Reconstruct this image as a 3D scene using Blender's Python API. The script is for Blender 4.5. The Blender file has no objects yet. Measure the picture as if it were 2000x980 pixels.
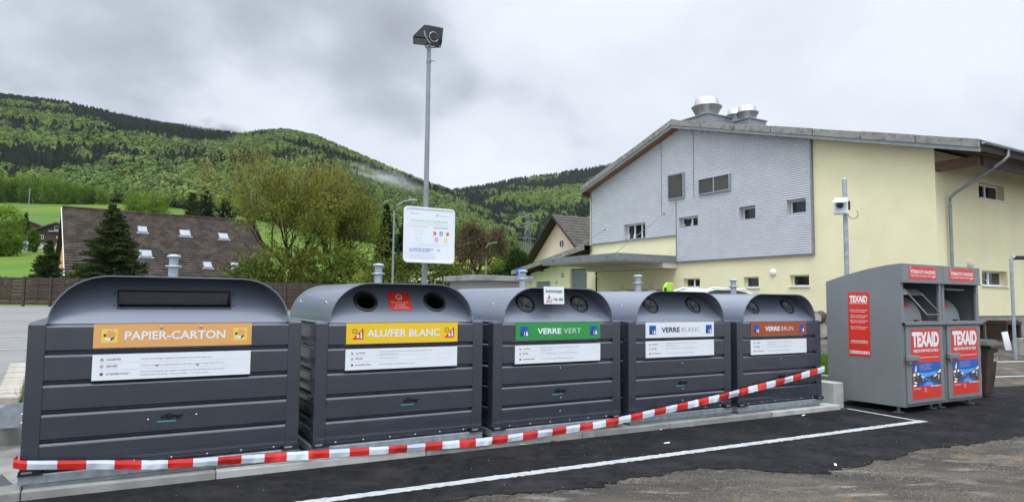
import bpy, bmesh, math, random
import numpy as np
from mathutils import Vector, Matrix, Euler, noise

random.seed(7)
rng = np.random.default_rng(7)
SC = bpy.context.scene
COL = SC.collection

# ------------------------------------------------------------------ camera
FPX, PX, PY, HY, CAMH, ROLL = 1300.0, 1000.0, 490.0, 585.0, 1.6, 0.01
PITCH = math.atan((HY - PY) / FPX)
Fv = Vector((0, math.cos(PITCH), math.sin(PITCH)))
U0 = Vector((0, -math.sin(PITCH), math.cos(PITCH)))
R0 = Vector((1, 0, 0))
Rv = R0 * math.cos(ROLL) + U0 * math.sin(ROLL)
Uv = U0 * math.cos(ROLL) - R0 * math.sin(ROLL)
CAM = Vector((0, 0, CAMH))
cam_data = bpy.data.cameras.new('camera')
cam = bpy.data.objects.new('camera', cam_data)
COL.objects.link(cam)
cam.matrix_world = Matrix(((Rv.x, Uv.x, -Fv.x, 0), (Rv.y, Uv.y, -Fv.y, 0), (Rv.z, Uv.z, -Fv.z, CAMH), (0, 0, 0, 1)))
cam_data.sensor_width = 36
cam_data.lens = FPX / 2000 * 36
cam_data.clip_start = 0.1
cam_data.clip_end = 6000
SC.camera = cam

# ------------------------------------------------------------------ sky, sun, exposure
SUN_EL, SUN_AZ = math.radians(60), math.radians(-165)      # azimuth measured from +Y towards +X
W = bpy.data.worlds.new('World')
SC.world = W
W.use_nodes = True
wn, wl = W.node_tree.nodes, W.node_tree.links
wn.clear()


def N(nodes, kind, **kw):
    n = nodes.new(kind)
    for k, v in kw.items():
        setattr(n, k, v)
    return n


w_out = N(wn, 'ShaderNodeOutputWorld')
w_sky = N(wn, 'ShaderNodeTexSky', sky_type='NISHITA', sun_disc=False, sun_elevation=SUN_EL, sun_rotation=SUN_AZ)
w_b1 = N(wn, 'ShaderNodeBackground')
w_b1.inputs[1].default_value = 0.07
wl.new(w_sky.outputs[0], w_b1.inputs[0])
w_tc = N(wn, 'ShaderNodeTexCoord')
w_sep = N(wn, 'ShaderNodeSeparateXYZ')
wl.new(w_tc.outputs['Generated'], w_sep.inputs[0])


def wmath(op, a, b=None, clamp=False):
    n = N(wn, 'ShaderNodeMath', operation=op, use_clamp=clamp)
    for i, s in enumerate((a, b)):
        if s is None:
            continue
        if isinstance(s, (int, float)):
            n.inputs[i].default_value = s
        else:
            wl.new(s, n.inputs[i])
    return n.outputs[0]


zc = wmath('MAXIMUM', w_sep.outputs[2], 0.0)
den = wmath('ADD', zc, 0.55)
px_ = wmath('DIVIDE', w_sep.outputs[0], den)
py_ = wmath('DIVIDE', w_sep.outputs[1], den)
w_cmb = N(wn, 'ShaderNodeCombineXYZ')
wl.new(px_, w_cmb.inputs[0]); wl.new(py_, w_cmb.inputs[1])
w_n1 = N(wn, 'ShaderNodeTexNoise', noise_dimensions='3D')
w_n1.inputs['Scale'].default_value = 4.2
w_n1.inputs['Detail'].default_value = 8
w_n1.inputs['Roughness'].default_value = 0.50
w_n1.inputs['Distortion'].default_value = 0.1
wl.new(w_cmb.outputs[0], w_n1.inputs['Vector'])


def w_blob(px, py, tight):
    d = (Fv + Rv * ((px - PX) / FPX) + Uv * ((PY - py) / FPX)).normalized()
    n = N(wn, 'ShaderNodeVectorMath', operation='DOT_PRODUCT')
    wl.new(w_tc.outputs['Generated'], n.inputs[0])
    n.inputs[1].default_value = d
    m = N(wn, 'ShaderNodeMapRange', clamp=True, interpolation_type='SMOOTHSTEP')
    wl.new(n.outputs['Value'], m.inputs[0])
    m.inputs[1].default_value = math.cos(math.radians(tight)); m.inputs[2].default_value = 1.0
    return m.outputs[0]


# darker cloud banks drift over the left of the valley, thin bright cloud over the right
bank = None
for (bx, by, bt, bw) in ((640, 50, 10, .85), (790, 140, 7, .75), (1010, 215, 8, .55), (90, 80, 13, .75), (350, 130, 9, .35), (1180, 190, 6, .35), (960, 335, 8, -.6), (1150, 40, 12, -.6), (1700, 120, 16, -.35), (480, 200, 7, -.35)):
    t_ = wmath('MULTIPLY', w_blob(bx, by, bt), bw)
    bank = t_ if bank is None else wmath('ADD', bank, t_)
thick = wmath('ADD', wmath('MULTIPLY', bank, 0.30), wmath('MULTIPLY', wmath('SUBTRACT', w_n1.outputs[0], 0.5), 0.95))
w_ramp = N(wn, 'ShaderNodeValToRGB')
wl.new(wmath('ADD', thick, 0.42), w_ramp.inputs[0])
cr = w_ramp.color_ramp
cr.elements[0].position = 0.22; cr.elements[0].color = (0.92, 0.98, 1.06, 1)
cr.elements[1].position = 0.95; cr.elements[1].color = (0.40, 0.44, 0.51, 1)
e = cr.elements.new(0.48); e.color = (0.80, 0.865, 0.96, 1)
e = cr.elements.new(0.68); e.color = (0.55, 0.61, 0.70, 1)
# overcast sky grows brighter towards the zenith
w_zr = N(wn, 'ShaderNodeMapRange', clamp=True, interpolation_type='SMOOTHSTEP')
wl.new(w_sep.outputs[2], w_zr.inputs[0])
w_zr.inputs[1].default_value = 0.38; w_zr.inputs[2].default_value = 0.95
w_zr.inputs[3].default_value = 1.0; w_zr.inputs[4].default_value = 3.3
# the side behind the photographer is the bright side of the overcast
w_br = N(wn, 'ShaderNodeMapRange', clamp=True, interpolation_type='SMOOTHSTEP')
wl.new(w_sep.outputs[1], w_br.inputs[0])
w_br.inputs[1].default_value = 0.15; w_br.inputs[2].default_value = -0.6
w_br.inputs[3].default_value = 1.0; w_br.inputs[4].default_value = 1.35
w_b2 = N(wn, 'ShaderNodeBackground')
wl.new(w_ramp.outputs[0], w_b2.inputs[0])
wl.new(wmath('MULTIPLY', w_zr.outputs[0], w_br.outputs[0]), w_b2.inputs[1])
w_mix = N(wn, 'ShaderNodeMixShader')
w_mix.inputs[0].default_value = 0.93
wl.new(w_b1.outputs[0], w_mix.inputs[1]); wl.new(w_b2.outputs[0], w_mix.inputs[2])
wl.new(w_mix.outputs[0], w_out.inputs[0])

sun_d = bpy.data.lights.new('sun', 'SUN')
sun_d.energy = 1.1
sun_d.angle = math.radians(13)
sun_d.color = (1.0, 0.97, 0.92)
sun = bpy.data.objects.new('sun', sun_d)
COL.objects.link(sun)
sdir = Vector((math.sin(SUN_AZ) * math.cos(SUN_EL), math.cos(SUN_AZ) * math.cos(SUN_EL), math.sin(SUN_EL)))
sun.rotation_euler = sdir.to_track_quat('Z', 'Y').to_euler()
sun.location = (0, 0, 60)
vs = SC.view_settings
vs.view_transform = 'Standard'; vs.look = 'None'; vs.exposure = 0.0; vs.gamma = 1.0; vs.use_curve_mapping = False

# ------------------------------------------------------------------ the row frame: s runs along the containers, d away from the viewer
TH = math.atan(2218 / 1300)
UU = Vector((math.sin(TH), math.cos(TH), 0))
VV = Vector((-math.cos(TH), math.sin(TH), 0))
RZ = math.pi / 2 - TH


def P(s, d, z=0.0):
    return UU * s + VV * d + Vector((0, 0, z))


def ray(px, py):
    return Fv + Rv * ((px - PX) / FPX) + Uv * ((PY - py) / FPX)


def at(px, py, Y):
    """the place a sight line of the site survey reaches at forward distance Y"""
    r = ray(px, py)
    return CAM + r * (Y / r.y)


def tilt(s):
    return -0.006 * s


def smooth(t):
    t = max(0.0, min(1.0, t))
    return t * t * (3 - 2 * t)


# ------------------------------------------------------------------ tags
def tag(o, label=None, cat=None, group=None, kind=None):
    if label: o['label'] = label
    if cat: o['category'] = cat
    if group: o['group'] = group
    if kind: o['kind'] = kind
    return o


def empty(name, loc, label, cat, group=None, rz=RZ):
    o = bpy.data.objects.new(name, None)
    o.empty_display_size = 0.2
    COL.objects.link(o)
    o.location = loc
    o.rotation_euler = (0, 0, rz)
    return tag(o, label, cat, group)


def copy_tree(o, loc=None, rz=None, label=None, scale=None):
    c = o.copy()
    COL.objects.link(c)
    if loc is not None: c.location = loc
    if rz is not None: c.rotation_euler = (0, 0, rz)
    if scale is not None: c.scale = (scale, scale, scale) if isinstance(scale, (int, float)) else scale
    if label: c['label'] = label
    for ch in list(o.children):
        k = ch.copy(); COL.objects.link(k); k.parent = c
        for g in list(ch.children):
            q = g.copy(); COL.objects.link(q); q.parent = k
    return c


# ------------------------------------------------------------------ materials
def mat(name, base, rough=0.6, metal=0.0, var=0.12, scale=5.0, bump=0.0, bscale=60.0, spec=0.5, dirt=None, dscale=1.5, damt=0.5,
        stretch=None, coat=0.0):
    m = bpy.data.materials.new(name)
    m.use_nodes = True
    n, l = m.node_tree.nodes, m.node_tree.links
    b = n['Principled BSDF']
    b.inputs['Roughness'].default_value = rough
    b.inputs['Metallic'].default_value = metal
    b.inputs['Specular IOR Level'].default_value = spec
    b.inputs['Coat Weight'].default_value = coat
    tc = n.new('ShaderNodeTexCoord')
    src = tc.outputs['Object']
    if stretch:
        mp = n.new('ShaderNodeMapping'); mp.inputs['Scale'].default_value = stretch
        l.new(src, mp.inputs[0]); src = mp.outputs[0]
    t = n.new('ShaderNodeTexNoise')
    t.inputs['Scale'].default_value = scale; t.inputs['Detail'].default_value = 5
    l.new(src, t.inputs['Vector'])
    mx = n.new('ShaderNodeMix'); mx.data_type = 'RGBA'
    mx.inputs[6].default_value = (*[c * (1 - var) for c in base], 1)
    mx.inputs[7].default_value = (*[min(1, c * (1 + var)) for c in base], 1)
    rp = n.new('ShaderNodeMapRange'); rp.inputs[1].default_value = 0.3; rp.inputs[2].default_value = 0.7
    l.new(t.outputs[0], rp.inputs[0]); l.new(rp.outputs[0], mx.inputs[0])
    out = mx.outputs[2]
    if dirt:
        t2 = n.new('ShaderNodeTexNoise'); t2.inputs['Scale'].default_value = dscale; t2.inputs['Detail'].default_value = 9
        t2.inputs['Roughness'].default_value = 0.65
        l.new(src, t2.inputs['Vector'])
        r2 = n.new('ShaderNodeMapRange'); r2.inputs[1].default_value = 0.48; r2.inputs[2].default_value = 0.68
        r2.inputs[4].default_value = damt
        l.new(t2.outputs[0], r2.inputs[0])
        m2 = n.new('ShaderNodeMix'); m2.data_type = 'RGBA'
        l.new(r2.outputs[0], m2.inputs[0]); l.new(out, m2.inputs[6]); m2.inputs[7].default_value = (*dirt, 1)
        out = m2.outputs[2]
    l.new(out, b.inputs['Base Color'])
    # gloss is never quite even
    rr = n.new('ShaderNodeMapRange')
    rr.inputs[3].default_value = max(0, rough - 0.07); rr.inputs[4].default_value = min(1, rough + 0.07)
    l.new(t.outputs[0], rr.inputs[0]); l.new(rr.outputs[0], b.inputs['Roughness'])
    if bump:
        t3 = n.new('ShaderNodeTexNoise'); t3.inputs['Scale'].default_value = bscale; t3.inputs['Detail'].default_value = 4
        l.new(src, t3.inputs['Vector'])
        bp = n.new('ShaderNodeBump'); bp.inputs['Strength'].default_value = bump; bp.inputs['Distance'].default_value = 0.02
        l.new(t3.outputs[0], bp.inputs['Height']); l.new(bp.outputs[0], b.inputs['Normal'])
    return m


def leaf_mat(name, c0, c1, trans=0.3, patch=1.2):
    m = bpy.data.materials.new(name)
    m.use_nodes = True
    n, l = m.node_tree.nodes, m.node_tree.links
    n.clear()
    o = n.new('ShaderNodeOutputMaterial')
    g = n.new('ShaderNodeNewGeometry')
    tc = n.new('ShaderNodeTexCoord')
    t = n.new('ShaderNodeTexNoise'); t.inputs['Scale'].default_value = patch; t.inputs['Detail'].default_value = 3
    l.new(tc.outputs['Object'], t.inputs['Vector'])
    a = n.new('ShaderNodeMath'); a.operation = 'MULTIPLY_ADD'
    l.new(g.outputs['Random Per Island'], a.inputs[0]); a.inputs[1].default_value = 0.5
    l.new(t.outputs[0], a.inputs[2])
    mr = n.new('ShaderNodeMapRange'); mr.inputs[1].default_value = 0.4; mr.inputs[2].default_value = 1.1
    l.new(a.outputs[0], mr.inputs[0])
    mx = n.new('ShaderNodeMix'); mx.data_type = 'RGBA'
    mx.inputs[6].default_value = (*c0, 1); mx.inputs[7].default_value = (*c1, 1)
    l.new(mr.outputs[0], mx.inputs[0])
    d = n.new('ShaderNodeBsdfDiffuse'); tr = n.new('ShaderNodeBsdfTranslucent')
    l.new(mx.outputs[2], d.inputs[0]); l.new(mx.outputs[2], tr.inputs[0])
    ms = n.new('ShaderNodeMixShader'); ms.inputs[0].default_value = trans
    l.new(d.outputs[0], ms.inputs[1]); l.new(tr.outputs[0], ms.inputs[2]); l.new(ms.outputs[0], o.inputs[0])
    return m


def forest_mat(name, c0, c1, c2):
    """tree colour differs from tree to tree and in patches over the slope"""
    m = bpy.data.materials.new(name)
    m.use_nodes = True
    n, l = m.node_tree.nodes, m.node_tree.links
    b = n['Principled BSDF']; b.inputs['Roughness'].default_value = 0.8; b.inputs['Specular IOR Level'].default_value = 0.15
    oi = n.new('ShaderNodeObjectInfo')
    mp = n.new('ShaderNodeVectorMath'); mp.operation = 'SCALE'; mp.inputs['Scale'].default_value = 0.012
    l.new(oi.outputs['Location'], mp.inputs[0])
    t = n.new('ShaderNodeTexNoise'); t.inputs['Scale'].default_value = 1.0; t.inputs['Detail'].default_value = 3
    l.new(mp.outputs[0], t.inputs['Vector'])
    a = n.new('ShaderNodeMath'); a.operation = 'MULTIPLY_ADD'
    l.new(oi.outputs['Random'], a.inputs[0]); a.inputs[1].default_value = 0.6; l.new(t.outputs[0], a.inputs[2])
    r = n.new('ShaderNodeValToRGB')
    mr = n.new('ShaderNodeMapRange'); mr.inputs[1].default_value = 0.35; mr.inputs[2].default_value = 1.2
    l.new(a.outputs[0], mr.inputs[0]); l.new(mr.outputs[0], r.inputs[0])
    r.color_ramp.elements[0].color = (*c0, 1); r.color_ramp.elements[1].color = (*c2, 1)
    q = r.color_ramp.elements.new(0.5); q.color = (*c1, 1)
    l.new(r.outputs[0], b.inputs['Base Color'])
    return m


M = {}
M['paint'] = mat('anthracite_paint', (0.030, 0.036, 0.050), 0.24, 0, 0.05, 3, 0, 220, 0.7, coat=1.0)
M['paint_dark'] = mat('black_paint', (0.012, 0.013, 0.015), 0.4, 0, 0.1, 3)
M['lid'] = mat('sky_lit_paint', (0.140, 0.162, 0.208), 0.30, 0.1, 0.025, 2, 0, 300, 0.6, coat=0.3)  # hood copy of the body paint, sky brightness put into its colour
M['galv'] = mat('galvanised_steel', (0.34, 0.385, 0.415), 0.42, 0.5, 0.22, 14, 0.03, 60, 0.5, (0.30, 0.33, 0.35), 5, 0.5)
M['galv_dark'] = mat('weathered_zinc', (0.24, 0.265, 0.28), 0.5, 0.4, 0.15, 6, 0, 60, 0.4)
M['rubber'] = mat('black_rubber', (0.012, 0.012, 0.013), 0.45, 0, 0.1, 8)
M['void'] = mat('dark_inside', (0.004, 0.004, 0.004), 0.9, 0, 0.05, 4, spec=0.1)
M['flap'] = mat('grey_rubber', (0.12, 0.128, 0.14), 0.4, 0, 0.12, 8)
M['steel'] = mat('bright_steel', (0.50, 0.52, 0.55), 0.25, 0.8, 0.05, 9)
M['white'] = mat('white_print', (0.78, 0.79, 0.80), 0.45, 0, 0.02, 4)
M['paper'] = mat('white_panel', (0.74, 0.77, 0.81), 0.4, 0, 0.03, 3)
M['ink'] = mat('dark_ink', (0.03, 0.03, 0.035), 0.6, 0, 0.02, 4)
M['ink_grey'] = mat('grey_ink', (0.26, 0.27, 0.29), 0.6, 0, 0.02, 4)
M['ink_pale'] = mat('pale_grey_ink', (0.48, 0.50, 0.53), 0.6, 0, 0.02, 4)
M['orange'] = mat('orange_panel', (0.70, 0.36, 0.12), 0.42, 0, 0.03, 3)
M['yellow'] = mat('yellow_panel', (0.80, 0.52, 0.01), 0.42, 0, 0.03, 3)
M['green'] = mat('green_panel', (0.025, 0.27, 0.06), 0.42, 0, 0.03, 3)
M['brown'] = mat('brown_panel', (0.34, 0.07, 0.02), 0.42, 0, 0.03, 3)
M['red'] = mat('red_print', (0.62, 0.035, 0.02), 0.4, 0, 0.06, 5)
M['blue'] = mat('blue_print', (0.01, 0.10, 0.42), 0.4, 0, 0.05, 5)
M['skyblue'] = mat('sky_print', (0.10, 0.32, 0.75), 0.4, 0, 0.05, 5)
M['rock'] = mat('rock_print', (0.060, 0.054, 0.052), 0.5, 0, 0.6, 30)
M['teal'] = mat('teal_print', (0.02, 0.32, 0.30), 0.5, 0, 0.02, 4)
M['lemon'] = mat('pale_yellow_print', (0.78, 0.60, 0.10), 0.5, 0, 0.02, 4)
M['pink'] = mat('pink_print', (0.7, 0.10, 0.32), 0.5, 0, 0.02, 4)
M['ltgreen'] = mat('light_green_print', (0.25, 0.55, 0.22), 0.5, 0, 0.02, 4)
M['concrete'] = mat('concrete', (0.27, 0.268, 0.25), 0.85, 0, 0.2, 4, 0.3, 40, 0.3, (0.12, 0.115, 0.10), 1.6, 0.7)
M['concrete_new'] = mat('new_concrete', (0.43, 0.43, 0.41), 0.85, 0, 0.12, 5, 0.2, 50, 0.3, (0.24, 0.235, 0.21), 3, 0.6)
M['pebble'] = mat('pebble_dash', (0.27, 0.26, 0.24), 0.9, 0, 0.45, 45, 0.6, 60, 0.2)
M['texaid'] = mat('mid_grey_paint', (0.180, 0.196, 0.202), 0.42, 0, 0.06, 2, 0.04, 90, 0.45, (0.150, 0.163, 0.167), 1.2, 0.35, coat=0.0)
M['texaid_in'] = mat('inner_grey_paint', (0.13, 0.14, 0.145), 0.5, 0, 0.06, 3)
M['plaster'] = mat('cream_plaster', (0.77, 0.72, 0.47), 0.9, 0, 0.035, 1.2, 0.08, 120, 0.2, (0.64, 0.58, 0.38), 0.7, 0.22)
M['plaster_pale'] = mat('pale_plaster', (0.76, 0.71, 0.48), 0.9, 0, 0.05, 2, 0.05, 120, 0.2)
M['soffit'] = mat('white_soffit', (0.60, 0.58, 0.50), 0.8, 0, 0.05, 2)
M['corr'] = mat('silver_cladding', (0.55, 0.57, 0.60), 0.45, 0.05, 0.05, 1.5, 0, 60, 0.5)
M['fascia'] = mat('fibre_cement', (0.27, 0.26, 0.235), 0.85, 0, 0.15, 3, 0.2, 60, 0.3, (0.07, 0.065, 0.055), 5.5, 0.75)
M['tile_dark'] = mat('old_roof_tile', (0.075, 0.068, 0.062), 0.8, 0, 0.35, 3, 0.3, 30, 0.3, (0.14, 0.12, 0.09), 2, 0.5)
M['wood_red'] = mat('stained_timber', (0.090, 0.034, 0.021), 0.6, 0, 0.25, 3, 0.1, 40, 0.4, stretch=(1, 1, 6))
M['wood_soffit'] = mat('soffit_boards', (0.26, 0.11, 0.05), 0.65, 0, 0.2, 4, stretch=(1, 6, 1))
M['wood_dark'] = mat('dark_timber', (0.045, 0.030, 0.022), 0.7, 0, 0.25, 4, 0.15, 40, 0.3)
M['fence'] = mat('brown_fence_timber', (0.060, 0.042, 0.034), 0.75, 0, 0.25, 3, 0.15, 40, 0.3)
M['frame_white'] = mat('white_frame', (0.76, 0.77, 0.78), 0.4, 0, 0.03, 4)
M['glass'] = mat('window_glass', (0.015, 0.018, 0.02), 0.06, 0, 0.2, 2, spec=0.6)
M['skyglass'] = mat('roof_glass', (0.24, 0.28, 0.31), 0.15, 0.4, 0.1, 2, spec=0.8)
M['louvre'] = mat('louvre_metal', (0.22, 0.205, 0.19), 0.5, 0.3, 0.1, 3)
M['stainless'] = mat('stainless_sheet', (0.44, 0.44, 0.43), 0.34, 0.85, 0.08, 4, 0.03, 20)
M['asphalt_new'] = mat('fresh_asphalt', (0.0155, 0.0155, 0.0175), 0.9, 0, 0.45, 9, 0.6, 150, 0.10, (0.050, 0.048, 0.048), 1.3, 0.5)
M['road'] = mat('pale_asphalt', (0.20, 0.195, 0.19), 0.7, 0, 0.10, 3, 0.2, 120, 0.35, (0.15, 0.145, 0.14), 0.5, 0.7)
M['line'] = mat('white_road_paint', (0.42, 0.43, 0.44), 0.8, 0, 0.12, 14, 0.5, 90, 0.3, (0.25, 0.25, 0.25), 9, 0.7)
M['cobble'] = mat('granite_sett', (0.36, 0.33, 0.28), 0.8, 0, 0.2, 6, 0.3, 40, 0.3)
M['tape_red'] = mat('red_plastic_film', (0.66, 0.03, 0.025), 0.35, 0, 0.10, 6)
M['tape_white'] = mat('white_plastic_film', (0.66, 0.72, 0.78), 0.35, 0, 0.05, 6)
M['bin_brown'] = mat('brown_plastic', (0.050, 0.026, 0.018), 0.5, 0, 0.15, 4)
M['bin_lid'] = mat('black_plastic', (0.022, 0.026, 0.028), 0.4, 0, 0.1, 4)
M['peach'] = mat('peach_plaster', (0.80, 0.62, 0.52), 0.9, 0, 0.04, 1.5)
M['chalet'] = mat('chalet_boards', (0.055, 0.036, 0.027), 0.75, 0, 0.2, 2, stretch=(6, 6, 1))
M['chalet_red'] = mat('red_brown_boards', (0.085, 0.036, 0.022), 0.75, 0, 0.2, 2, stretch=(6, 6, 1))
M['roof_tile'] = mat('clay_tile_roof', (0.050, 0.040, 0.033), 0.9, 0, 0.35, 1.8, 0.2, 30, 0.15, (0.105, 0.083, 0.065), 0.9, 0.6)
M['barn_yellow'] = mat('ochre_boards', (0.58, 0.33, 0.11), 0.8, 0, 0.1, 2)
M['barn_white'] = mat('white_wash', (0.70, 0.70, 0.68), 0.8, 0, 0.05, 2)
M['car_white'] = mat('white_car_paint', (0.78, 0.80, 0.83), 0.2, 0, 0.02, 2, coat=0.6)
M['car_blue'] = mat('blue_car_paint', (0.05, 0.18, 0.48), 0.25, 0, 0.02, 2, coat=0.5)
M['lime'] = mat('lime_plastic', (0.36, 0.66, 0.03), 0.4, 0, 0.05, 3)
M['bark'] = mat('bark', (0.085, 0.068, 0.050), 0.9, 0, 0.3, 6, 0.4, 25, 0.2)
M['bark_dark'] = mat('dark_bark', (0.040, 0.034, 0.028), 0.9, 0, 0.3, 6, 0.4, 25, 0.2)
M['leaf_olive'] = leaf_mat('olive_leaves', (0.125, 0.145, 0.034), (0.31, 0.33, 0.062), 0.5, 0.7)
M['leaf_rust'] = leaf_mat('rusty_buds', (0.17, 0.155, 0.045), (0.34, 0.31, 0.075), 0.5, 0.7)
M['leaf_green'] = leaf_mat('fresh_leaves', (0.055, 0.11, 0.014), (0.15, 0.25, 0.028), 0.35, 0.35)
M['leaf_lime'] = leaf_mat('lime_leaves', (0.09, 0.16, 0.02), (0.19, 0.29, 0.035), 0.35, 0.3)
M['leaf_dark'] = leaf_mat('hedge_leaves', (0.05, 0.075, 0.014), (0.13, 0.17, 0.03), 0.3, 1.0)
M['needle'] = leaf_mat('spruce_needles', (0.020, 0.034, 0.016), (0.065, 0.092, 0.024), 0.15, 0.9)
M['needle_blue'] = leaf_mat('dark_fir_needles', (0.016, 0.028, 0.018), (0.045, 0.062, 0.024), 0.1, 0.3)
M['thuja'] = leaf_mat('thuja_sprays', (0.014, 0.034, 0.012), (0.035, 0.070, 0.016), 0.15, 1.0)
M['twig'] = leaf_mat('budding_twigs', (0.10, 0.070, 0.042), (0.165, 0.125, 0.065), 0.1, 0.6)
M['grass'] = leaf_mat('grass_blades', (0.06, 0.13, 0.012), (0.14, 0.26, 0.03), 0.35, 1.0)


def meadow_mat():
    m = mat('meadow_grass', (0.070, 0.140, 0.020), 0.95, 0, 0.25, 0.05, 0.3, 3, 0.1, (0.15, 0.18, 0.020), 0.03, 0.75, stretch=(1, 0.45, 1))
    return m


M['meadow'] = meadow_mat()
M['meadow_yellow'] = mat('flowering_meadow', (0.22, 0.27, 0.02), 0.95, 0, 0.2, 0.05, 0.3, 3, 0.1, (0.52, 0.42, 0.01), 0.05, 0.9)
M['forest_floor'] = mat('forest_floor', (0.030, 0.042, 0.014), 0.95, 0, 0.3, 0.05, spec=0.1)


def ground_mat():
    """worn old asphalt: grit, tan fines washed into drifts, pale rubbed streaks along the row"""
    m = bpy.data.materials.new('worn_asphalt')
    m.use_nodes = True
    n, l = m.node_tree.nodes, m.node_tree.links
    b = n['Principled BSDF']; b.inputs['Roughness'].default_value = 0.85; b.inputs['Specular IOR Level'].default_value = 0.25
    tc = n.new('ShaderNodeTexCoord')

    def ns(scale, det, rough, vec=None, lo=0.4, hi=0.6):
        t = n.new('ShaderNodeTexNoise'); t.inputs['Scale'].default_value = scale; t.inputs['Detail'].default_value = det
        t.inputs['Roughness'].default_value = rough
        l.new(vec or tc.outputs['Object'], t.inputs['Vector'])
        r = n.new('ShaderNodeMapRange'); r.inputs[1].default_value = lo; r.inputs[2].default_value = hi
        l.new(t.outputs[0], r.inputs[0])
        return r.outputs[0], t

    def mixc(f, a, c):
        x = n.new('ShaderNodeMix'); x.data_type = 'RGBA'
        l.new(f, x.inputs[0])
        for i, k in ((6, a), (7, c)):
            if isinstance(k, tuple): x.inputs[i].default_value = (*k, 1)
            else: l.new(k, x.inputs[i])
        return x.outputs[2]

    mp = n.new('ShaderNodeMapping'); mp.inputs['Rotation'].default_value = (0, 0, -RZ); mp.inputs['Scale'].default_value = (0.7, 2.4, 1)
    l.new(tc.outputs['Object'], mp.inputs[0])
    grit, gt = ns(95, 3, 0.75, None, 0.42, 0.60)
    big, _ = ns(0.9, 7, 0.62, mp.outputs[0], 0.42, 0.60)
    tan, _ = ns(1.3, 6, 0.6, None, 0.57, 0.72)
    pale, _ = ns(2.2, 8, 0.66, mp.outputs[0], 0.55, 0.68)
    c = mixc(grit, (0.022, 0.020, 0.018), (0.11, 0.099, 0.083))
    c = mixc(big, c, mixc(grit, (0.045, 0.039, 0.032), (0.215, 0.185, 0.148)))
    c = mixc(tan, c, mixc(grit, (0.11, 0.075, 0.038), (0.34, 0.25, 0.13)))
    c = mixc(pale, c, mixc(grit, (0.14, 0.135, 0.12), (0.36, 0.345, 0.31)))
    l.new(c, b.inputs['Base Color'])
    bp = n.new('ShaderNodeBump'); bp.inputs['Strength'].default_value = 0.9; bp.inputs['Distance'].default_value = 0.02
    l.new(gt.outputs[0], bp.inputs['Height']); l.new(bp.outputs[0], b.inputs['Normal'])
    return m


M['ground'] = ground_mat()


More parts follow.
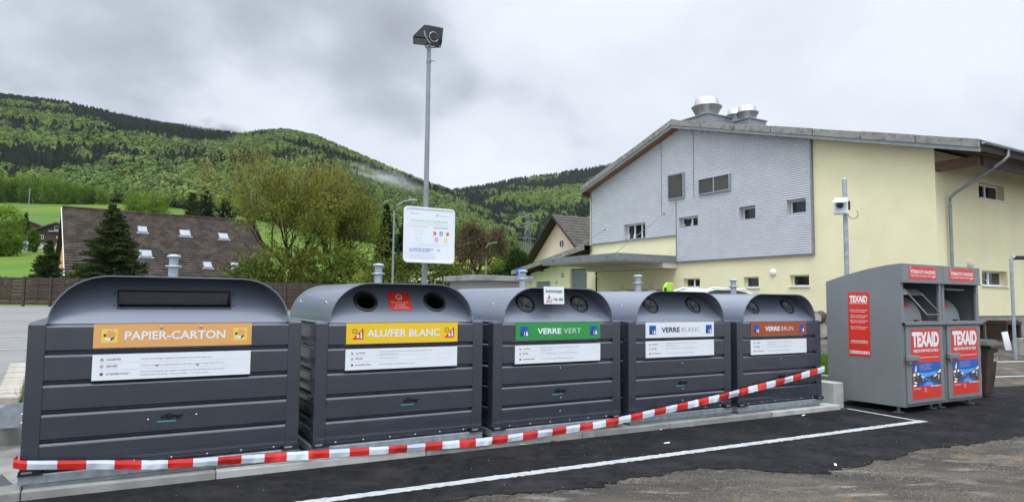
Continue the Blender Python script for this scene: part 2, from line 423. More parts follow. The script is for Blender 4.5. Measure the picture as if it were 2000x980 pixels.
# ------------------------------------------------------------------ mesh builder
class MB:
    def __init__(self):
        self.v, self.f, self.m, self.mats = [], [], [], []

    def mi(self, m):
        if m not in self.mats: self.mats.append(m)
        return self.mats.index(m)

    def face(self, pts, m):
        i = len(self.v)
        self.v += [tuple(p) for p in pts]
        self.f.append(tuple(range(i, i + len(pts)))); self.m.append(self.mi(m))

    def add(self, verts, faces, m):
        i = len(self.v); k = self.mi(m)
        self.v += [tuple(p) for p in verts]
        for f in faces:
            self.f.append(tuple(i + a for a in f)); self.m.append(k)

    def box(self, x0, x1, y0, y1, z0, z1, m, mtx=None):
        vs = [(x0, y0, z0), (x1, y0, z0), (x1, y1, z0), (x0, y1, z0), (x0, y0, z1), (x1, y0, z1), (x1, y1, z1), (x0, y1, z1)]
        if mtx: vs = [mtx @ Vector(q) for q in vs]
        self.add(vs, [(3, 2, 1, 0), (4, 5, 6, 7), (0, 1, 5, 4), (1, 2, 6, 5), (2, 3, 7, 6), (3, 0, 4, 7)], m)

    def prism(self, poly, vec, m, caps=True):
        """poly: planar loop of 3d points, swept by vec"""
        n = len(poly); vec = Vector(vec)
        a = [Vector(q) for q in poly]; b = [q + vec for q in a]
        fs = [(i, (i + 1) % n, n + (i + 1) % n, n + i) for i in range(n)]
        if caps: fs += [tuple(reversed(range(n))), tuple(range(n, 2 * n))]
        self.add(a + b, fs, m)

    def tube(self, pts, r, m, n=10, caps=True):
        pts = [Vector(q) for q in pts]
        rs = r if isinstance(r, (list, tuple)) else [r] * len(pts)
        ref = Vector((0.0, 0.0, 1.0))
        vs = []
        for i, q in enumerate(pts):
            t = (pts[min(i + 1, len(pts) - 1)] - pts[max(i - 1, 0)]).normalized()
            a = t.cross(ref)
            if a.length < 0.05: a = t.cross(Vector((1, 0, 0)))
            a.normalize(); b = t.cross(a)
            for k in range(n):
                w = 2 * math.pi * k / n
                vs.append(q + a * (rs[i] * math.cos(w)) + b * (rs[i] * math.sin(w)))
        fs = []
        for i in range(len(pts) - 1):
            for k in range(n):
                fs.append((i * n + k, i * n + (k + 1) % n, (i + 1) * n + (k + 1) % n, (i + 1) * n + k))
        if caps:
            fs.append(tuple(reversed(range(n)))); fs.append(tuple((len(pts) - 1) * n + k for k in range(n)))
        self.add(vs, fs, m)

    def lathe(self, prof, m, n=24, c=(0, 0, 0), mtx=None):
        vs = []
        for (r, z) in prof:
            for k in range(n):
                w = 2 * math.pi * k / n
                q = Vector((c[0] + r * math.cos(w), c[1] + r * math.sin(w), c[2] + z))
                vs.append(mtx @ q if mtx else q)
        fs = []
        for i in range(len(prof) - 1):
            for k in range(n):
                fs.append((i * n + k, i * n + (k + 1) % n, (i + 1) * n + (k + 1) % n, (i + 1) * n + k))
        fs.append(tuple(reversed(range(n)))); fs.append(tuple((len(prof) - 1) * n + k for k in range(n)))
        self.add(vs, fs, m)

    def disc(self, c, r, m, ax=(1, 0, 0), ay=(0, 0, 1), n=20):
        c, ax, ay = Vector(c), Vector(ax), Vector(ay)
        self.face([c + ax * (r * math.cos(2 * math.pi * k / n)) + ay * (r * math.sin(2 * math.pi * k / n)) for k in range(n)], m)

    def ring(self, c, r0, r1, m, ax=(1, 0, 0), ay=(0, 0, 1), n=20):
        c, ax, ay = Vector(c), Vector(ax), Vector(ay)
        q = [c + ax * (r * math.cos(2 * math.pi * k / n)) + ay * (r * math.sin(2 * math.pi * k / n)) for r in (r0, r1) for k in range(n)]
        self.add(q, [(k, (k + 1) % n, n + (k + 1) % n, n + k) for k in range(n)], m)

    def build(self, name, parent=None, bevel=0.0, smooth=False, loc=None, seg=2):
        me = bpy.data.meshes.new(name)
        me.from_pydata(self.v, [], self.f)
        for m in self.mats: me.materials.append(m)
        me.polygons.foreach_set('material_index', self.m)
        if smooth: me.polygons.foreach_set('use_smooth', [True] * len(self.f))
        me.update()
        o = bpy.data.objects.new(name, me)
        COL.objects.link(o)
        if parent: o.parent = parent
        if loc: o.location = loc
        if smooth:
            bm = bmesh.new(); bm.from_mesh(me)
            for e in bm.edges:
                if len(e.link_faces) == 2 and e.calc_face_angle(0) > 0.7: e.smooth = False
            bm.to_mesh(me); bm.free()
        if bevel:
            bv = o.modifiers.new('edge', 'BEVEL'); bv.width = bevel; bv.segments = seg; bv.limit_method = 'ANGLE'; bv.angle_limit = 0.7
        return o


def np_mesh(name, verts, faces, material, parent=None, smooth=False):
    """verts (N,3), faces (M,k) arrays of equal-sided faces"""
    me = bpy.data.meshes.new(name)
    k = faces.shape[1]
    me.vertices.add(len(verts)); me.vertices.foreach_set('co', np.ascontiguousarray(verts, dtype=np.float32).ravel())
    me.loops.add(faces.size); me.loops.foreach_set('vertex_index', np.ascontiguousarray(faces, dtype=np.int32).ravel())
    me.polygons.add(len(faces)); me.polygons.foreach_set('loop_start', np.arange(0, faces.size, k, dtype=np.int32))
    if smooth: me.polygons.foreach_set('use_smooth', np.ones(len(faces), dtype=bool))
    me.materials.append(material)
    me.update(calc_edges=True)
    o = bpy.data.objects.new(name, me)
    COL.objects.link(o)
    if parent: o.parent = parent
    return o


# ------------------------------------------------------------------ lettering
_text_cache = {}


def text_geo(body, weight=0.0):
    key = (body, weight)
    if key in _text_cache: return _text_cache[key]
    cu = bpy.data.curves.new('t', 'FONT')
    cu.body = body; cu.size = 1.0; cu.offset = weight; cu.resolution_u = 3; cu.fill_mode = 'FRONT'
    ob = bpy.data.objects.new('t', cu)
    COL.objects.link(ob)
    me = bpy.data.meshes.new_from_object(ob)
    vs = [tuple(v.co) for v in me.vertices]; fs = [tuple(p.vertices) for p in me.polygons]
    COL.objects.unlink(ob); bpy.data.objects.remove(ob); bpy.data.curves.remove(cu); bpy.data.meshes.remove(me)
    _text_cache[key] = (vs, fs)
    return vs, fs


def put_text(mb, body, m, x0, z0, h, width=None, maxw=None, align='l', o=(0, 0, 0), ex=(1, 0, 0), ez=(0, 0, 1), weight=0.0):
    """text on the plane o + ex*x + ez*z; h is the cap height; width stretches the line to that width"""
    vs, fs = text_geo(body, weight)
    if not vs: return
    xs = [v[0] for v in vs]
    xa, xb = min(xs), max(xs)
    k = h / 0.70
    kx = k
    w = (xb - xa) * k
    if width: kx = k * width / w; w = width
    elif maxw and w > maxw: kx = k * maxw / w; w = maxw
    off = {'l': 0, 'c': -w / 2, 'r': -w}[align]
    o, ex, ez = Vector(o), Vector(ex), Vector(ez)
    mb.add([o + ex * (x0 + off + (v[0] - xa) * kx) + ez * (z0 + v[1] * k) for v in vs], fs, m)


# ------------------------------------------------------------------ terrain
def ground_z(s, d):
    low = tilt(s)
    if d < 8.55 and s < 10.1: return low
    left = 0.33 + 0.022 * (d - 8.5) + tilt(s) * (0 if s < 0 else 0.5)
    left = min(left, 1.0 + 0.004 * (d - 35)) if d > 35 else left
    if s < 10.05: return left
    w = smooth((s - 10.05) / 4.0) if d > 8.5 else 1.0
    ramp = low + smooth((d - 6.9) / 6.5) * (0.52 - low) + 0.008 * max(0, d - 13)
    return left * (1 - w) + ramp * w if d > 8.5 else ramp


def axis(a, b, near0, near1, fine, coarse):
    out, t = [], a
    while t < b:
        out.append(t)
        t += fine if near0 <= t < near1 else coarse
    return out + [b]


def build_ground():
    ss = axis(-70, 90, -6, 20, 0.5, 4)
    ss = sorted(set([round(q, 3) for q in ss] + [10.05, 10.1]))
    dd = sorted(set([round(q, 3) for q in axis(-40, 52, 0, 16, 0.5, 3)] + [8.549, 8.551]))
    mb = MB()
    idx = {}
    vs = []
    for i, s in enumerate(ss):
        for j, d in enumerate(dd):
            idx[i, j] = len(vs); vs.append(P(s, d, ground_z(s, d)))
    f_old, f_road = [], []
    for i in range(len(ss) - 1):
        for j in range(len(dd) - 1):
            q = (idx[i, j], idx[i + 1, j], idx[i + 1, j + 1], idx[i, j + 1])
            (f_road if (dd[j] > 8.5 and ss[i] < 15) else f_old).append(q)
    mb.add(vs, f_old, M['ground'])
    k = mb.mi(M['road'])
    for q in f_road: mb.f.append(q); mb.m.append(k)
    o = mb.build('ground')
    tag(o, kind='structure')


build_ground()


def sheet(name, poly_sd, dz, m):
    """flat sheet on the forecourt from an outline in (s, d)"""
    bm = bmesh.new()
    vs = [bm.verts.new(P(s, d, tilt(s) + dz)) for s, d in poly_sd]
    es = [bm.edges.new((vs[i], vs[(i + 1) % len(vs)])) for i in range(len(vs))]
    bmesh.ops.triangle_fill(bm, edges=es, use_beauty=True)
    for f in bm.faces:
        if f.normal.z < 0: f.normal_flip()
    me = bpy.data.meshes.new(name); bm.to_mesh(me); bm.free()
    me.materials.append(m)
    o = bpy.data.objects.new(name, me); COL.objects.link(o)
    return o


edge = [(-8, 5.3), (-2, 5.25), (0.5, 5.1), (2.22, 5.0), (2.88, 4.88), (3.6, 4.78), (4.1, 4.80), (4.56, 4.84), (5.02, 4.80), (5.3, 4.55), (5.59, 4.27),
        (5.86, 4.12), (6.3, 4.10), (6.72, 4.14), (7.3, 4.2), (7.85, 4.24), (8.6, 4.18), (9.4, 4.1), (11, 3.95), (14, 3.8), (22, 3.2)]
rough = []
for (a, b) in zip(edge[:-1], edge[1:]):
    n = max(1, int((b[0] - a[0]) / 0.025))
    for i in range(n):
        t = i / n
        s = a[0] + (b[0] - a[0]) * t; d = a[1] + (b[1] - a[1]) * t
        rough.append((s, d + 0.09 * noise.noise(Vector((s * 3, 1.3, 0))) + 0.07 * noise.noise(Vector((s * 11, 7.3, 0))) + 0.04 * noise.noise(Vector((s * 37, 2.3, 0)))))
back = [(22, 5.4), (18.5, 6.2), (16.5, 6.75), (15, 7.0), (13, 7.1), (11, 7.1), (10.3, 6.9), (10.06, 6.72), (10.04, 6.47), (-8, 6.47)]
o = sheet('new_asphalt', rough + back, 0.007, M['asphalt_new']); tag(o, kind='structure')


def strip(name, pts, w, dz, m, wob=0.012, n=120):
    """painted line with slightly uneven edges"""
    a, b = Vector((*pts[0], 0)), Vector((*pts[1], 0))
    t = (b - a).normalized(); q = Vector((-t.y, t.x, 0))
    L, Rr = [], []
    for i in range(n + 1):
        c = a + (b - a) * (i / n)
        L.append(c + q * (w / 2 + wob * noise.noise(Vector((i * 0.8, 3.1, w)))))
        Rr.append(c - q * (w / 2 + wob * noise.noise(Vector((i * 0.8, 9.1, w)))))
    mb = MB()
    for i in range(n):
        mb.face([P(k.x, k.y, tilt(k.x) + dz) for k in (Rr[i], Rr[i + 1], L[i + 1], L[i])], m)
    return tag(mb.build(name), kind='structure')


strip('white_line', [(-5, 5.50), (9.88, 5.285)], 0.118, 0.012, M['line'], n=420, wob=0.028)
strip('white_line', [(9.915, 6.46), (9.80, 5.345)], 0.075, 0.012, M['line'], n=30)
# lines on the road behind and on the yard at the right
for pts, w in (([(-12, 18.5), (9, 22.0)], 0.16), ([(-14, 22.5), (8, 25.4)], 0.16), ([(-8, 15.6), (-5.2, 16.1)], 0.14), ([(-4.0, 16.3), (-1.2, 16.8)], 0.14)):
    mb = MB()
    a, b = Vector(pts[0]), Vector(pts[1]); q = Vector((-(b - a).y, (b - a).x)).normalized() * w / 2
    for i in range(24):
        c0, c1 = a + (b - a) * i / 24, a + (b - a) * (i + 1) / 24
        mb.face([P(k.x, k.y, ground_z(k.x, k.y) + 0.006) for k in (c0 - q, c1 - q, c1 + q, c0 + q)], M['line'])
    tag(mb.build('road_line'), kind='structure')
for pts in ([(15.5, 9.6), (24, 8.7)], [(14.8, 13.0), (22.5, 14.5)], [(16.5, 7.9), (24, 6.9)]):
    mb = MB()
    a, b = Vector(pts[0]), Vector(pts[1]); q = Vector((-(b - a).y, (b - a).x)).normalized() * 0.05
    for i in range(40):
        c0, c1 = a + (b - a) * i / 40, a + (b - a) * (i + 1) / 40
        mb.face([P(k.x, k.y, ground_z(k.x, k.y) + 0.010) for k in (c0 - q, c1 - q, c1 + q, c0 + q)], M['line'])
    tag(mb.build('yard_line'), kind='structure')

# meadow and hills, on a fan of bearings round the site
PXC = [-700, -300, 0, 200, 430, 600, 750, 900, 1000, 1200, 1600, 2300]
YD = [34, 60, 130, 300]
PROF = {-700: (548, 482, 388), -300: (548, 484, 390), 0: (548, 484, 392), 200: (545, 484, 396), 430: (552, 505, 414), 600: (560, 520, 455), 750: (565, 530, 480),
        900: (572, 535, 489), 1000: (574, 540, 500), 1200: (580, 560, 530), 1600: (588, 580, 560), 2300: (596, 590, 575)}


def interp(x, xs, ys):
    return float(np.interp(x, xs, ys))


def horizon(px):
    return HY + 0.01 * (px - PX)


def z_of(px, py, Y):
    return at(px, py, Y).z


def fan_point(px, Y, z):
    r = ray(px, horizon(px))
    return Vector((r.x / r.y * Y, Y, z))


def meadow_z(px, Y):
    p0 = fan_point(px, 34, 0)
    z34 = ground_z(p0.dot(UU), p0.dot(VV)) - 0.08
    ys = [interp(px, PXC, [PROF[q][i] for q in PXC]) for i in range(3)]
    zs = [z34, z_of(px, ys[0], 60), z_of(px, ys[1], 130), z_of(px, ys[2], 300)]
    return interp(Y, YD, zs)


def fan(name, pxs, Ys, zf, m, kind='structure', matf=None, m2=None):
    vs = np.array([fan_point(px, Y, zf(px, Y)) for px in pxs for Y in Ys])
    n = len(Ys)
    fs = np.array([(i * n + j, (i + 1) * n + j, (i + 1) * n + j + 1, i * n + j + 1) for i in range(len(pxs) - 1) for j in range(n - 1)])
    o = np_mesh(name, vs, fs, m, smooth=True)
    if matf:
        o.data.materials.append(m2)
        mid = [matf(pxs[i], Ys[j]) for i in range(len(pxs) - 1) for j in range(n - 1)]
        o.data.polygons.foreach_set('material_index', mid)
    return tag(o, kind=kind)


fan('meadow', list(range(-700, 2301, 25)), [34, 38, 44, 52, 60, 75, 95, 115, 130, 150, 180, 210, 250, 300, 340], meadow_z, M['meadow'],
    matf=lambda px, Y: 1 if (840 < px < 1010 and 140 < Y < 260) else 0, m2=M['meadow_yellow'])

HA_X = [-700, -300, 0, 100, 200, 300, 440, 520, 700, 880]
HA_Y = [160, 165, 200, 214, 237, 254, 271, 290, 340, 400]
HB_X = [100, 180, 250, 300, 340, 380, 440, 490, 540, 600, 680, 760, 830, 880, 950, 1000, 1100, 1200]
HB_Y = [450, 420, 370, 335, 312, 292, 276, 268, 263, 274, 308, 343, 371, 387, 425, 450, 480, 500]
HC_X = [700, 780, 880, 940, 1000, 1060, 1130, 1200, 1300, 1500, 2300]
HC_Y = [420, 405, 382, 374, 361, 352, 342, 330, 316, 300, 320]


def hill_fn(X, Yp, Y0, Y1, base_f, bulge=0.06, amp=6):
    def fn(px, Y):
        zt = z_of(px, interp(px, X, Yp), Y1)
        zb = base_f(px)
        t = (Y - Y0) / (Y1 - Y0)
        h = zb + (zt - zb) * (t + bulge * math.sin(math.pi * min(t, 1)))
        if t > 1: h = zt - (Y - Y1) * 0.25
        q = fan_point(px, Y, 0)
        return h + amp * min(1, max(0, t)) * max(0, 1 - t) * 4 * noise.noise(Vector((q.x * 0.006, q.y * 0.006, Y0)))
    return fn


mb300 = lambda px: meadow_z(px, 300) - 0.3
hA = hill_fn(HA_X, HA_Y, 300, 1000, mb300)
hB = hill_fn(HB_X, HB_Y, 300, 760, mb300)
hC = hill_fn(HC_X, HC_Y, 420, 1300, lambda px: meadow_z(px, 300) + 6, 0.02, 14)
fan('hill', list(range(-700, 881, 20)), list(np.linspace(298, 1000, 24)) + [1150], hA, M['forest_floor'])
fan('hill', list(range(100, 1201, 20)), list(np.linspace(298, 760, 20)) + [900], hB, M['forest_floor'])
fan('hill', list(range(700, 2301, 25)), list(np.linspace(330, 1300, 24)) + [1500], hC, M['forest_floor'])


# ------------------------------------------------------------------ the forest on the hills: uncountable, one object per slope
def crown_proto(name, seed, kind, m):
    r = np.random.default_rng(seed)
    bm = bmesh.new()
    if kind == 'leaf':
        bmesh.ops.create_icosphere(bm, subdivisions=2, radius=1)
        lum = lambda q: 1 + 0.42 * noise.noise(q * 1.9 + Vector((seed, 0, 0))) + 0.22 * noise.noise(q * 4.5 + Vector((0, seed, 0)))
        for v in bm.verts:
            q = v.co.copy(); k = lum(q) * 0.80
            v.co = Vector((q.x * k * 0.44, q.y * k * 0.44, 0.60 + q.z * k * 0.40))
        for i in range(330):                       # leaf sprays over the lumpy crown
            q = Vector(r.normal(size=3)).normalized()
            k = lum(q) * r.uniform(0.80, 1.10)
            c = Vector((q.x * k * 0.44, q.y * k * 0.44, 0.60 + q.z * k * 0.40))
            n_ = (q + Vector(r.normal(size=3)) * 0.28 + Vector((0, 0, .15))).normalized()
            a_ = n_.orthogonal().normalized(); b_ = n_.cross(a_); an = r.uniform(0, 6.28); w = r.uniform(0.05, 0.095)
            a2, b2 = (a_ * math.cos(an) + b_ * math.sin(an)) * w, (b_ * math.cos(an) - a_ * math.sin(an)) * w * .7
            bm.faces.new([bm.verts.new(c + d_) for d_ in (a2, b2, -a2, -b2)])
    else:
        n, lay = 9, 7
        for j in range(lay):
            z0 = 0.08 + 0.92 * j / lay
            z1 = min(1.0, z0 + 0.26)
            rad = 0.21 * (1 - j / lay) ** 0.85 + 0.018
            top = bm.verts.new((0, 0, z1))
            rim = [bm.verts.new((rad * (1.12 if k % 2 else 0.7) * math.cos(2 * math.pi * k / (2 * n) + j) * r.uniform(.8, 1.15),
                                 rad * (1.12 if k % 2 else 0.7) * math.sin(2 * math.pi * k / (2 * n) + j) * r.uniform(.8, 1.15),
                                 z0 - r.uniform(0, 0.03))) for k in range(2 * n)]
            for k in range(2 * n): bm.faces.new((top, rim[k], rim[(k + 1) % (2 * n)]))
    me = bpy.data.meshes.new(name); bm.to_mesh(me); bm.free()
    me.materials.append(m)
    return bpy.data.objects.new(name, me)


FM = {'leaf': forest_mat('beech_crowns', (0.052, 0.092, 0.024), (0.092, 0.150, 0.032), (0.155, 0.220, 0.045)),
      'leaf2': forest_mat('late_crowns', (0.055, 0.070, 0.026), (0.075, 0.098, 0.034), (0.12, 0.14, 0.05)),
      'fir': forest_mat('fir_crowns', (0.008, 0.014, 0.011), (0.013, 0.022, 0.015), (0.024, 0.036, 0.020))}
PROTO = bpy.data.collections.new('forest_tree_kinds')
for i, (nm, kd, mm) in enumerate([('a_leaf', 'leaf', 'leaf'), ('b_leaf', 'leaf', 'leaf'), ('c_leaf', 'leaf', 'leaf2'), ('d_fir', 'fir', 'fir'), ('e_fir', 'fir', 'fir')]):
    PROTO.objects.link(crown_proto(nm, i + 3, kd, FM[mm]))


def forest_nodes():
    g = bpy.data.node_groups.new('forest_planting', 'GeometryNodeTree')
    g.interface.new_socket('Geometry', in_out='INPUT', socket_type='NodeSocketGeometry')
    g.interface.new_socket('Geometry', in_out='OUTPUT', socket_type='NodeSocketGeometry')
    n, l = g.nodes, g.links
    gi, go = n.new('NodeGroupInput'), n.new('NodeGroupOutput')
    ci = n.new('GeometryNodeCollectionInfo')
    ci.inputs['Collection'].default_value = PROTO
    ci.inputs['Separate Children'].default_value = True
    ci.inputs['Reset Children'].default_value = True
    ip = n.new('GeometryNodeInstanceOnPoints')
    ip.inputs['Pick Instance'].default_value = True

    def attr(nm, tp):
        a = n.new('GeometryNodeInputNamedAttribute'); a.data_type = tp; a.inputs['Name'].default_value = nm
        return a.outputs['Attribute']
    l.new(gi.outputs[0], ip.inputs['Points']); l.new(ci.outputs[0], ip.inputs['Instance'])
    l.new(attr('kind', 'INT'), ip.inputs['Instance Index'])
    l.new(attr('size', 'FLOAT_VECTOR'), ip.inputs['Scale'])
    cx = n.new('ShaderNodeCombineXYZ'); l.new(attr('turn', 'FLOAT'), cx.inputs[2])
    l.new(cx.outputs[0], ip.inputs['Rotation'])
    l.new(ip.outputs[0], go.inputs[0])
    return g


FG = forest_nodes()


def plant_forest(name, fn, px0, px1, Y0, Y1, spacing, firf, hgt, seed):
    r = np.random.default_rng(seed)
    pts, kinds, sizes, turns = [], [], [], []
    Y = Y0
    while Y < Y1:
        step = spacing * (0.75 + 0.5 * (Y - Y0) / (Y1 - Y0))
        nx = int((px1 - px0) / 1300 * Y / step)
        for i in range(nx):
            px = px0 + (px1 - px0) * (i + r.uniform(-.5, .5)) / nx
            yy = Y + r.uniform(-.5, .5) * step
            q = fan_point(px, yy, fn(px, yy))
            if px > 1000 and yy < 450: continue
            t = (yy - Y0) / (Y1 - Y0)
            nz = noise.noise(Vector((q.x * 0.009, q.y * 0.009, seed))) + 0.5 * noise.noise(Vector((q.x * 0.03, q.y * 0.03, seed + 5)))
            fir = (nz * 0.9 + r.uniform(-.22, .22)) < firf(px, t)
            h = hgt * r.uniform(0.72, 1.2)
            if fir:
                h *= 1.15; w = h * r.uniform(0.95, 1.35); kinds.append(3 + r.integers(0, 2))
            else:
                w = h * r.uniform(0.72, 1.0)
                kinds.append(2 if r.random() < 0.16 else r.integers(0, 2))
            pts.append((q.x, q.y, q.z - 0.6)); sizes.append((w, w, h)); turns.append(r.uniform(0, 6.28))
        Y += step
    me = bpy.data.meshes.new(name)
    me.from_pydata(pts, [], [])
    for nm, tp, dat in (('kind', 'INT', kinds), ('turn', 'FLOAT', turns)):
        me.attributes.new(nm, tp, 'POINT').data.foreach_set('value', dat)
    me.attributes.new('size', 'FLOAT_VECTOR', 'POINT').data.foreach_set('vector', np.array(sizes, dtype=np.float32).ravel())
    o = bpy.data.objects.new(name, me); COL.objects.link(o)
    md = o.modifiers.new('planting', 'NODES'); md.node_group = FG
    return tag(o, kind='stuff'), len(pts)


nf = []
o, n = plant_forest('forest', hA, -60, 620, 303, 1003, 4.9, lambda px, t: -0.11 + 0.68 * smooth((t - 0.10) / 0.75) + 0.25 * smooth((t - .8) / .15) - 0.0006 * max(0, px - 250) * (t < .8), 9.2, 1); nf.append(n)
tag(o, 'mixed forest on the long slope at the left, dark firs along its ridge', 'forest')
o, n = plant_forest('forest', hB, 240, 1120, 304, 768, 4.5, lambda px, t: -0.24 + 0.8 * max(0, t - 0.75) + 0.25 * smooth((px - 560) / 300), 7.8, 2); nf.append(n)
tag(o, 'bright green leafy forest on the rounded middle hill behind the tall lamp pole', 'forest')
o, n = plant_forest('forest', hC, 780, 1260, 440, 1305, 6.6, lambda px, t: 0.05 + 0.52 * smooth((t - 0.40) / 0.5), 12, 3); nf.append(n)
tag(o, 'darker fir topped forest on the far ridge beside the hall roof', 'forest')
print('forest trees', nf)

# ------------------------------------------------------------------ plinth, retaining walls, kerb
def row_box(name, s0, s1, d0, d1, z0, z1, m, bevel=0.012, label=None, cat=None, kind=None, group=None):
    mb = MB()
    mb.box(0, s1 - s0, 0, d1 - d0, 0, z1 - z0, m)
    o = mb.build(name, bevel=bevel)
    o.location = P(s0, d0, z0); o.rotation_euler = (0, 0, RZ)
    return tag(o, label, cat, group, kind)


def plinth():
    mb = MB()
    s = -6.0
    n = 0
    poly_front = 6.49
    while s < 9.78:
        e = min(9.79, s + (2.0 if n % 3 else 1.4))
        g = 0.003
        z0a, z0b = tilt(s) - 0.3, tilt(e) - 0.3
        za, zb = tilt(s) + 0.072, tilt(e) + 0.072
        f = poly_front
        bot = [P(s + g, f, z0a), P(e - g, f, z0b), P(e - g, 8.5, z0b), P(s + g, 8.5, z0a)]
        top = [P(s + g, f, za), P(e - g, f, zb), P(e - g, 8.5, zb), P(s + g, 8.5, za)]
        mb.add(bot + top, [(4, 5, 6, 7), (0, 1, 5, 4), (1, 2, 6, 5), (2, 3, 7, 6), (3, 0, 4, 7)], M['concrete'] if n % 4 else M['concrete_new'])
        s = e; n += 1
    tag(mb.build('plinth', bevel=0.012), kind='structure')


plinth()
t = empty('retaining_wall', P(-7, 8.5, 0), 'low grey concrete retaining wall running behind the row of containers', 'wall')
mb = MB(); mb.box(0, 17.04, 0, 0.24, -0.3, 0.31, M['concrete']); mb.build('back_wall', t, bevel=0.01)
t2 = row_box('wing_wall', 9.80, 10.04, 6.60, 8.49, -0.3, 0.335, M['concrete_new'], 0.012,
             'short concrete wing wall ending between the brown glass container and the grey clothing container', 'wall')
# galvanised barrier end on the wall at the left
t = empty('guard_rail', P(-3.2, 8.2, 0.0), 'galvanised steel rail end bolted above the concrete wall at the far left', 'guard rail')
mb = MB()
mb.prism([(0, 0, 0.30), (2.62, 0, 0.30), (2.62, 0, 0.53), (2.30, 0, 0.535), (2.18, 0, 0.46), (0, 0, 0.40)], (0, 0.012, 0), M['galv'])
mb.box(0, 2.62, 0.012, 0.07, 0.30, 0.315, M['galv'])
mb.build('rail_plate', t)
for x in (2.2, 0.3): mb = MB(); mb.box(x, x + .12, 0.07, 0.31, 0.312, 0.33, M['galv']); mb.build('bracket', t)
for (x, z) in ((2.42, 0.42), (2.42, 0.335), (2.0, 0.37), (1.2, 0.35)):
    mb = MB(); mb.lathe([(0.016, 0), (0.016, 0.006), (0.009, 0.012)], M['steel'], 10, mtx=Matrix.Translation((x, 0, z)) @ Matrix.Rotation(math.pi / 2, 4, 'X')); mb.build('bolt', t)
# little bent steel angle left on the plinth
mb = MB()
mb.prism([(0, 0, 0), (0.16, 0, 0), (0.08, 0, 0.10)], (0, 0.008, 0), M['galv_dark']); mb.box(0, 0.15, 0.008, 0.12, 0, 0.006, M['galv_dark'])
o = mb.build('steel_angle'); o.location = P(-0.83, 6.72, 0.075); o.rotation_euler = (0, 0, RZ + 0.3)
tag(o, 'small bent steel angle lying on the plinth beside the paper container', 'bracket')
# setts edging the verge at the left, behind the wall
for i in range(12):
    a, b = Vector((-1.06, 9.55)), Vector((-1.34, 13.2))
    c = a + (b - a) * (i + .5) / 12
    mb = MB(); w = 0.13
    mb.box(-0.12, 0.12, -w, w, -0.1, 0.085 + random.uniform(-.008, .008), M['cobble'])
    o = mb.build('kerb_sett', bevel=0.02); o.location = P(c.x, c.y, ground_z(c.x, c.y)); o.rotation_euler = (0, 0, RZ + random.uniform(-.03, .03))
    tag(o, 'rough granite sett in the kerb line left of the paper container', 'kerb stone', 'granite setts edging the verge')


# ------------------------------------------------------------------ recycling containers
PLZ = [0.115, 0.348, 0.580, 0.815, 1.057, 1.297]      # plank joints above the plinth
ZB = 1.297


def arch(x0, x1, z0, h, a, n=10):
    """rounded hood outline from (x0,z0) over to (x1,z0)"""
    out = []
    for i in range(n + 1):
        w = math.pi - (math.pi / 2) * i / n
        out.append((x0 + a + a * math.cos(w), z0 + h * math.sin(w)))
    for i in range(n + 1):
        w = math.pi / 2 - (math.pi / 2) * i / n
        out.append((x1 - a + a * math.cos(w), z0 + h * math.sin(w)))
    return out


def plank_profile():
    """(offset in from the face, z) going up, with a shadow gap and a sloping top edge per plank"""
    pr = []
    for k in range(5):
        zb, zt = PLZ[k], PLZ[k + 1]
        pr += [(0.045, zb), (0.045, zb + 0.010), (0.019, zb + 0.013), (0.004, zb + 0.030), (0.004, zt - 0.030), (0.008, zt - 0.020), (0.020, zt - 0.007), (0.045, zt - 0.001)]
    return pr


def side_face(mb, m, x0, y0, dx, dy, L, nx, ny):
    """planked wall starting at (x0,y0), running L along (dx,dy), inward normal (nx,ny)"""
    pr = plank_profile()
    for (o0, z0), (o1, z1) in zip(pr[:-1], pr[1:]):
        a = (x0 + nx * o0, y0 + ny * o0, z0); b = (x0 + dx * L + nx * o0, y0 + dy * L + ny * o0, z0)
        c = (x0 + dx * L + nx * o1, y0 + dy * L + ny * o1, z1); d = (x0 + nx * o1, y0 + ny * o1, z1)
        mb.face((a, b, c, d), m)


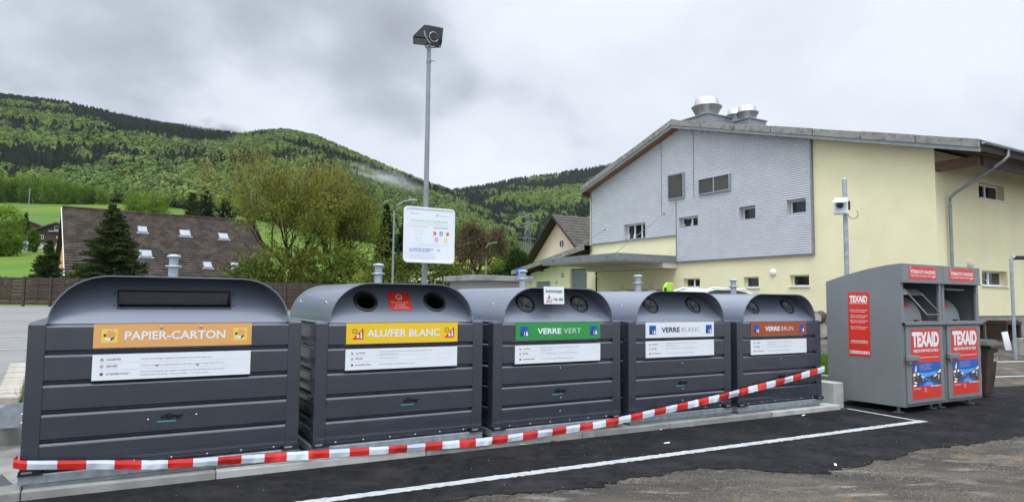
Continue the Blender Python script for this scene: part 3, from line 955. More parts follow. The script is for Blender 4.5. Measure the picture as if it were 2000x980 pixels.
def container(spec):
    s0, s1 = spec['s']
    Wd, D = s1 - s0, 1.78
    t = empty(spec['name'], P(s0, 6.57, 0.072 + tilt((s0 + s1) / 2)), spec['label'], 'recycling container', 'recycling containers standing in a row')
    pw = 0.122
    # planked body
    mb = MB()
    side_face(mb, M['paint'], pw, 0, 1, 0, Wd - 2 * pw, 0, 1)
    side_face(mb, M['paint'], 0.02, D - pw, 0, -1, D - 2 * pw, 1, 0)
    side_face(mb, M['paint'], Wd - 0.02, pw, 0, 1, D - 2 * pw, -1, 0)
    side_face(mb, M['paint'], Wd - pw, D, -1, 0, Wd - 2 * pw, 0, -1)
    mb.box(0.06, Wd - 0.06, 0.035, D - 0.035, ZB - 0.006, ZB - 0.001, M['paint'])
    mb.build('body', t)
    for (cx, cy) in ((0, 0), (Wd - pw, 0), (0, D - pw), (Wd - pw, D - pw)):
        mb = MB(); mb.box(cx, cx + pw, cy, cy + pw, 0.12, ZB, M['paint']); mb.build('corner_post', t, bevel=0.008)
    # galvanised skirt and rail
    mb = MB()
    mb.box(-0.006, Wd + 0.006, -0.008, D + 0.008, 0.036, 0.108, M['galv']); mb.build('skirt', t, bevel=0.006)
    mb = MB()
    mb.box(0.03, Wd - 0.03, 0.022, D - 0.022, 0.0, 0.030, M['galv']); mb.build('base_rail', t, bevel=0.004)
    # corner latches
    for cx in (-0.004, Wd - 0.15):
        mb = MB()
        mb.box(cx - 0.004, cx + 0.158, -0.034, 0.02, 0.1085, 0.122, M['rubber'])
        mb.box(cx, cx + 0.15, -0.028, -0.009, 0.1225, 0.146, M['rubber'])
        mb.box(cx + 0.02, cx + 0.09, -0.031, -0.0285, 0.126, 0.141, M['galv'])
        mb.build('latch', t, bevel=0.003)
    # rivets
    def rivet(x, z, y=0.006, r=0.0105):
        mb = MB()
        mb.lathe([(r, 0), (r * 0.8, 0.005), (r * 0.3, 0.008)], M['steel'], 10, mtx=Matrix.Translation((x, y, z)) @ Matrix.Rotation(math.pi / 2, 4, 'X'))
        mb.build('rivet', t)
    nr = 6 if Wd < 2 else 7
    for i in range(nr):
        rivet(pw + 0.10 + (Wd - 2 * pw - 0.20) * i / (nr - 1), 0.140)
    for (x, k, fz) in spec['rivets']: rivet(Wd * x, PLZ[k] + (PLZ[k + 1] - PLZ[k]) * fz)
    # hood: a bent sheet over the whole depth
    H, A, TK = 0.405, 0.43, 0.010
    out = arch(pw, Wd - pw, ZB, H, A); inn = arch(pw + TK, Wd - pw - TK, ZB, H - TK, A - TK)
    mb = MB()
    n = len(out)
    y0, y1 = -0.004, D
    vs = [(x, y0, z) for x, z in out] + [(x, y1, z) for x, z in out] + [(x, y0, z) for x, z in inn] + [(x, y1, z) for x, z in inn]
    fs = []
    for i in range(n - 1):
        fs += [(i, n + i, n + i + 1, i + 1), (2 * n + i, 2 * n + i + 1, 3 * n + i + 1, 3 * n + i), (i, i + 1, 2 * n + i + 1, 2 * n + i), (n + i, 3 * n + i, 3 * n + i + 1, n + i + 1)]
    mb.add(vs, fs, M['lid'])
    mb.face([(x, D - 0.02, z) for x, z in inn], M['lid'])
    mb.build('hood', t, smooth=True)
    for (x0, x1) in ((0.004, pw + 0.02), (Wd - pw - 0.02, Wd - 0.004)):
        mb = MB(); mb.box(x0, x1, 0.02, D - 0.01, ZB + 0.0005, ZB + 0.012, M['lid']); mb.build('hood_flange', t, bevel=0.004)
    for y in (0.35, D - 0.3):
        for sx in (0, 1):
            w = math.radians(150)
            x, z = pw + A + A * math.cos(w), ZB + H * math.sin(w)
            nrm = Vector((math.cos(w) / A, 0, math.sin(w) / H)).normalized()
            if sx: x = Wd - x; nrm.x = -nrm.x
            q = nrm.to_track_quat('Z', 'Y').to_matrix().to_4x4()
            mb = MB(); mb.lathe([(0.012, 0), (0.009, 0.006), (0.003, 0.009)], M['steel'], 10, mtx=Matrix.Translation((x, y, z)) @ q); mb.build('hood_rivet', t)
    # leaning front of the hood with the openings cut out
    lean = 0.74
    al = math.atan(lean)
    ezv = Vector((0, math.sin(al), math.cos(al))); nv = Vector((0, -math.cos(al), math.sin(al))); exv = Vector((1, 0, 0))
    O = Vector((0, 0.022, ZB))
    L2P = lambda x, q: O + exv * x + ezv * q           # x across, q up the slope
    sl = 1 / math.cos(al)
    bm = bmesh.new()
    loops = [[L2P(x, (z - ZB) * sl) for x, z in inn]]
    holes = []
    if spec['ports'] == 'slot':
        xa, xb, qa, qb = 0.615, 1.51, 0.165, 0.335
        loops.append([L2P(xa, qa), L2P(xb, qa), L2P(xb, qb), L2P(xa, qb)])
    else:
        R = 0.118
        for fx in spec['ports']:
            cx, cq = fx, 0.265
            holes.append((cx, cq, R))
            loops.append([L2P(cx + R * math.cos(2 * math.pi * k / 28), cq + R * math.sin(2 * math.pi * k / 28)) for k in range(28)])
    es = []
    for lp in loops:
        vv = [bm.verts.new(q) for q in lp]
        es += [bm.edges.new((vv[i], vv[(i + 1) % len(vv)])) for i in range(len(vv))]
    bmesh.ops.triangle_fill(bm, edges=es, use_beauty=True)
    for f in bm.faces:
        if f.normal.dot(nv) < 0: f.normal_flip()
    me = bpy.data.meshes.new('hood_front'); bm.to_mesh(me); bm.free()
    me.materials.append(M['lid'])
    hf = bpy.data.objects.new('hood_front', me); COL.objects.link(hf); hf.parent = t
    basis = Matrix((exv, ezv, nv)).transposed().to_4x4()
    for (cx, cq, R) in holes:
        mtx = Matrix.Translation(L2P(cx, cq)) @ basis
        mb = MB()
        mb.lathe([(R - 0.020, -0.05), (R - 0.020, 0.008), (R - 0.014, 0.015), (R - 0.004, 0.016), (R + 0.010, 0.008), (R + 0.012, 0.001)][::-1], M['rubber'], 32, mtx=mtx)
        # open the two caps the lathe closes
        mb.f = mb.f[:-2]; mb.m = mb.m[:-2]
        pt = mb.build('port', t, smooth=True)
        mb = MB()
        if spec['open']:
            mb.lathe([(R - 0.020, -0.34), (R - 0.020, -0.05)], M['void'], 28, mtx=mtx)
            mb.f = mb.f[:-1]; mb.m = mb.m[:-1]
            mb.build('chute', pt)
        else:
            Ri = R - 0.019
            K = 6
            rot0 = spec.get('twist', 0.4) + (0.5 if cx > Wd / 2 else 0)
            for k in range(K):
                w0, w1 = rot0 + 2 * math.pi * k / K + 0.03, rot0 + 2 * math.pi * (k + 1) / K - 0.03
                dz = (-0.035, -0.012, -0.028, -0.006, -0.040, -0.016)[k]
                pts = [Vector((0.004 * math.cos((w0 + w1) / 2), 0.004 * math.sin((w0 + w1) / 2), dz - 0.012))]
                pts += [Vector((Ri * math.cos(w0 + (w1 - w0) * j / 5), Ri * math.sin(w0 + (w1 - w0) * j / 5), 0.004)) for j in range(6)]
                mb.face([mtx @ q for q in pts], M['flap'])
            mb.disc(mtx @ Vector((0, 0, -0.06)), Ri, M['void'], exv, ezv, 24)
            mb.build('rubber_flap', pt)
    if spec['ports'] == 'slot':
        mb = MB()
        for (a, b, c, d) in ((xa - 0.012, xb + 0.012, qb, qb + 0.012), (xa - 0.012, xb + 0.012, qa - 0.014, qa), (xa - 0.012, xa, qa, qb), (xb, xb + 0.012, qa, qb)):
            mb.prism([L2P(a, c), L2P(b, c), L2P(b, d), L2P(a, d)], nv * 0.012, M['paint'])
        for (x, q) in ((xa - 0.03, qa + 0.02), (xa - 0.03, qb - 0.02), (xb + 0.03, qa + 0.02), (xb + 0.03, qb - 0.02)):
            mb.disc(L2P(x, q) + nv * 0.003, 0.008, M['rubber'], exv, ezv, 10)
        so = mb.build('paper_slot', t)
        mb = MB()
        # hinged flap hanging a little inwards, with a dark gap beneath
        hi = L2P(0, qb) - nv * 0.006; lo = hi + Vector((0, 0.012, -0.115))
        mb.prism([hi + exv * xa, hi + exv * xb, lo + exv * xb, lo + exv * xa], nv * 0.006, M['paint'])
        mb.prism([L2P(xa, qa) - nv * 0.2, L2P(xb, qa) - nv * 0.2, L2P(xb, qb) - nv * 0.2, L2P(xa, qb) - nv * 0.2], -nv * 0.01, M['void'])
        for (a, b, c, d) in ((xa, xb, qa, qa), (xa, xb, qb, qb), (xa, xa, qa, qb), (xb, xb, qa, qb)):
            mb.face([L2P(a, c), L2P(b, d), L2P(b, d) - nv * 0.2, L2P(a, c) - nv * 0.2], M['void'])
        mb.build('slot_flap', so)
    # mushroom lifting post behind the hood top
    mb = MB()
    zt = ZB + H
    mb.lathe([(0.046, -0.012), (0.046, 0.115), (0.074, 0.118), (0.078, 0.126), (0.074, 0.134), (0.043, 0.138), (0.043, 0.210), (0.060, 0.213), (0.066, 0.225), (0.054, 0.240), (0.02, 0.247)],
             M['galv'], 20, c=(Wd / 2, 0.88, zt))
    mb.build('lifting_post', t, smooth=True)
    # name banner on the top plank
    bx0, bx1, bz0, bz1 = spec['banner']
    yf = -0.004
    mb = MB(); mb.box(bx0, bx1, yf, 0.0065, bz0, bz1, M[spec['col']]); bn = mb.build('banner', t)
    mb = MB()
    oo = (0, yf - 0.0015, 0)
    zc, hh = (bz0 + bz1) / 2, bz1 - bz0
    x = (bx0 + bx1) / 2
    if len(spec['words']) == 1:
        put_text(mb, spec['words'][0], M[spec['ink'][0]], x, zc - 0.17 * hh, 0.35 * hh, width=spec['tw'], align='c', o=oo, weight=0.022)
    else:
        w1, w2 = spec['tw']
        xs = x - (w1 + w2 + 0.035) / 2
        put_text(mb, spec['words'][0], M[spec['ink'][0]], xs, zc - 0.15 * hh, 0.31 * hh, width=w1, o=oo, weight=0.03)
        put_text(mb, spec['words'][1], M[spec['ink'][1]], xs + w1 + 0.035, zc - 0.15 * hh, 0.31 * hh, width=w2, o=oo, weight=-0.012)
    mb.build('lettering', bn)
    for px_c in (bx0 + 0.115, bx1 - 0.10):
        mb = MB(); q = 0.058; y = yf - 0.001
        X = lambda a, b, yy=0: (px_c + a * q, y - 0.0006 * yy, zc + b * q)
        if spec['icon'] == 'paper':
            mb.face([X(-1, -1), X(1, -1), X(1, 1), X(-1, 1)], M['lemon'])
            mb.face([X(-.75, -.05, 1), X(.2, -.3, 1), X(.85, .1, 1), X(.8, .5, 1), X(-.1, .45, 1), X(-.7, .4, 1)], M['orange'])
            mb.face([X(-.35, .35, 2), X(.35, .25, 2), X(.55, .75, 2), X(-.15, .85, 2)], M['orange'])
            mb.face([X(-.55, -.5, 2), X(.1, -.75, 2), X(.15, -.4, 2), X(-.5, -.15, 2)], M['paper'])
            mb.face([X(.1, -.75, 2), X(.6, -.35, 2), X(.6, -.1, 2), X(.15, -.4, 2)], M['wood_dark'])
            mb.face([X(-.8, .0, 2), X(-.5, -.15, 2), X(-.4, .15, 2), X(-.7, .3, 2)], M['wood_red'])
        elif spec['icon'] == 'alu':
            mb.face([X(-1, -1), X(1, -1), X(1, 1)], M['red'])
            mb.ring(X(-.5, .42, 1), .46 * q, .36 * q, M['ink'])
            put_text(mb, 'alu', M['ink'], px_c - .5 * q, zc + .34 * q, .2 * q, align='c', o=(0, y - 0.001, 0))
            mb.face([X(.5, -.8, 1), X(.9, -.8, 1), X(.9, .25, 1), X(.7, .5, 1), X(.5, .25, 1)], M['paper'])
            mb.face([X(-.15, -.75, 1), X(.25, -.75, 1), X(.25, -.2, 1), X(-.15, -.2, 1)], M['paper'])
            mb.face([X(.85, -.8, 2), X(.97, -.8, 2), X(.97, .3, 2), X(.7, .55, 2)], M['ink'])
        else:
            mb.face([X(-1, -1), X(1, -1), X(1, 1), X(-1, 1)], M['blue'])
            mb.face([X(-.35, -.9, 1), X(.15, -.9, 1), X(.15, .1, 1), X(.0, .35, 1), X(.0, .95, 1), X(-.2, .95, 1), X(-.2, .35, 1), X(-.35, .1, 1)], M['ink'])
            mb.face([X(-.05, -.85, 2), X(.1, -.85, 2), X(.1, .0, 2), X(-.05, .0, 2)], M['paper'])
            mb.face([X(-.85, -.9, 1), X(-.5, -.9, 1), X(-.5, -.3, 1), X(-.67, .1, 1), X(-.85, -.3, 1)], M['teal'] if spec['icon'] == 'x' else M['ink'])
            mb.face([X(.4, -.85, 1), X(.85, -.85, 1), X(.85, -.4, 1), X(.7, -.15, 1), X(.65, .05, 1), X(.55, .05, 1), X(.5, -.15, 1), X(.4, -.4, 1)], M['paper'])
        mb.build('pictogram', bn)
    if spec.get('ban_rivets'):
        for fx, z in ((0.401, bz1 - 0.03), (0.652, bz1 - 0.03), (0.385, spec['info'][2] + 0.115), (0.640, spec['info'][2] + 0.11)):
            rx = bx0 + (bx1 - bx0) * fx
            mb = MB(); mb.lathe([(0.012, 0), (0.009, 0.006), (0.003, 0.009)], M['steel'], 10, mtx=Matrix.Translation((rx, yf - 0.001, z)) @ Matrix.Rotation(math.pi / 2, 4, 'X')); mb.build('banner_rivet', t)
    # sorting rules panel
    ix0, ix1, iz0, iz1 = spec['info']
    mb = MB(); mb.box(ix0, ix1, yf, 0.0065, iz0, iz1, M['paper']); ip = mb.build('info_panel', t)
    mb = MB()
    ih, iw = iz1 - iz0, ix1 - ix0
    rows = spec['rows']
    zrow = (0.80, 0.54, 0.24)
    for k, (head, cc) in enumerate((('ACCEPTÉS', 'green'), ('REFUSÉS', 'red'), ('LE SAVIEZ-VOUS ?', 'ink'))):
        zz = iz0 + ih * zrow[k]
        mb.disc((ix0 + 0.055 * iw, yf - 0.001, zz), 0.058 * ih, M[cc], n=16)
        if k == 0:
            mb.tube([(ix0 + .05 * iw, yf - .0018, zz), (ix0 + .054 * iw, yf - .0018, zz - .02 * ih), (ix0 + .062 * iw, yf - .0018, zz + .025 * ih)], 0.0022, M['white'], 4)
        elif k == 1:
            for sg in (-1, 1):
                mb.tube([(ix0 + .049 * iw, yf - .0018, zz - sg * .025 * ih), (ix0 + .061 * iw, yf - .0018, zz + sg * .025 * ih)], 0.0022, M['white'], 4)
        else:
            put_text(mb, '?', M['white'], ix0 + 0.055 * iw, zz - .028 * ih, .06 * ih, align='c', o=(0, yf - .0018, 0))
        put_text(mb, head, M['ink'], ix0 + 0.082 * iw, zz - 0.035 * ih, 0.072 * ih, maxw=0.19 * iw, o=(0, yf - 0.001, 0), weight=0.012)
        for j, line in enumerate(rows[k]):
            dz = 0 if len(rows[k]) == 1 else (0.055 if j == 0 else -0.075)
            put_text(mb, line, M['ink_grey'], ix0 + 0.285 * iw, zz + (dz - 0.035) * ih, 0.070 * ih, maxw=0.68 * iw, o=(0, yf - 0.001, 0))
    for zz in (0.67, 0.41):
        mb.box(ix0 + 0.04 * iw, ix0 + 0.96 * iw, yf - 0.001, yf - 0.0002, iz0 + ih * zz, iz0 + ih * (zz + 0.006), M['ink_pale'])
    mb.build('lettering', ip)
    # maker's badge on the lower plank
    mb = MB()
    zz = PLZ[1] + (PLZ[2] - PLZ[1]) * 0.52 if spec['name'] else 0
    bxc = Wd * spec.get('badge', 0.52)
    put_text(mb, 'villiger', M['void'], bxc, zz, 0.050, width=0.18, align='c', o=(0, 0.002, 0), weight=0.02)
    mb.box(bxc - 0.11, bxc + 0.03, 0.003, 0.0065, zz - 0.022, zz - 0.012, M['teal'])
    mb.build('maker_badge', t)
    return t, Wd, L2P, exv, ezv, nv


GL = [['Bouteilles et flacons en verre, bocaux à confiture sans couvercle,', 'séparés par couleur'], ['Miroir, vaisselle, porcelaine, verre plat, ampoules, céramique, etc.'], ['Le verre peut être recyclé à l\'infini sans perdre sa qualité.']]
SPECS = [
    dict(name='paper_container', s=(-0.626, 1.518), label='wide dark grey paper and cardboard container with an orange banner and a long slot', col='orange', icon='paper',
         words=['PAPIER-CARTON'], ink=['paper'], tw=0.79, banner=(0.448, 1.690, ZB - 0.203, ZB - 0.004), info=(0.450, 1.688, 0.826, 1.040), ports='slot', open=False, ban_rivets=True, badge=0.495,
         rivets=[(0.41, 1, 0.55), (0.585, 1, 0.62)],
         rows=[['Carton d\'emballage, magazine, enveloppe, lettre, bloc-notes, etc.'], ['Carton à pizza, tout papier-carton souillé (gras, peint), brique Tetra Pak, etc.'],
               ['Il est plus écologique de recycler le papier que d\'en produire du neuf à partir', 'd\'arbres (fibres de bois). 1 tonne recyclée = 14 arbres sauvés.']]),
    dict(name='can_container', s=(1.655, 3.488), label='dark grey container with a yellow banner and two open round black holes', col='yellow', icon='alu',
         words=['ALU/FER BLANC'], ink=['paper'], tw=0.80, banner=(0.297, 1.519, ZB - 0.210, ZB - 0.004), info=(0.295, 1.517, 0.830, 1.036), ports=[0.545, 1.320], open=True, rivets=[], badge=0.545,
         rows=[['Canette de boisson en aluminium, boîte de conserve, capsule de café,', 'couvercle de bocaux, etc.'], ['Aérosol, pile, poêle, etc.'], ['Le fer est séparé de l\'aluminium par un aimant.']]),
    dict(name='green_glass_container', s=(3.620, 5.445), label='dark grey glass container with a green banner and a white notice hung on its hood', col='green', icon='glass',
         words=['VERRE', 'VERT'], ink=['white', 'white'], tw=(0.335, 0.255), banner=(0.288, 1.501, ZB - 0.205, ZB - 0.004), info=(0.284, 1.501, 0.826, 1.034), ports=[0.525, 1.310], open=False, twist=0.45,
         rivets=[(0.5, 2, .75), (0.505, 1, .26), (0.5, 0, .6)], rows=GL, badge=0.5),
    dict(name='white_glass_container', s=(5.576, 7.431), label='dark grey glass container with a white banner between the green and the brown glass ones', col='paper', icon='glass',
         words=['VERRE', 'BLANC'], ink=['ink', 'ink_grey'], tw=(0.325, 0.34), banner=(0.284, 1.519, ZB - 0.205, ZB - 0.004), info=(0.284, 1.517, 0.838, 1.050), ports=[0.525, 1.310], open=False, twist=1.0,
         rivets=[(0.5, 2, .7), (0.505, 1, .26), (0.5, 0, .6)], rows=GL, badge=0.5),
    dict(name='brown_glass_container', s=(7.562, 9.445), label='dark grey glass container with a rust brown banner at the far end of the row', col='brown', icon='glass',
         words=['VERRE', 'BRUN'], ink=['white', 'white'], tw=(0.325, 0.275), banner=(0.285, 1.523, ZB - 0.205, ZB - 0.004), info=(0.281, 1.527, 0.822, 1.034), ports=[0.535, 1.330], open=False, twist=0.1,
         rivets=[(0.5, 2, .7), (0.505, 1, .26), (0.5, 0, .6)], rows=GL, badge=0.5),
]
for sp in SPECS:
    res = container(sp)
    t, Wd, L2P, exv, ezv, nv = res
    if sp['name'] == 'can_container':
        mb = MB()
        O = L2P(0.795, 0.155) + nv * 0.002; sk = Vector((0.0, 0, 0))
        w, h = 0.245, 0.235
        mb.prism([O, O + exv * w, O + exv * w + ezv * h, O + ezv * h], nv * 0.002, M['red'])
        st = mb.build('red_sticker', t)
        mb = MB()
        oo = O + nv * 0.0032
        mb.ring(oo + exv * w / 2 + ezv * h * 0.72, 0.036, 0.029, M['white'], exv, ezv)
        for k in range(5):
            a0 = math.pi * (1.1 + 0.16 * k)
            mb.tube([oo + exv * (w / 2 + 0.016 * math.cos(a0)) + ezv * (h * .72 + 0.016 * math.sin(a0)), oo + exv * (w / 2 + 0.016 * math.cos(a0 + .5)) + ezv * (h * .72 + 0.016 * math.sin(a0 + .5))], 0.0022, M['white'], 4)
        for k, wd in enumerate((0.19, 0.11, 0.12, 0.17)):
            put_text(mb, ('Merci de bien aplatir', 'les canettes', 'et les boîtes', 'avant de les jeter')[k], M['white'], w / 2, h * (0.40 - 0.10 * k), 0.013, width=wd, align='c', o=oo, ex=exv, ez=ezv)
        mb.build('lettering', st)
    if sp['name'] == 'green_glass_container':
        n0 = empty('paper_notice', t.location + P(0.665, 0.0) * 1.0, 'white hand written notice with a red warning triangle on the green glass container', 'notice')
        mb = MB()
        w, h = 0.285, 0.205
        zt = ZB + 0.405
        mb.prism([(0, -0.016, zt - h + 0.012), (w, -0.018, zt - h + 0.012), (w, -0.008, zt + 0.012), (0, -0.006, zt + 0.012)], (0, 0.003, 0), M['paper'])
        mb.build('sheet', n0)
        mb = MB()
        oo = (0, -0.0205, zt - h + 0.012); ez = Vector((0, 0.010, h)).normalized()
        put_text(mb, 'Ouverture de l\'écopoint', M['ink'], w * .5, h * .66, 0.040, width=w * .84, align='c', o=oo, ez=ez, weight=0.01)
        put_text(mb, '1 mai', M['ink'], w * .44, h * .20, 0.042, width=w * .20, o=oo, ez=ez, weight=0.01)
        put_text(mb, 'au', M['orange'], w * .66, h * .20, 0.036, width=w * .06, o=oo, ez=ez, weight=0.01)
        put_text(mb, 'matin', M['ink'], w * .74, h * .20, 0.042, width=w * .19, o=oo, ez=ez, weight=0.01)
        tri = [(w * .12, h * .15), (w * .38, h * .15), (w * .25, h * .52)]
        T = lambda q: Vector(oo) + Vector((1, 0, 0)) * q[0] + ez * q[1]
        mb.tube([T(tri[0]), T(tri[1]), T(tri[2]), T(tri[0])], 0.0045, M['red'], 5)
        put_text(mb, '!', M['ink'], w * .25, h * .21, 0.045, align='c', o=oo, ez=ez, weight=0.02)
        mb.build('lettering', n0)


# ------------------------------------------------------------------ barrier tape
def tape():
    ctr = [(-0.66, 6.52, 0.290), (-0.60, 6.505, 0.276), (0.308, 6.50, 0.178), (1.59, 6.49, 0.118), (2.6, 6.48, 0.082), (3.45, 6.48, 0.066), (4.4, 6.48, 0.088), (5.29, 6.49, 0.132), (6.2, 6.50, 0.205),
           (7.06, 6.51, 0.290), (8.2, 6.52, 0.418), (9.30, 6.525, 0.555), (9.455, 6.53, 0.575)]
    ss = [c[0] for c in ctr]
    mb = MB()
    s = -0.66
    n = 0
    bw = 0.197
    edges = []
    while s < 9.455:
        e = min(9.455, s + (0.09 if n == 0 else bw))
        m = M['tape_red'] if n % 2 == 0 else M['tape_white']
        k = 9
        for i in range(k):
            a, b = s + (e - s) * i / k, s + (e - s) * (i + 1) / k
            rows = []
            for q in (a, b):
                z = interp(q, ss, [c[2] for c in ctr]); d = interp(q, ss, [c[1] for c in ctr])
                tw = 0.020 * noise.noise(Vector((q * 1.7, 2, 0))) + 0.010 * noise.noise(Vector((q * 11, 5, 0)))
                h = (0.037 + 0.0012 * max(0, q)) * (1 - 0.16 * abs(noise.noise(Vector((q * 1.1, 9, 0)))))
                z += 0.008 * noise.noise(Vector((q * .9, 31, 0))) + 0.0025 * noise.noise(Vector((q * 13, 17, 0)))
                rows.append([P(q, d - tw - 0.004, z + h), P(q, d - 0.010 - 0.6 * tw, z + (0.2 + .5 * noise.noise(Vector((q * 2.3, 44, 0)))) * h), P(q, d - 0.002 + tw, z - h)])
            for j in range(2):
                mb.face((rows[0][j + 1], rows[1][j + 1], rows[1][j], rows[0][j]), m)
        s = e; n += 1
    # turned round the corner of the last container and tied off
    mb.face((P(9.455, 6.53, 0.533), P(9.462, 6.62, 0.55), P(9.462, 6.62, 0.63), P(9.455, 6.53, 0.617)), M['tape_white'])
    mb.face((P(-0.66, 6.52, 0.248), P(-0.66, 6.52, 0.332), P(-0.645, 6.62, 0.335), P(-0.645, 6.62, 0.255)), M['tape_red'])
    o = mb.build('barrier_tape', smooth=False)
    sd = o.modifiers.new('thick', 'SOLIDIFY'); sd.thickness = 0.0012
    tag(o, 'red and white striped barrier tape sagging along the front of the containers', 'barrier tape')


tape()


# ------------------------------------------------------------------ clothing containers
def clothing(s0, label, flap_down, Wd=1.15):
    t = empty('clothing_container', P(s0, 5.76, -0.065), label, 'clothing container', 'grey clothing containers side by side')
    z0, zf, zk, D = 0.105, 2.275, 2.02, 1.25
    m = M['texaid']
    # side outline in (y, z)
    prof = [(0, z0), (D, z0), (D, zk), (0.9, zk + 0.105), (0.5, zk + 0.195), (0.22, zf - 0.015), (0.05, zf), (0, zf)]
    za, zb = 1.39, 2.00                       # chute opening
    mb = MB()
    for x in (0, Wd - 0.02):
        # side sheet, leaving nothing out: the opening is at the front only
        mb.prism([(x, y, z) for y, z in prof], (0.02, 0, 0), m)
    for (a, b) in zip(prof[1:-1], prof[2:]):
        mb.face([(0.02, a[0], a[1] - 0.002), (Wd - 0.02, a[0], a[1] - 0.002), (Wd - 0.02, b[0], b[1] - 0.002), (0.02, b[0], b[1] - 0.002)], m)
    mb.face([(0.02, 0.0, z0 + 0.004), (0.02, D, z0 + 0.004), (Wd - 0.02, D, z0 + 0.004), (Wd - 0.02, 0, z0 + 0.004)], m)
    mb.box(0.02, 0.075, 0.002, 0.04, za, zb, m); mb.box(Wd - 0.085, Wd - 0.02, 0.002, 0.04, za, zb, m)
    mb.build('cabinet', t, bevel=0.006)
    mb = MB()
    mb.box(-0.004, Wd + 0.004, -0.035, 0.02, zb, zf + 0.003, m); mb.box(-0.008, Wd + 0.008, -0.06, 0.01, zb - 0.016, zb - 0.001, m)
    hd = mb.build('header', t, bevel=0.006)
    mb = MB()
    mb.box(0.075, Wd - 0.085, 0.62, 0.64, za, zb, M['texaid_in'])                # chamber back
    mb.face([(0.021, 0.04, za), (0.021, 0.62, za), (0.021, 0.62, zb), (0.021, 0.04, zb)], M['texaid_in'])
    mb.face([(Wd - 0.021, 0.04, za), (Wd - 0.021, 0.04, zb), (Wd - 0.021, 0.62, zb), (Wd - 0.021, 0.62, za)], M['texaid_in'])
    mb.box(0.021, Wd - 0.021, 0.02, 0.62, zb - 0.01, zb - 0.003, M['texaid_in'])
    mb.build('chute_chamber', t)
    mb = MB()
    mb.box(0.022, Wd - 0.022, 0.001, 0.62, za - 0.02, za, m); mb.box(-0.004, Wd + 0.004, -0.05, -0.002, za - 0.02, za, m); mb.box(-0.004, Wd + 0.004, -0.056, -0.0505, za - 0.05, za + 0.004, m)
    mb.build('shelf', t, bevel=0.004)
    # quarter-round drop drum at the left of the chamber with its red label
    mb = MB()
    n = 14
    cy, cz, R = 0.58, za, 0.42
    prf = [(cy - R * math.sin(math.pi / 2 * (1 - k / n)), cz + R * math.cos(math.pi / 2 * (1 - k / n))) for k in range(n + 1)]
    for (a, b) in zip(prf[:-1], prf[1:]):
        mb.face([(0.08, a[0], a[1]), (Wd - 0.30, a[0], a[1]), (Wd - 0.30, b[0], b[1]), (0.08, b[0], b[1])], m)
    mb.face([(Wd - 0.30, cy, cz)] + [(Wd - 0.30, y, z) for y, z in prf], m)
    dr = mb.build('drop_drum', t, smooth=True)
    mb = MB()
    for k in range(5, 10):
        a, b = prf[k], prf[k + 1]
        mb.face([(0.30, a[0] - .004, a[1] + .003), (0.60, a[0] - .004, a[1] + .003), (0.60, b[0] - .004, b[1] + .003), (0.30, b[0] - .004, b[1] + .003)], M['red'])
    A, B = Vector((0, prf[5][0] - .008, prf[5][1] + .006)), Vector((0, prf[10][0] - .008, prf[10][1] + .006))
    ez = (B - A).normalized(); Lg = (B - A).length
    put_text(mb, 'TEXAID', M['white'], 0.33, Lg * .42, Lg * .26, width=0.25, o=A + Vector((0, -.012, .012)), ez=ez, weight=0.03)
    put_text(mb, 'Ouvrir', M['white'], 0.33, Lg * .18, Lg * .12, width=0.12, o=A + Vector((0, -.012, .012)), ez=ez)
    mb.build('drum_label', dr)
    # wire handle of the chute flap
    mb = MB()
    if flap_down:
        a, b = Vector((0.36, 0.10, 1.83)), Vector((0.74, 0.10, 1.83))
        c, d = Vector((0.52, -0.10, 1.50)), Vector((0.95, -0.10, 1.50))
        mb.tube([a, c, d, b], 0.009, M['galv'], 8)
        mb.prism([(0.08, 0.11, 1.80), (0.86, 0.11, 1.80), (0.80, 0.20, 1.89), (0.08, 0.20, 1.89)], (0, 0, 0.008), m)
        fl = mb.build('chute_flap', t)
        mb = MB(); mb.prism([(0.19, 0.108, 1.811), (0.42, 0.108, 1.811), (0.46, 0.196, 1.900), (0.22, 0.196, 1.900)], (0, -0.004, 0.002), M['paper'])
        put_text(mb, 'Pousser', M['ink'], 0.24, 0.04, 0.03, width=0.16, o=(0, 0.101, 1.812), ez=Vector((0, .09, .09)).normalized())
        mb.build('flap_label', fl)
    else:
        a, b = Vector((0.12, 0.42, 1.95)), Vector((0.62, 0.42, 1.95))
        c, d = Vector((0.26, 0.06, 1.90)), Vector((0.80, 0.06, 1.90))
        mb.tube([a, c, d, b], 0.009, M['galv'], 8)
        mb.build('chute_flap', t)
    mb = MB(); mb.box(0.50, 0.58, 0.05, 0.10, za, za + 0.025, M['rubber']); mb.build('stop_block', t, bevel=0.006)
    mb = MB(); mb.box(Wd - 0.082, Wd - 0.03, -0.006, 0.002, zb - 0.13, zb - 0.01, M['galv']); mb.disc((Wd - .056, -.007, zb - .045), 0.009, M['ink'], n=10); mb.disc((Wd - .056, -.007, zb - .095), 0.009, M['ink'], n=10); mb.build('lock_plate', t)
    # door
    mb = MB(); mb.box(0.06, Wd - 0.06, -0.030, -0.002, z0 + 0.045, za - 0.075, m); dd = mb.build('door', t, bevel=0.008)
    mb = MB(); mb.box(0.03, Wd - 0.03, -0.001, 0.02, z0, za - 0.055, m); mb.build('door_frame', t, bevel=0.006)
    mb = MB(); mb.box(0.015, 0.33, -0.085, -0.03, 0.80, 0.875, m); mb.box(0.05, 0.13, -0.07, -0.031, 0.755, 0.799, M['galv_dark']); mb.build('door_handle', dd, bevel=0.008)
    for zz in (0.38, 0.80, 1.17):
        mb = MB(); mb.tube([(Wd - 0.045, -0.012, zz), (Wd - 0.045, -0.012, zz + 0.12)], 0.013, M['texaid'], 8)
        mb.build('hinge', dd)
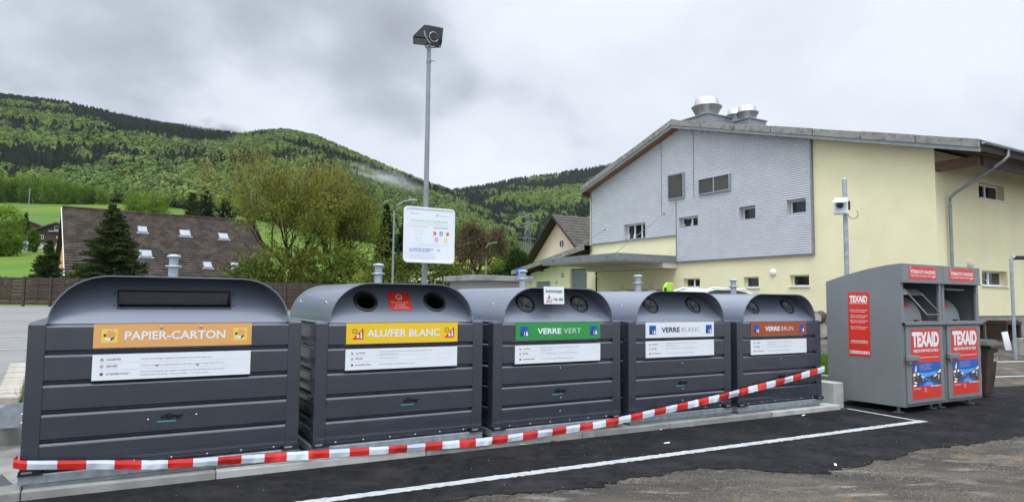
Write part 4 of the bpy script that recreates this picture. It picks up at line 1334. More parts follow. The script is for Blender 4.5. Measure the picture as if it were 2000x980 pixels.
    # door poster: red with lettering and an alpine picture
    x0, x1, a0, a1 = 0.175, Wd - 0.16, 0.215, 1.275
    mb = MB(); mb.box(x0, x1, -0.0325, -0.0302, a0, a1, M['red']); po = mb.build('door_poster', t)
    mb = MB(); oo = (0, -0.0335, 0)
    xm = (x0 + x1) / 2
    put_text(mb, 'TEXAID', M['white'], xm, 1.015, 0.205, width=(x1 - x0) * 0.93, align='c', o=oo, weight=0.055)
    put_text(mb, 'FAIRE DU NEUF AVEC DU VIEUX', M['white'], xm, 0.925, 0.042, width=(x1 - x0) * 0.86, align='c', o=oo, weight=0.03)
    mb.box(x0 + 0.03, x1 - 0.05, -0.0338, -0.0331, 0.835, 0.842, M['paper'])
    put_text(mb, 'Contact', M['white'], x0 + 0.03, 0.365, 0.022, width=0.2, o=oo, weight=0.01)
    put_text(mb, '0800 00', M['white'], x0 + 0.03, 0.325, 0.022, width=0.15, o=oo, weight=0.01) if False else None
    put_text(mb, 'www.texaid.ch', M['white'], x1 - 0.02, 0.385, 0.036, width=0.30, align='r', o=oo, weight=0.03)
    mb.ring((xm - 0.05, -0.0335, 0.345), 0.032, 0.026, M['white'])
    mb.build('lettering', po)
    mb = MB(); b0, b1 = 0.405, 0.765; y = -0.0334
    q = lambda fx, fz, k=0: (x0 + 0.004 + (x1 - x0 - 0.008) * fx, y - 0.0006 * k, b0 + (b1 - b0) * fz)
    mb.face([q(0, .35), q(1, .35), q(1, 1), q(0, 1)], M['blue'])
    mb.face([q(0, .35, 1), q(1, .35, 1), q(1, .62, 1), q(.5, .55, 1), q(0, .62, 1)], M['skyblue'])
    mb.face([q(0, 0, 1), q(1, 0, 1), q(1, .38, 1), q(0, .38, 1)], M['rock'])
    mb.face([q(.16, .0, 2), q(.90, .0, 2), q(.86, .10, 2), q(.66, .20, 2), q(.46, .22, 2), q(.26, .12, 2)], M['blue'])
    mb.face([q(.36, .0, 3), q(.76, .0, 3), q(.66, .13, 3), q(.52, .17, 3), q(.42, .10, 3)], M['skyblue'])
    mb.face([q(0, .20, 3), q(.12, .24, 3), q(.5, .24, 3), q(1, .14, 3), q(1, .66, 3), q(.96, .68, 3), q(.90, .58, 3), q(.82, .52, 3), q(.74, .42, 3), q(.66, .44, 3), q(.60, .36, 3), q(.45, .35, 3), q(.38, .43, 3), q(.30, .46, 3), q(.25, .54, 3), q(.19, .62, 3), q(.165, .80, 3), q(.13, .93, 3), q(.10, .80, 3), q(.06, .66, 3), q(.0, .60, 3)], M['rock'])
    mb.face([q(.30, .34, 4), q(.62, .34, 4), q(.52, .27, 4), q(.36, .28, 4)], M['blue'])
    rr = random.Random(5)
    for tri in (((.075, .66), (.105, .80), (.13, .92), (.15, .82), (.145, .66), (.11, .60)), ((.0, .46), (.05, .58), (.12, .56), (.10, .44)), ((.14, .50), (.19, .60), (.25, .52), (.20, .46)), ((.27, .40), (.33, .45), (.44, .35), (.36, .36)), ((.86, .50), (.96, .67), (1., .64), (.99, .54), (.93, .52)), ((.72, .36), (.82, .50), (.86, .44), (.78, .36)),
                ((0, .03), (.06, .12), (.16, .05), (.08, -.0)), ((.03, .18), (.10, .22), (.17, .14), (.1, .12))):
        mb.face([q(a, b, 5) for a, b in tri], M['white'])
    for k in range(26):
        cx_, cz_ = rr.uniform(.02, .95), rr.uniform(.22, .44); w_ = rr.uniform(.008, .03)
        mb.face([q(cx_ - w_, cz_ - .01, 6), q(cx_ + w_ * .6, cz_ - .02, 6), q(cx_ + w_, cz_ + .015, 6), q(cx_ - w_ * .3, cz_ + .02, 6)], M['white'] if k % 3 else M['ink'])
    for k in range(5):
        put_text(mb, 'Vos textiles ont encore de la valeur', M['white'], x0 + 0.2, b0 + (b1 - b0) * (0.90 - 0.055 * k), 0.009, width=0.36 - 0.03 * (k % 3), o=(0, y - 0.002, 0))
    mb.build('picture', po)
    # header sign
    mb = MB(); h0, h1 = 2.045, 2.240; g0, g1 = 0.175, Wd - 0.20
    mb.box(g0, g1, -0.0375, -0.0352, h0, h1, M['red']); hs = mb.build('header_sign', t)
    mb = MB(); oo = (0, -0.0383, 0); gm = (g0 + g1) / 2
    put_text(mb, 'VÊTEMENTS ET CHAUSSURES', M['white'], gm, 2.135, 0.05, width=(g1 - g0) * .92, align='c', o=oo, weight=0.025)
    put_text(mb, 'EN ÉTAT PROPRE, CHAUSSURES NOUÉES PAR PAIRES', M['white'], gm, 2.088, 0.022, width=(g1 - g0) * .9, align='c', o=oo, weight=0.015)
    for (xa, za_, xb, zb_) in ((g0 + .02, h1 - .04, g0 + .06, h1 - .01), (g1 - .02, h1 - .04, g1 - .06, h1 - .01), (g0 + .03, h0 + .06, g0 + .12, h0 + .02), (g1 - .03, h0 + .06, g1 - .12, h0 + .02)):
        mb.tube([(xa, -0.0383, za_), (xb, -0.0383, zb_)], 0.003, M['white'], 4)
    mb.build('lettering', hs)
    # feet
    for (x, y) in ((0.12, 0.16), (Wd - 0.12, 0.16), (0.12, D - 0.15), (Wd - 0.12, D - 0.15)):
        mb = MB(); mb.tube([(x, y, 0.025), (x, y, z0)], 0.024, M['galv_dark'], 10); mb.lathe([(0.085, 0.0), (0.085, 0.012), (0.04, 0.026)], M['galv_dark'], 14, c=(x, y, 0.0)); mb.build('foot', t)
    return t, D, zk, zf


t, D, zk, zf = clothing(10.245, 'grey clothing container with its wire flap hanging out and a red side poster', True)
# poster on the open side
mb = MB(); y0, y1, a0, a1 = 0.66, 0.945, 0.79, 1.73
mb.box(-0.004, -0.0005, 0.50, 0.86, 0.82, 1.84, M['red']); sp_ = mb.build('side_poster', t)
mb = MB(); ex, oo = Vector((0, -1, 0)), (-0.0052, 0.86, 0)
put_text(mb, 'TEXAID', M['white'], 0.18, 1.685, 0.095, width=0.30, align='c', o=oo, ex=ex, weight=0.05)
put_text(mb, 'FAIRE DU NEUF AVEC DU VIEUX', M['white'], 0.18, 1.655, 0.018, width=0.30, align='c', o=oo, ex=ex, weight=0.02)
for k, (zz, ls) in enumerate(((1.55, ('Seuls les vêtements et textiles propres', 'et en bon état sont acceptés')), (1.46, ('Chaussures nouées par paires,', 'dans des sacs')), (1.38, ('Merci de ne rien déposer', 'devant le conteneur')), (1.28, ('Pas de déchets, pas de', 'tapis ni de coussins')))):
    for j, ln in enumerate(ls):
        put_text(mb, ln, M['white'], 0.04, zz - 0.028 * j, 0.017, width=0.29 - 0.04 * j, o=oo, ex=ex, weight=0.012)
put_text(mb, 'AFFICHAGE INTERDIT', M['white'], 0.18, 1.045, 0.026, width=0.29, align='c', o=oo, ex=ex, weight=0.02)
mb.box(-0.0056, -0.0048, 0.86 - 0.33, 0.86 - 0.03, 1.028, 1.033, M['white'])
for k in range(7):
    yy = 0.86 - 0.02 - 0.047 * k
    mb.box(-0.0058, -0.0046, yy - 0.040, yy, 0.86, 0.905, M['white'])
    mb.box(-0.0064, -0.0059, yy - 0.030, yy - 0.010, 0.87 + 0.004 * (k % 3), 0.893, M['red'] if k % 2 else M['ink'])
mb.build('lettering', sp_)
clothing(11.412, 'grey clothing container next to the brown wheelie bin with its flap folded up inside', False)

# ------------------------------------------------------------------ brown wheelie bin
t = empty('wheelie_bin', P(13.66, 6.36, -0.082), 'brown wheelie bin with a dark lid and white stickers behind the clothing containers', 'wheelie bin', rz=RZ + 0.12)
mb = MB()
bot = [(-.20, -.21), (.20, -.21), (.20, .24), (-.20, .24)]; top = [(-.28, -.30), (.28, -.30), (.28, .32), (-.28, .32)]
vs = [(x, y, 0.05) for x, y in bot] + [(x, y, 0.93) for x, y in top]
mb.add(vs, [(3, 2, 1, 0), (4, 5, 6, 7), (0, 1, 5, 4), (1, 2, 6, 5), (2, 3, 7, 6), (3, 0, 4, 7)], M['bin_brown'])
bb = mb.build('body', t, bevel=0.03, seg=3)
mb = MB(); mb.box(-.32, .32, -.34, .35, 0.925, 0.965, M['bin_brown']); mb.box(-.30, .30, -.355, -.335, 0.89, 0.95, M['bin_brown']); mb.build('rim', t, bevel=0.012)
mb = MB(); mb.add([(-.30, -.33, .966), (.30, -.33, .966), (.30, .34, .966), (-.30, .34, .966), (-.25, -.27, 1.035), (.25, -.27, 1.035), (.25, .30, 1.05), (-.25, .30, 1.05)],
                 [(4, 5, 6, 7), (0, 1, 5, 4), (1, 2, 6, 5), (2, 3, 7, 6), (3, 0, 4, 7)], M['bin_lid']); mb.build('lid', t, bevel=0.02, seg=3)
mb = MB(); mb.tube([(-.26, .37, .97), (-.26, .42, .99), (.26, .42, .99), (.26, .37, .97)], 0.014, M['bin_brown'], 8); mb.build('handle', t)
for x in (-.24, .24):
    mb = MB(); mb.lathe([(0.09, -0.025), (0.1, -0.015), (0.1, 0.015), (0.09, 0.025)], M['rubber'], 20, mtx=Matrix.Translation((x, .26, .10)) @ Matrix.Rotation(math.pi / 2, 4, 'Y')); mb.build('wheel', t, smooth=True)
mb = MB()
oo = Vector((0, -0.2965, 0.68)); ez = Vector((0, -0.095, 0.88)).normalized()
oo = Vector((0, -0.21 - 0.09 * (0.70 - 0.05) / 0.88 - 0.004, 0.70))
put_text(mb, 'RECYCLO', M['white'], 0.04, 0.06, 0.045, width=0.2, o=oo, ez=ez, weight=0.03)
put_text(mb, 'reix. jura', M['white'], 0.04, 0.015, 0.028, width=0.2, o=oo, ez=ez, weight=0.03)
put_text(mb, 'REIX.JURA', M['white'], 0.04, -0.045, 0.045, width=0.2, o=oo, ez=ez, weight=0.03)
mb.build('sticker', t)
mb = MB(); o2 = Vector((0.1, -0.21 - 0.09 * (0.36 - 0.05) / 0.88 - 0.003, 0.36)); mb.ring(o2, 0.10, 0.088, M['bin_brown'], (1, 0, 0), ez, 24); mb.ring(o2, 0.06, 0.05, M['bin_brown'], (1, 0, 0), ez, 24); mb.build('emblem', t)

# ------------------------------------------------------------------ floodlight mast and the information sign
t = empty('floodlight_mast', P(3.745, 8.86, 0.25), 'tall galvanised pole with a black floodlight on top, behind the containers', 'light pole')
mb = MB(); mb.tube([(0, 0, -0.1), (0, 0, 2.6), (0, 0, 5.04)], [0.045, 0.037, 0.030], M['galv_dark'], 16); mb.tube([(0, 0, 4.80), (0, 0, 4.84)], 0.038, M['galv_dark'], 12); mb.tube([(-0.0, -0.05, 4.82), (0.08, -0.05, 4.82)], 0.006, M['galv_dark'], 6); mb.build('pole', t, smooth=True)
q = Matrix.Translation((0.02, 0, 5.20)) @ Matrix.Rotation(math.radians(-22), 4, 'Z') @ Matrix.Rotation(math.radians(4), 4, 'Y') @ Matrix.Diagonal((.92, .92, .84, 1))
mb = MB()
# gear box body, tapering to the lamp mouth that looks left and down
sec = [(-0.235, -0.10, -0.115), (-0.10, 0.105, -0.085), (-0.06, 0.125, -0.09), (0.19, 0.105, -0.075)]
outl = [(-0.27, -0.115), (-0.265, -0.095), (-0.115, 0.12), (-0.06, 0.125), (0.19, 0.105), (0.19, -0.055), (0.14, -0.105), (-0.05, -0.105)]
mb.prism([q @ Vector((x, -0.16, z)) for x, z in outl], (q.to_3x3() @ Vector((0, 0.32, 0))), M['paint_dark'])
for k in range(9):
    x = -0.03 + k * 0.026
    mb.prism([q @ Vector((x, -0.165, -0.06)), q @ Vector((x + .008, -0.165, -0.06)), q @ Vector((x + .008, -0.165, 0.125)), q @ Vector((x, -0.165, 0.125))], q.to_3x3() @ Vector((0, 0.33, 0)), M['paint_dark'])
hb = mb.build('floodlight', t, bevel=0.006)
mb = MB(); mb.prism([q @ Vector((-0.262, -0.14, -0.118)), q @ Vector((-0.06, -0.14, -0.112)), q @ Vector((-0.06, 0.14, -0.112)), q @ Vector((-0.262, 0.14, -0.118))], (0, 0, -0.004), M['glass']); mb.build('lens', hb)
mb = MB()
for y in (-0.185, 0.185):
    mb.tube([q @ Vector((-0.10, y, 0.0)), q @ Vector((-0.08, y, -0.09)), q @ Vector((0.0, y, -0.20))], 0.011, M['galv_dark'], 6)
mb.tube([q @ Vector((0.0, -.185, -.20)), q @ Vector((0.0, .185, -.20))], 0.012, M['galv_dark'], 6)
mb.tube([q @ Vector((0.0, -.0, -.20)), q @ Vector((0.17, 0, -.17)), q @ Vector((0.185, 0, -.05))], 0.009, M['paint_dark'], 6)
mb.build('yoke', t)
mb = MB(); mb.tube([Vector((0.0, -0.17, 5.05)) + Vector((0.07 * math.cos(a), 0, 0.08 + 0.07 * math.sin(a))) for a in [k * 0.45 for k in range(15)]], 0.006, M['galv'], 6); mb.build('cable', t)

t = empty('information_sign', P(3.357, 8.70, 2.105), 'white square information sign in a pale frame clamped to the floodlight pole', 'sign')
w, h = 0.775, 0.787


def rrect(x0, x1, z0, z1, r, y, n=6):
    out = []
    for (cx, cz, a) in ((x1 - r, z0 + r, -90), (x1 - r, z1 - r, 0), (x0 + r, z1 - r, 90), (x0 + r, z0 + r, 180)):
        for k in range(n + 1):
            w_ = math.radians(a + 90 * k / n); out.append((cx + r * math.cos(w_), y, cz + r * math.sin(w_)))
    return out


mb = MB(); mb.prism(rrect(0.01, w - 0.01, 0.01, h - 0.01, 0.05, 0.004), (0, 0.014, 0), M['paper']); mb.build('panel', t)
mb = MB()
a, b = rrect(0, w, 0, h, 0.06, -0.006), rrect(0.024, w - 0.024, 0.024, h - 0.024, 0.04, -0.006)
n = len(a)
for dy, flip in ((0, 0), (0.03, 1)):
    for k in range(n):
        f = [a[k], a[(k + 1) % n], b[(k + 1) % n], b[k]]
        mb.face([(x, y + dy, z) for x, y, z in (reversed(f) if flip else f)], M['frame_white'])
for lp, flip in ((a, 1), (b, 0)):
    for k in range(n):
        f = [lp[k], lp[(k + 1) % n], (lp[(k + 1) % n][0], lp[k][1] + .03, lp[(k + 1) % n][2]), (lp[k][0], lp[k][1] + .03, lp[k][2])]
        mb.face(list(reversed(f)) if flip else f, M['frame_white'])
mb.build('frame', t)
mb = MB(); oo = (0, 0.0030, 0)
put_text(mb, 'ÉCOPOINT DE COURFAIVRE', M['ltgreen'], w / 2, 0.575, 0.032, width=0.55, align='c', o=oo, weight=0.0)
put_text(mb, 'haute-sorne', M['skyblue'], 0.085, 0.68, 0.022, width=0.14, o=oo)
mb.face([(0.47, .003, .665), (0.515, .003, .675), (0.535, .003, .695), (0.49, .003, .690)], M['ltgreen'])
put_text(mb, 'Haute-Sorne', M['ink_pale'], 0.55, 0.668, 0.018, width=0.15, o=oo)
for z, x0, x1 in ((0.545, .08, .70), (0.262, .08, .70), (0.235, .2, .55)): mb.box(x0, x1, 0.0025, 0.0032, z, z + 0.003, M['ink_pale'])
put_text(mb, 'HORAIRES D\'UTILISATION', M['orange'], 0.085, 0.500, 0.017, width=0.28, o=oo)
put_text(mb, 'DÉCHETS ACCEPTÉS', M['ink'], 0.45, 0.495, 0.017, width=0.22, o=oo)
for k, s in enumerate(('Lundi - Vendredi', '07h00 - 19h00', 'Samedi')): put_text(mb, s, M['ink_pale'], 0.225, 0.455 - .028 * k, 0.014, width=0.13, align='c', o=oo)
for k, s in enumerate(('Fermé', 'dimanche et', 'jours fériés')): put_text(mb, s, M['ink_pale'], 0.225, 0.350 - .028 * k, 0.014, width=0.11, align='c', o=oo)
for (x, z, c) in ((0.465, .425, 'orange'), (0.565, .425, 'blue'), (0.665, .425, 'orange'), (0.495, .335, 'pink'), (0.635, .335, 'lemon')):
    mb.box(x - .024, x + .024, 0.0022, 0.0032, z - .026, z + .026, M[c]); mb.box(x - .01, x + .014, 0.0015, 0.0021, z - .014, z + .012, M['red'] if c == 'orange' else M['paper'])
    put_text(mb, 'tri', M['ink_pale'], x, z - .045, 0.010, width=0.04, align='c', o=oo)
put_text(mb, 'LA VIDÉO EST EN SERVICE', M['blue'], 0.085, 0.185, 0.020, width=0.36, o=oo, weight=0.02)
put_text(mb, 'POUR VOTRE SÉCURITÉ', M['blue'], 0.085, 0.155, 0.020, width=0.32, o=oo, weight=0.02)
mb.box(0.51, 0.55, 0.0022, 0.0032, 0.178, 0.190, M['ink'])
for k in range(5): mb.box(0.085, 0.50 - .04 * (k % 2), 0.0025, 0.0032, 0.125 - .018 * k, 0.128 - .018 * k, M['ink_pale'])
mb.build('lettering', t)
mb = MB()
for z in (0.15, 0.62): mb.box(w / 2 - .05, w / 2 + .05, 0.025, 0.20, z, z + 0.03, M['galv'])
mb.build('clamp', t)

# ------------------------------------------------------------------ camera pole
b = at(1652.5, 470, 13.5)
t = empty('camera_pole', (b.x, b.y, 0.33), 'grey steel post with a white dome camera box in front of the cream wall', 'camera post', rz=RZ - .9)
mb = MB(); mb.tube([(0, 0, -0.2), (0, 0, 3.80)], 0.046, M['galv'], 16); mb.lathe([(0.047, 0), (0.03, 0.015)], M['steel'], 14, c=(0, 0, 3.80)); mb.build('pole', t, smooth=True)
zc = at(1640, 403, 13.4).z - 0.33
mb = MB(); mb.box(-0.22, 0.035, -0.20, -0.05, zc - 0.16, zc + 0.17, M['frame_white']); cb = mb.build('camera_box', t, bevel=0.02)
mb = MB(); mb.prism([(-0.26, -0.36, zc + .055), (0.0, -0.36, zc + .055), (0.02, -0.20, zc + .105), (-0.23, -0.20, zc + .105)], (0, 0, 0.012), M['frame_white']); mb.build('sun_hood', cb)
mb = MB()
mb.lathe([(0.001, -0.075), (0.045, -0.06), (0.068, -0.02), (0.07, 0.03)], M['glass'], 18, c=(-0.12, -0.27, zc + 0.015)); mb.build('dome', cb, smooth=True)
mb = MB(); mb.lathe([(0.085, 0), (0.09, 0.03), (0.05, 0.06)], M['frame_white'], 18, c=(-0.12, -0.24, zc + 0.03)); mb.build('dome_mount', cb, smooth=True)
mb = MB(); mb.box(0.05, 0.085, -0.09, 0.03, zc - 0.06, zc + 0.11, M['paint_dark']); mb.tube([(0.05, -.03, zc + .03), (0.26, -.03, zc + .02)], 0.004, M['galv'], 5); mb.build('bracket', t)
mb = MB(); mb.tube([(0.05 + 0.09 * (1 - math.cos(a)), -0.05, zc - 0.16 - 0.09 * math.sin(a) * 1.0) for a in [k * 0.5 for k in range(9)]], 0.007, M['paint_dark'], 6); mb.build('cable', t)


# ------------------------------------------------------------------ the hall
HS, HD = 23.3, 11.84
hall = empty('hall_building', P(HS, HD, 0), 'large cream hall with silver corrugated cladding on its gable', 'building')
GW = 19.0                      # gable width (local y), side length along local x
RIDGE_Y, RIDGE_Z = 23.55 - HD, 10.32
OV = -0.60                     # verge overhang
EAVE_R, EAVE_L = (10.2 - HD, 6.64), (30.95 - HD, 8.08)


def roof_z(y):
    if y <= RIDGE_Y: return EAVE_R[1] + (RIDGE_Z - EAVE_R[1]) * (y - EAVE_R[0]) / (RIDGE_Y - EAVE_R[0])
    return RIDGE_Z + (EAVE_L[1] - RIDGE_Z) * (y - RIDGE_Y) / (EAVE_L[0] - RIDGE_Y)


WINS = dict(  # gable openings as (d0,d1,z0,z1, panes)
    W3=(26.01, 27.69, 4.86, 5.66, 3), WA=(22.37, 23.62, 5.17, 5.62, 2), WB=(19.09, 19.95, 5.17, 5.69, 1), WC=(16.65, 17.53, 5.18, 5.72, 1),
    L1=(22.38, 23.43, 2.27, 2.69, 2), L2=(19.05, 19.84, 2.22, 2.68, 1), L3=(16.65, 17.52, 2.25, 2.70, 1),
    D0=(28.10, 28.77, 0.6, 2.16, 1), D1=(25.92, 27.69, 0.6, 2.2, 2), D2=(24.80, 25.32, 1.3, 2.19, 1))


def holed_wall(mb, m, a0, a1, z0, z1, holes, pt, depth, nrm):
    """wall face between a0..a1, z0..z1 with rectangular openings; pt(a,z,back) gives the place"""
    As = sorted(set([a0, a1] + [h[i] for h in holes for i in (0, 1)])); Zs = sorted(set([z0, z1] + [h[i] for h in holes for i in (2, 3)]))
    As = [a for a in As if a0 <= a <= a1]; Zs = [z for z in Zs if z0 <= z <= z1]
    for i in range(len(As) - 1):
        for j in range(len(Zs) - 1):
            ca, cz = (As[i] + As[i + 1]) / 2, (Zs[j] + Zs[j + 1]) / 2
            if any(h[0] < ca < h[1] and h[2] < cz < h[3] for h in holes): continue
            mb.face([pt(As[i], Zs[j], 0), pt(As[i + 1], Zs[j], 0), pt(As[i + 1], Zs[j + 1], 0), pt(As[i], Zs[j + 1], 0)], m)
    for h in holes:
        c = [(h[0], h[2]), (h[1], h[2]), (h[1], h[3]), (h[0], h[3])]
        for k in range(4):
            p, q = c[k], c[(k + 1) % 4]
            mb.face([pt(*p, 0), pt(*q, 0), pt(*q, depth), pt(*p, depth)], m)


def window(parent, pt, w, panes, depth, sill=True, tilt_open=False):
    a0, a1, z0, z1 = w
    mb = MB()
    fw = 0.05
    bars = [(a0, a0 + fw, z0, z1), (a1 - fw, a1, z0, z1), (a0 + fw, a1 - fw, z0, z0 + fw), (a0 + fw, a1 - fw, z1 - fw, z1)]
    for k in range(1, panes):
        c = a0 + (a1 - a0) * k / panes; bars.append((c - 0.045, c + 0.045, z0 + fw, z1 - fw))
    for (b0, b1, c0, c1) in bars:
        f = [pt(b0, c0, depth - 0.06), pt(b1, c0, depth - 0.06), pt(b1, c1, depth - 0.06), pt(b0, c1, depth - 0.06)]
        v = pt(0, 0, depth) - pt(0, 0, depth - 0.06)
        mb.prism(f, v, M['frame_white'])
    if tilt_open:
        c0, c1 = (a1 - (a1 - a0) / panes + 0.06, a1 - 0.08) if tilt_open == 'hi' else (a0 + 0.08, a0 + (a1 - a0) / panes - 0.06)
        q0, q1 = z0 + 0.07, z1 - 0.05
        for (u0, u1) in ((c0, c0 + .04), (c1 - .04, c1)):
            mb.prism([pt(u0, q0, depth - .06), pt(u1, q0, depth - .06), pt(u1, q1, depth + .12), pt(u0, q1, depth + .12)], pt(0, 0, .0) - pt(0, 0, .03), M['frame_white'])
    fr = mb.build('window', parent)
    mb = MB(); mb.face([pt(a0, z0, depth - 0.02), pt(a1, z0, depth - 0.02), pt(a1, z1, depth - 0.02), pt(a0, z1, depth - 0.02)], M['glass']); mb.build('pane', fr)
    mb = MB()
    mb.face([pt(a0 + fw + 0.01, z1 - fw - (z1 - z0) * .35, depth + 0.25), pt(a1 - fw, z1 - fw - (z1 - z0) * .3, depth + 0.25), pt(a1 - fw, z1 - fw, depth + 0.25), pt(a0 + fw, z1 - fw, depth + 0.25)], M['louvre'])
    if sill:
        mb = MB(); s0 = pt(a0 - 0.05, z0 - 0.045, -0.06)
        f = [pt(a0 - 0.05, z0 - 0.04, -0.06), pt(a1 + 0.05, z0 - 0.04, -0.06), pt(a1 + 0.05, z0 - 0.002, -0.06), pt(a0 - 0.05, z0 - 0.002, -0.06)]
        mb.prism(f, pt(0, 0, depth - .07) - pt(0, 0, -0.06), M['frame_white']); mb.build('sill', fr)
    return fr


# gable: plaster wall, corrugated cladding standing proud of it
gp = lambda d, z, b: Vector((b, d - HD, z))
mb = MB()
ZE = 6.30
holed_wall(mb, M['plaster'], HD, HD + GW, 1.22, ZE, [(a - e_, b + e_, max(c - e_, 1.22), d_ + e_) for (a, b, c, d_), e_ in ((w[:4], .025 if k[0] == 'W' else 0.0) for k, w in WINS.items())], gp, 0.27, None)
ys = [0, 3, 6, 9, RIDGE_Y, 14, 17, GW]
mb.face([(0, 0, ZE), (0, GW, ZE)] + [(0, y, roof_z(y) - 0.30) for y in reversed(ys)], M['plaster'])
# gable joint: close the wall above the eave line and the blind sides
mb.face([(0, GW, 0), (24, GW, 0), (24, GW, roof_z(GW) - 0.3), (0, GW, roof_z(GW) - 0.3)], M['plaster'])
sp = lambda a, z, b: Vector((a - HS, b, z))
SW = [(26.15, 28.0, 5.385, 5.945, 2), (26.13, 27.98, 2.27, 2.80, 2)]
holed_wall(mb, M['plaster'], HS, HS + 24, 1.20, 6.72, [w[:4] for w in SW], sp, 0.28, None)
mb.face([(24, 0, 0), (24, GW, 0)] + [(24, y, roof_z(y) - 0.3) for y in reversed(ys)], M['plaster'])
mb.build('plaster_wall', hall)
mb = MB()
mb.box(0.03, 23.9, 0.03, GW - .1, 0.0, 1.218, M['concrete'])
mb.build('concrete_base', hall)
# cladding
mb = MB()
CX = -0.09
PER = 0.092
zq = [(-0.022, 0.0), (0.012, 0.30), (0.014, 0.42), (-0.022, 0.90)]
clad_holes = [WINS[k][:4] for k in ('W3', 'WA', 'WB', 'WC')]
z = 3.52
rows = []
while z < 10.1:
    for off, fz in zq: rows.append((z + fz * PER, off))
    z += PER
for (za, oa), (zb_, ob) in zip(rows[:-1], rows[1:]):
    zm = (za + zb_) / 2
    zl = zb_ + 0.30
    # where the roof leaves room
    lo, hi = 16.42, 30.58
    if zl > roof_z(lo - HD): lo = HD + EAVE_R[0] + (zl - EAVE_R[1]) / (RIDGE_Z - EAVE_R[1]) * (RIDGE_Y - EAVE_R[0])
    if zl > roof_z(hi - HD): hi = HD + RIDGE_Y + (RIDGE_Z - zl) / (RIDGE_Z - EAVE_L[1]) * (EAVE_L[0] - RIDGE_Y)
    if zm < 4.84: hi = min(hi, 23.77)
    if lo >= hi: continue
    spans = [(lo, hi)]
    for h in clad_holes:
        if h[2] - 0.01 < zm < h[3] + 0.01:
            ns = []
            for a, b in spans:
                if h[1] <= a or h[0] >= b: ns.append((a, b))
                else:
                    if h[0] > a: ns.append((a, h[0]))
                    if h[1] < b: ns.append((h[1], b))
            spans = ns
    for a, b in spans:
        mb.face([(CX - oa, a - HD, za), (CX - oa, b - HD, za), (CX - ob, b - HD, zb_), (CX - ob, a - HD, zb_)], M['corr'])
for h in clad_holes:                         # reveals of the deep openings
    for f in ([(h[0], h[2]), (h[0], h[3])], [(h[1], h[2]), (h[1], h[3])], [(h[0], h[3]), (h[1], h[3])], [(h[0], h[2]), (h[1], h[2])]):
        (p0, q0), (p1, q1) = f
        mb.face([(CX - .012, p0 - HD, q0), (CX - .012, p1 - HD, q1), (0.25, p1 - HD, q1), (0.25, p0 - HD, q0)], M['corr'])
mb.build('corrugated_cladding', hall)
mb = MB()
tx0, tx1 = CX - 0.03, 0.004
mb.box(tx0, tx1, 16.36 - HD, 16.42 - HD, 3.47, roof_z(16.4 - HD) - 0.32, M['galv_dark'])
mb.box(tx0, tx1, 16.42 - HD, 23.80 - HD, 3.47, 3.52, M['galv_dark'])
mb.box(tx0, tx1, 23.77 - HD, 23.80 - HD, 3.522, 6.45, M['galv_dark'])
mb.box(tx0, tx1, 23.802 - HD, 30.60 - HD, 4.80, 4.84, M['galv_dark'])
mb.box(tx0, tx1, 30.58 - HD, 30.62 - HD, 4.842, roof_z(30.6 - HD) - 0.32, M['galv_dark'])
mb.box(tx0 + 0.012, tx1, 22.60 - HD, 22.63 - HD, 6.45, roof_z(22.6 - HD) - 0.32, M['galv_dark'])
mb.box(tx0 + 0.012, tx1, 24.79 - HD, 24.81 - HD, 5.9, roof_z(24.8 - HD) - 0.32, M['galv_dark'])
mb.build('cladding_trim', hall)
for k, w in WINS.items():
    clad = k[0] == 'W'
    reveal = 0.30
    d0, d1 = w[0], w[1]
    window(hall, gp, (d0, d1, w[2], w[3]), w[4], 0.26 if not clad else 0.24, sill=k[0] in 'LW', tilt_open='hi' if k in ('W3', 'WA') else False)
for k, w in enumerate(SW): window(hall, sp, w[:4], w[4], 0.28, True, tilt_open='lo' if k == 1 else False)
for k, (d0, d1, z0, z1, n) in enumerate(((23.20, 24.28, 6.57, 7.81, 1), (20.39, 22.25, 6.55, 7.31, 2))):
    mb = MB(); fx0, fx1 = CX - 0.10, CX - 0.012
    y0, y1 = d0 - HD, d1 - HD
    mb.box(fx0, fx1, y0, y0 + .05, z0, z1, M['galv']); mb.box(fx0, fx1, y1 - .05, y1, z0, z1, M['galv']); mb.box(fx0, fx1, y0 + .05, y1 - .05, z0, z0 + .05, M['galv']); mb.box(fx0, fx1, y0 + .05, y1 - .05, z1 - .05, z1, M['galv'])
    if n == 2: mb.box(fx0, fx1, (y0 + y1) / 2 - .03, (y0 + y1) / 2 + .03, z0 + .05, z1 - .05, M['galv'])
    lo = mb.build('louvre_vent', hall)
    mb = MB(); zz = z0 + 0.06
    while zz < z1 - 0.09:
        mb.face([(fx0 + .02, y0 + .05, zz), (fx0 + .02, y1 - .05, zz), (fx1 - .005, y1 - .05, zz + .06), (fx1 - .005, y0 + .05, zz + .06)], M['louvre']); zz += 0.055
    mb.face([(fx1 - .002, y0 + .05, z0 + .05), (fx1 - .002, y1 - .05, z0 + .05), (fx1 - .002, y1 - .05, z1 - .05), (fx1 - .002, y0 + .05, z1 - .05)], M['louvre'])
    mb.build('slats', lo)
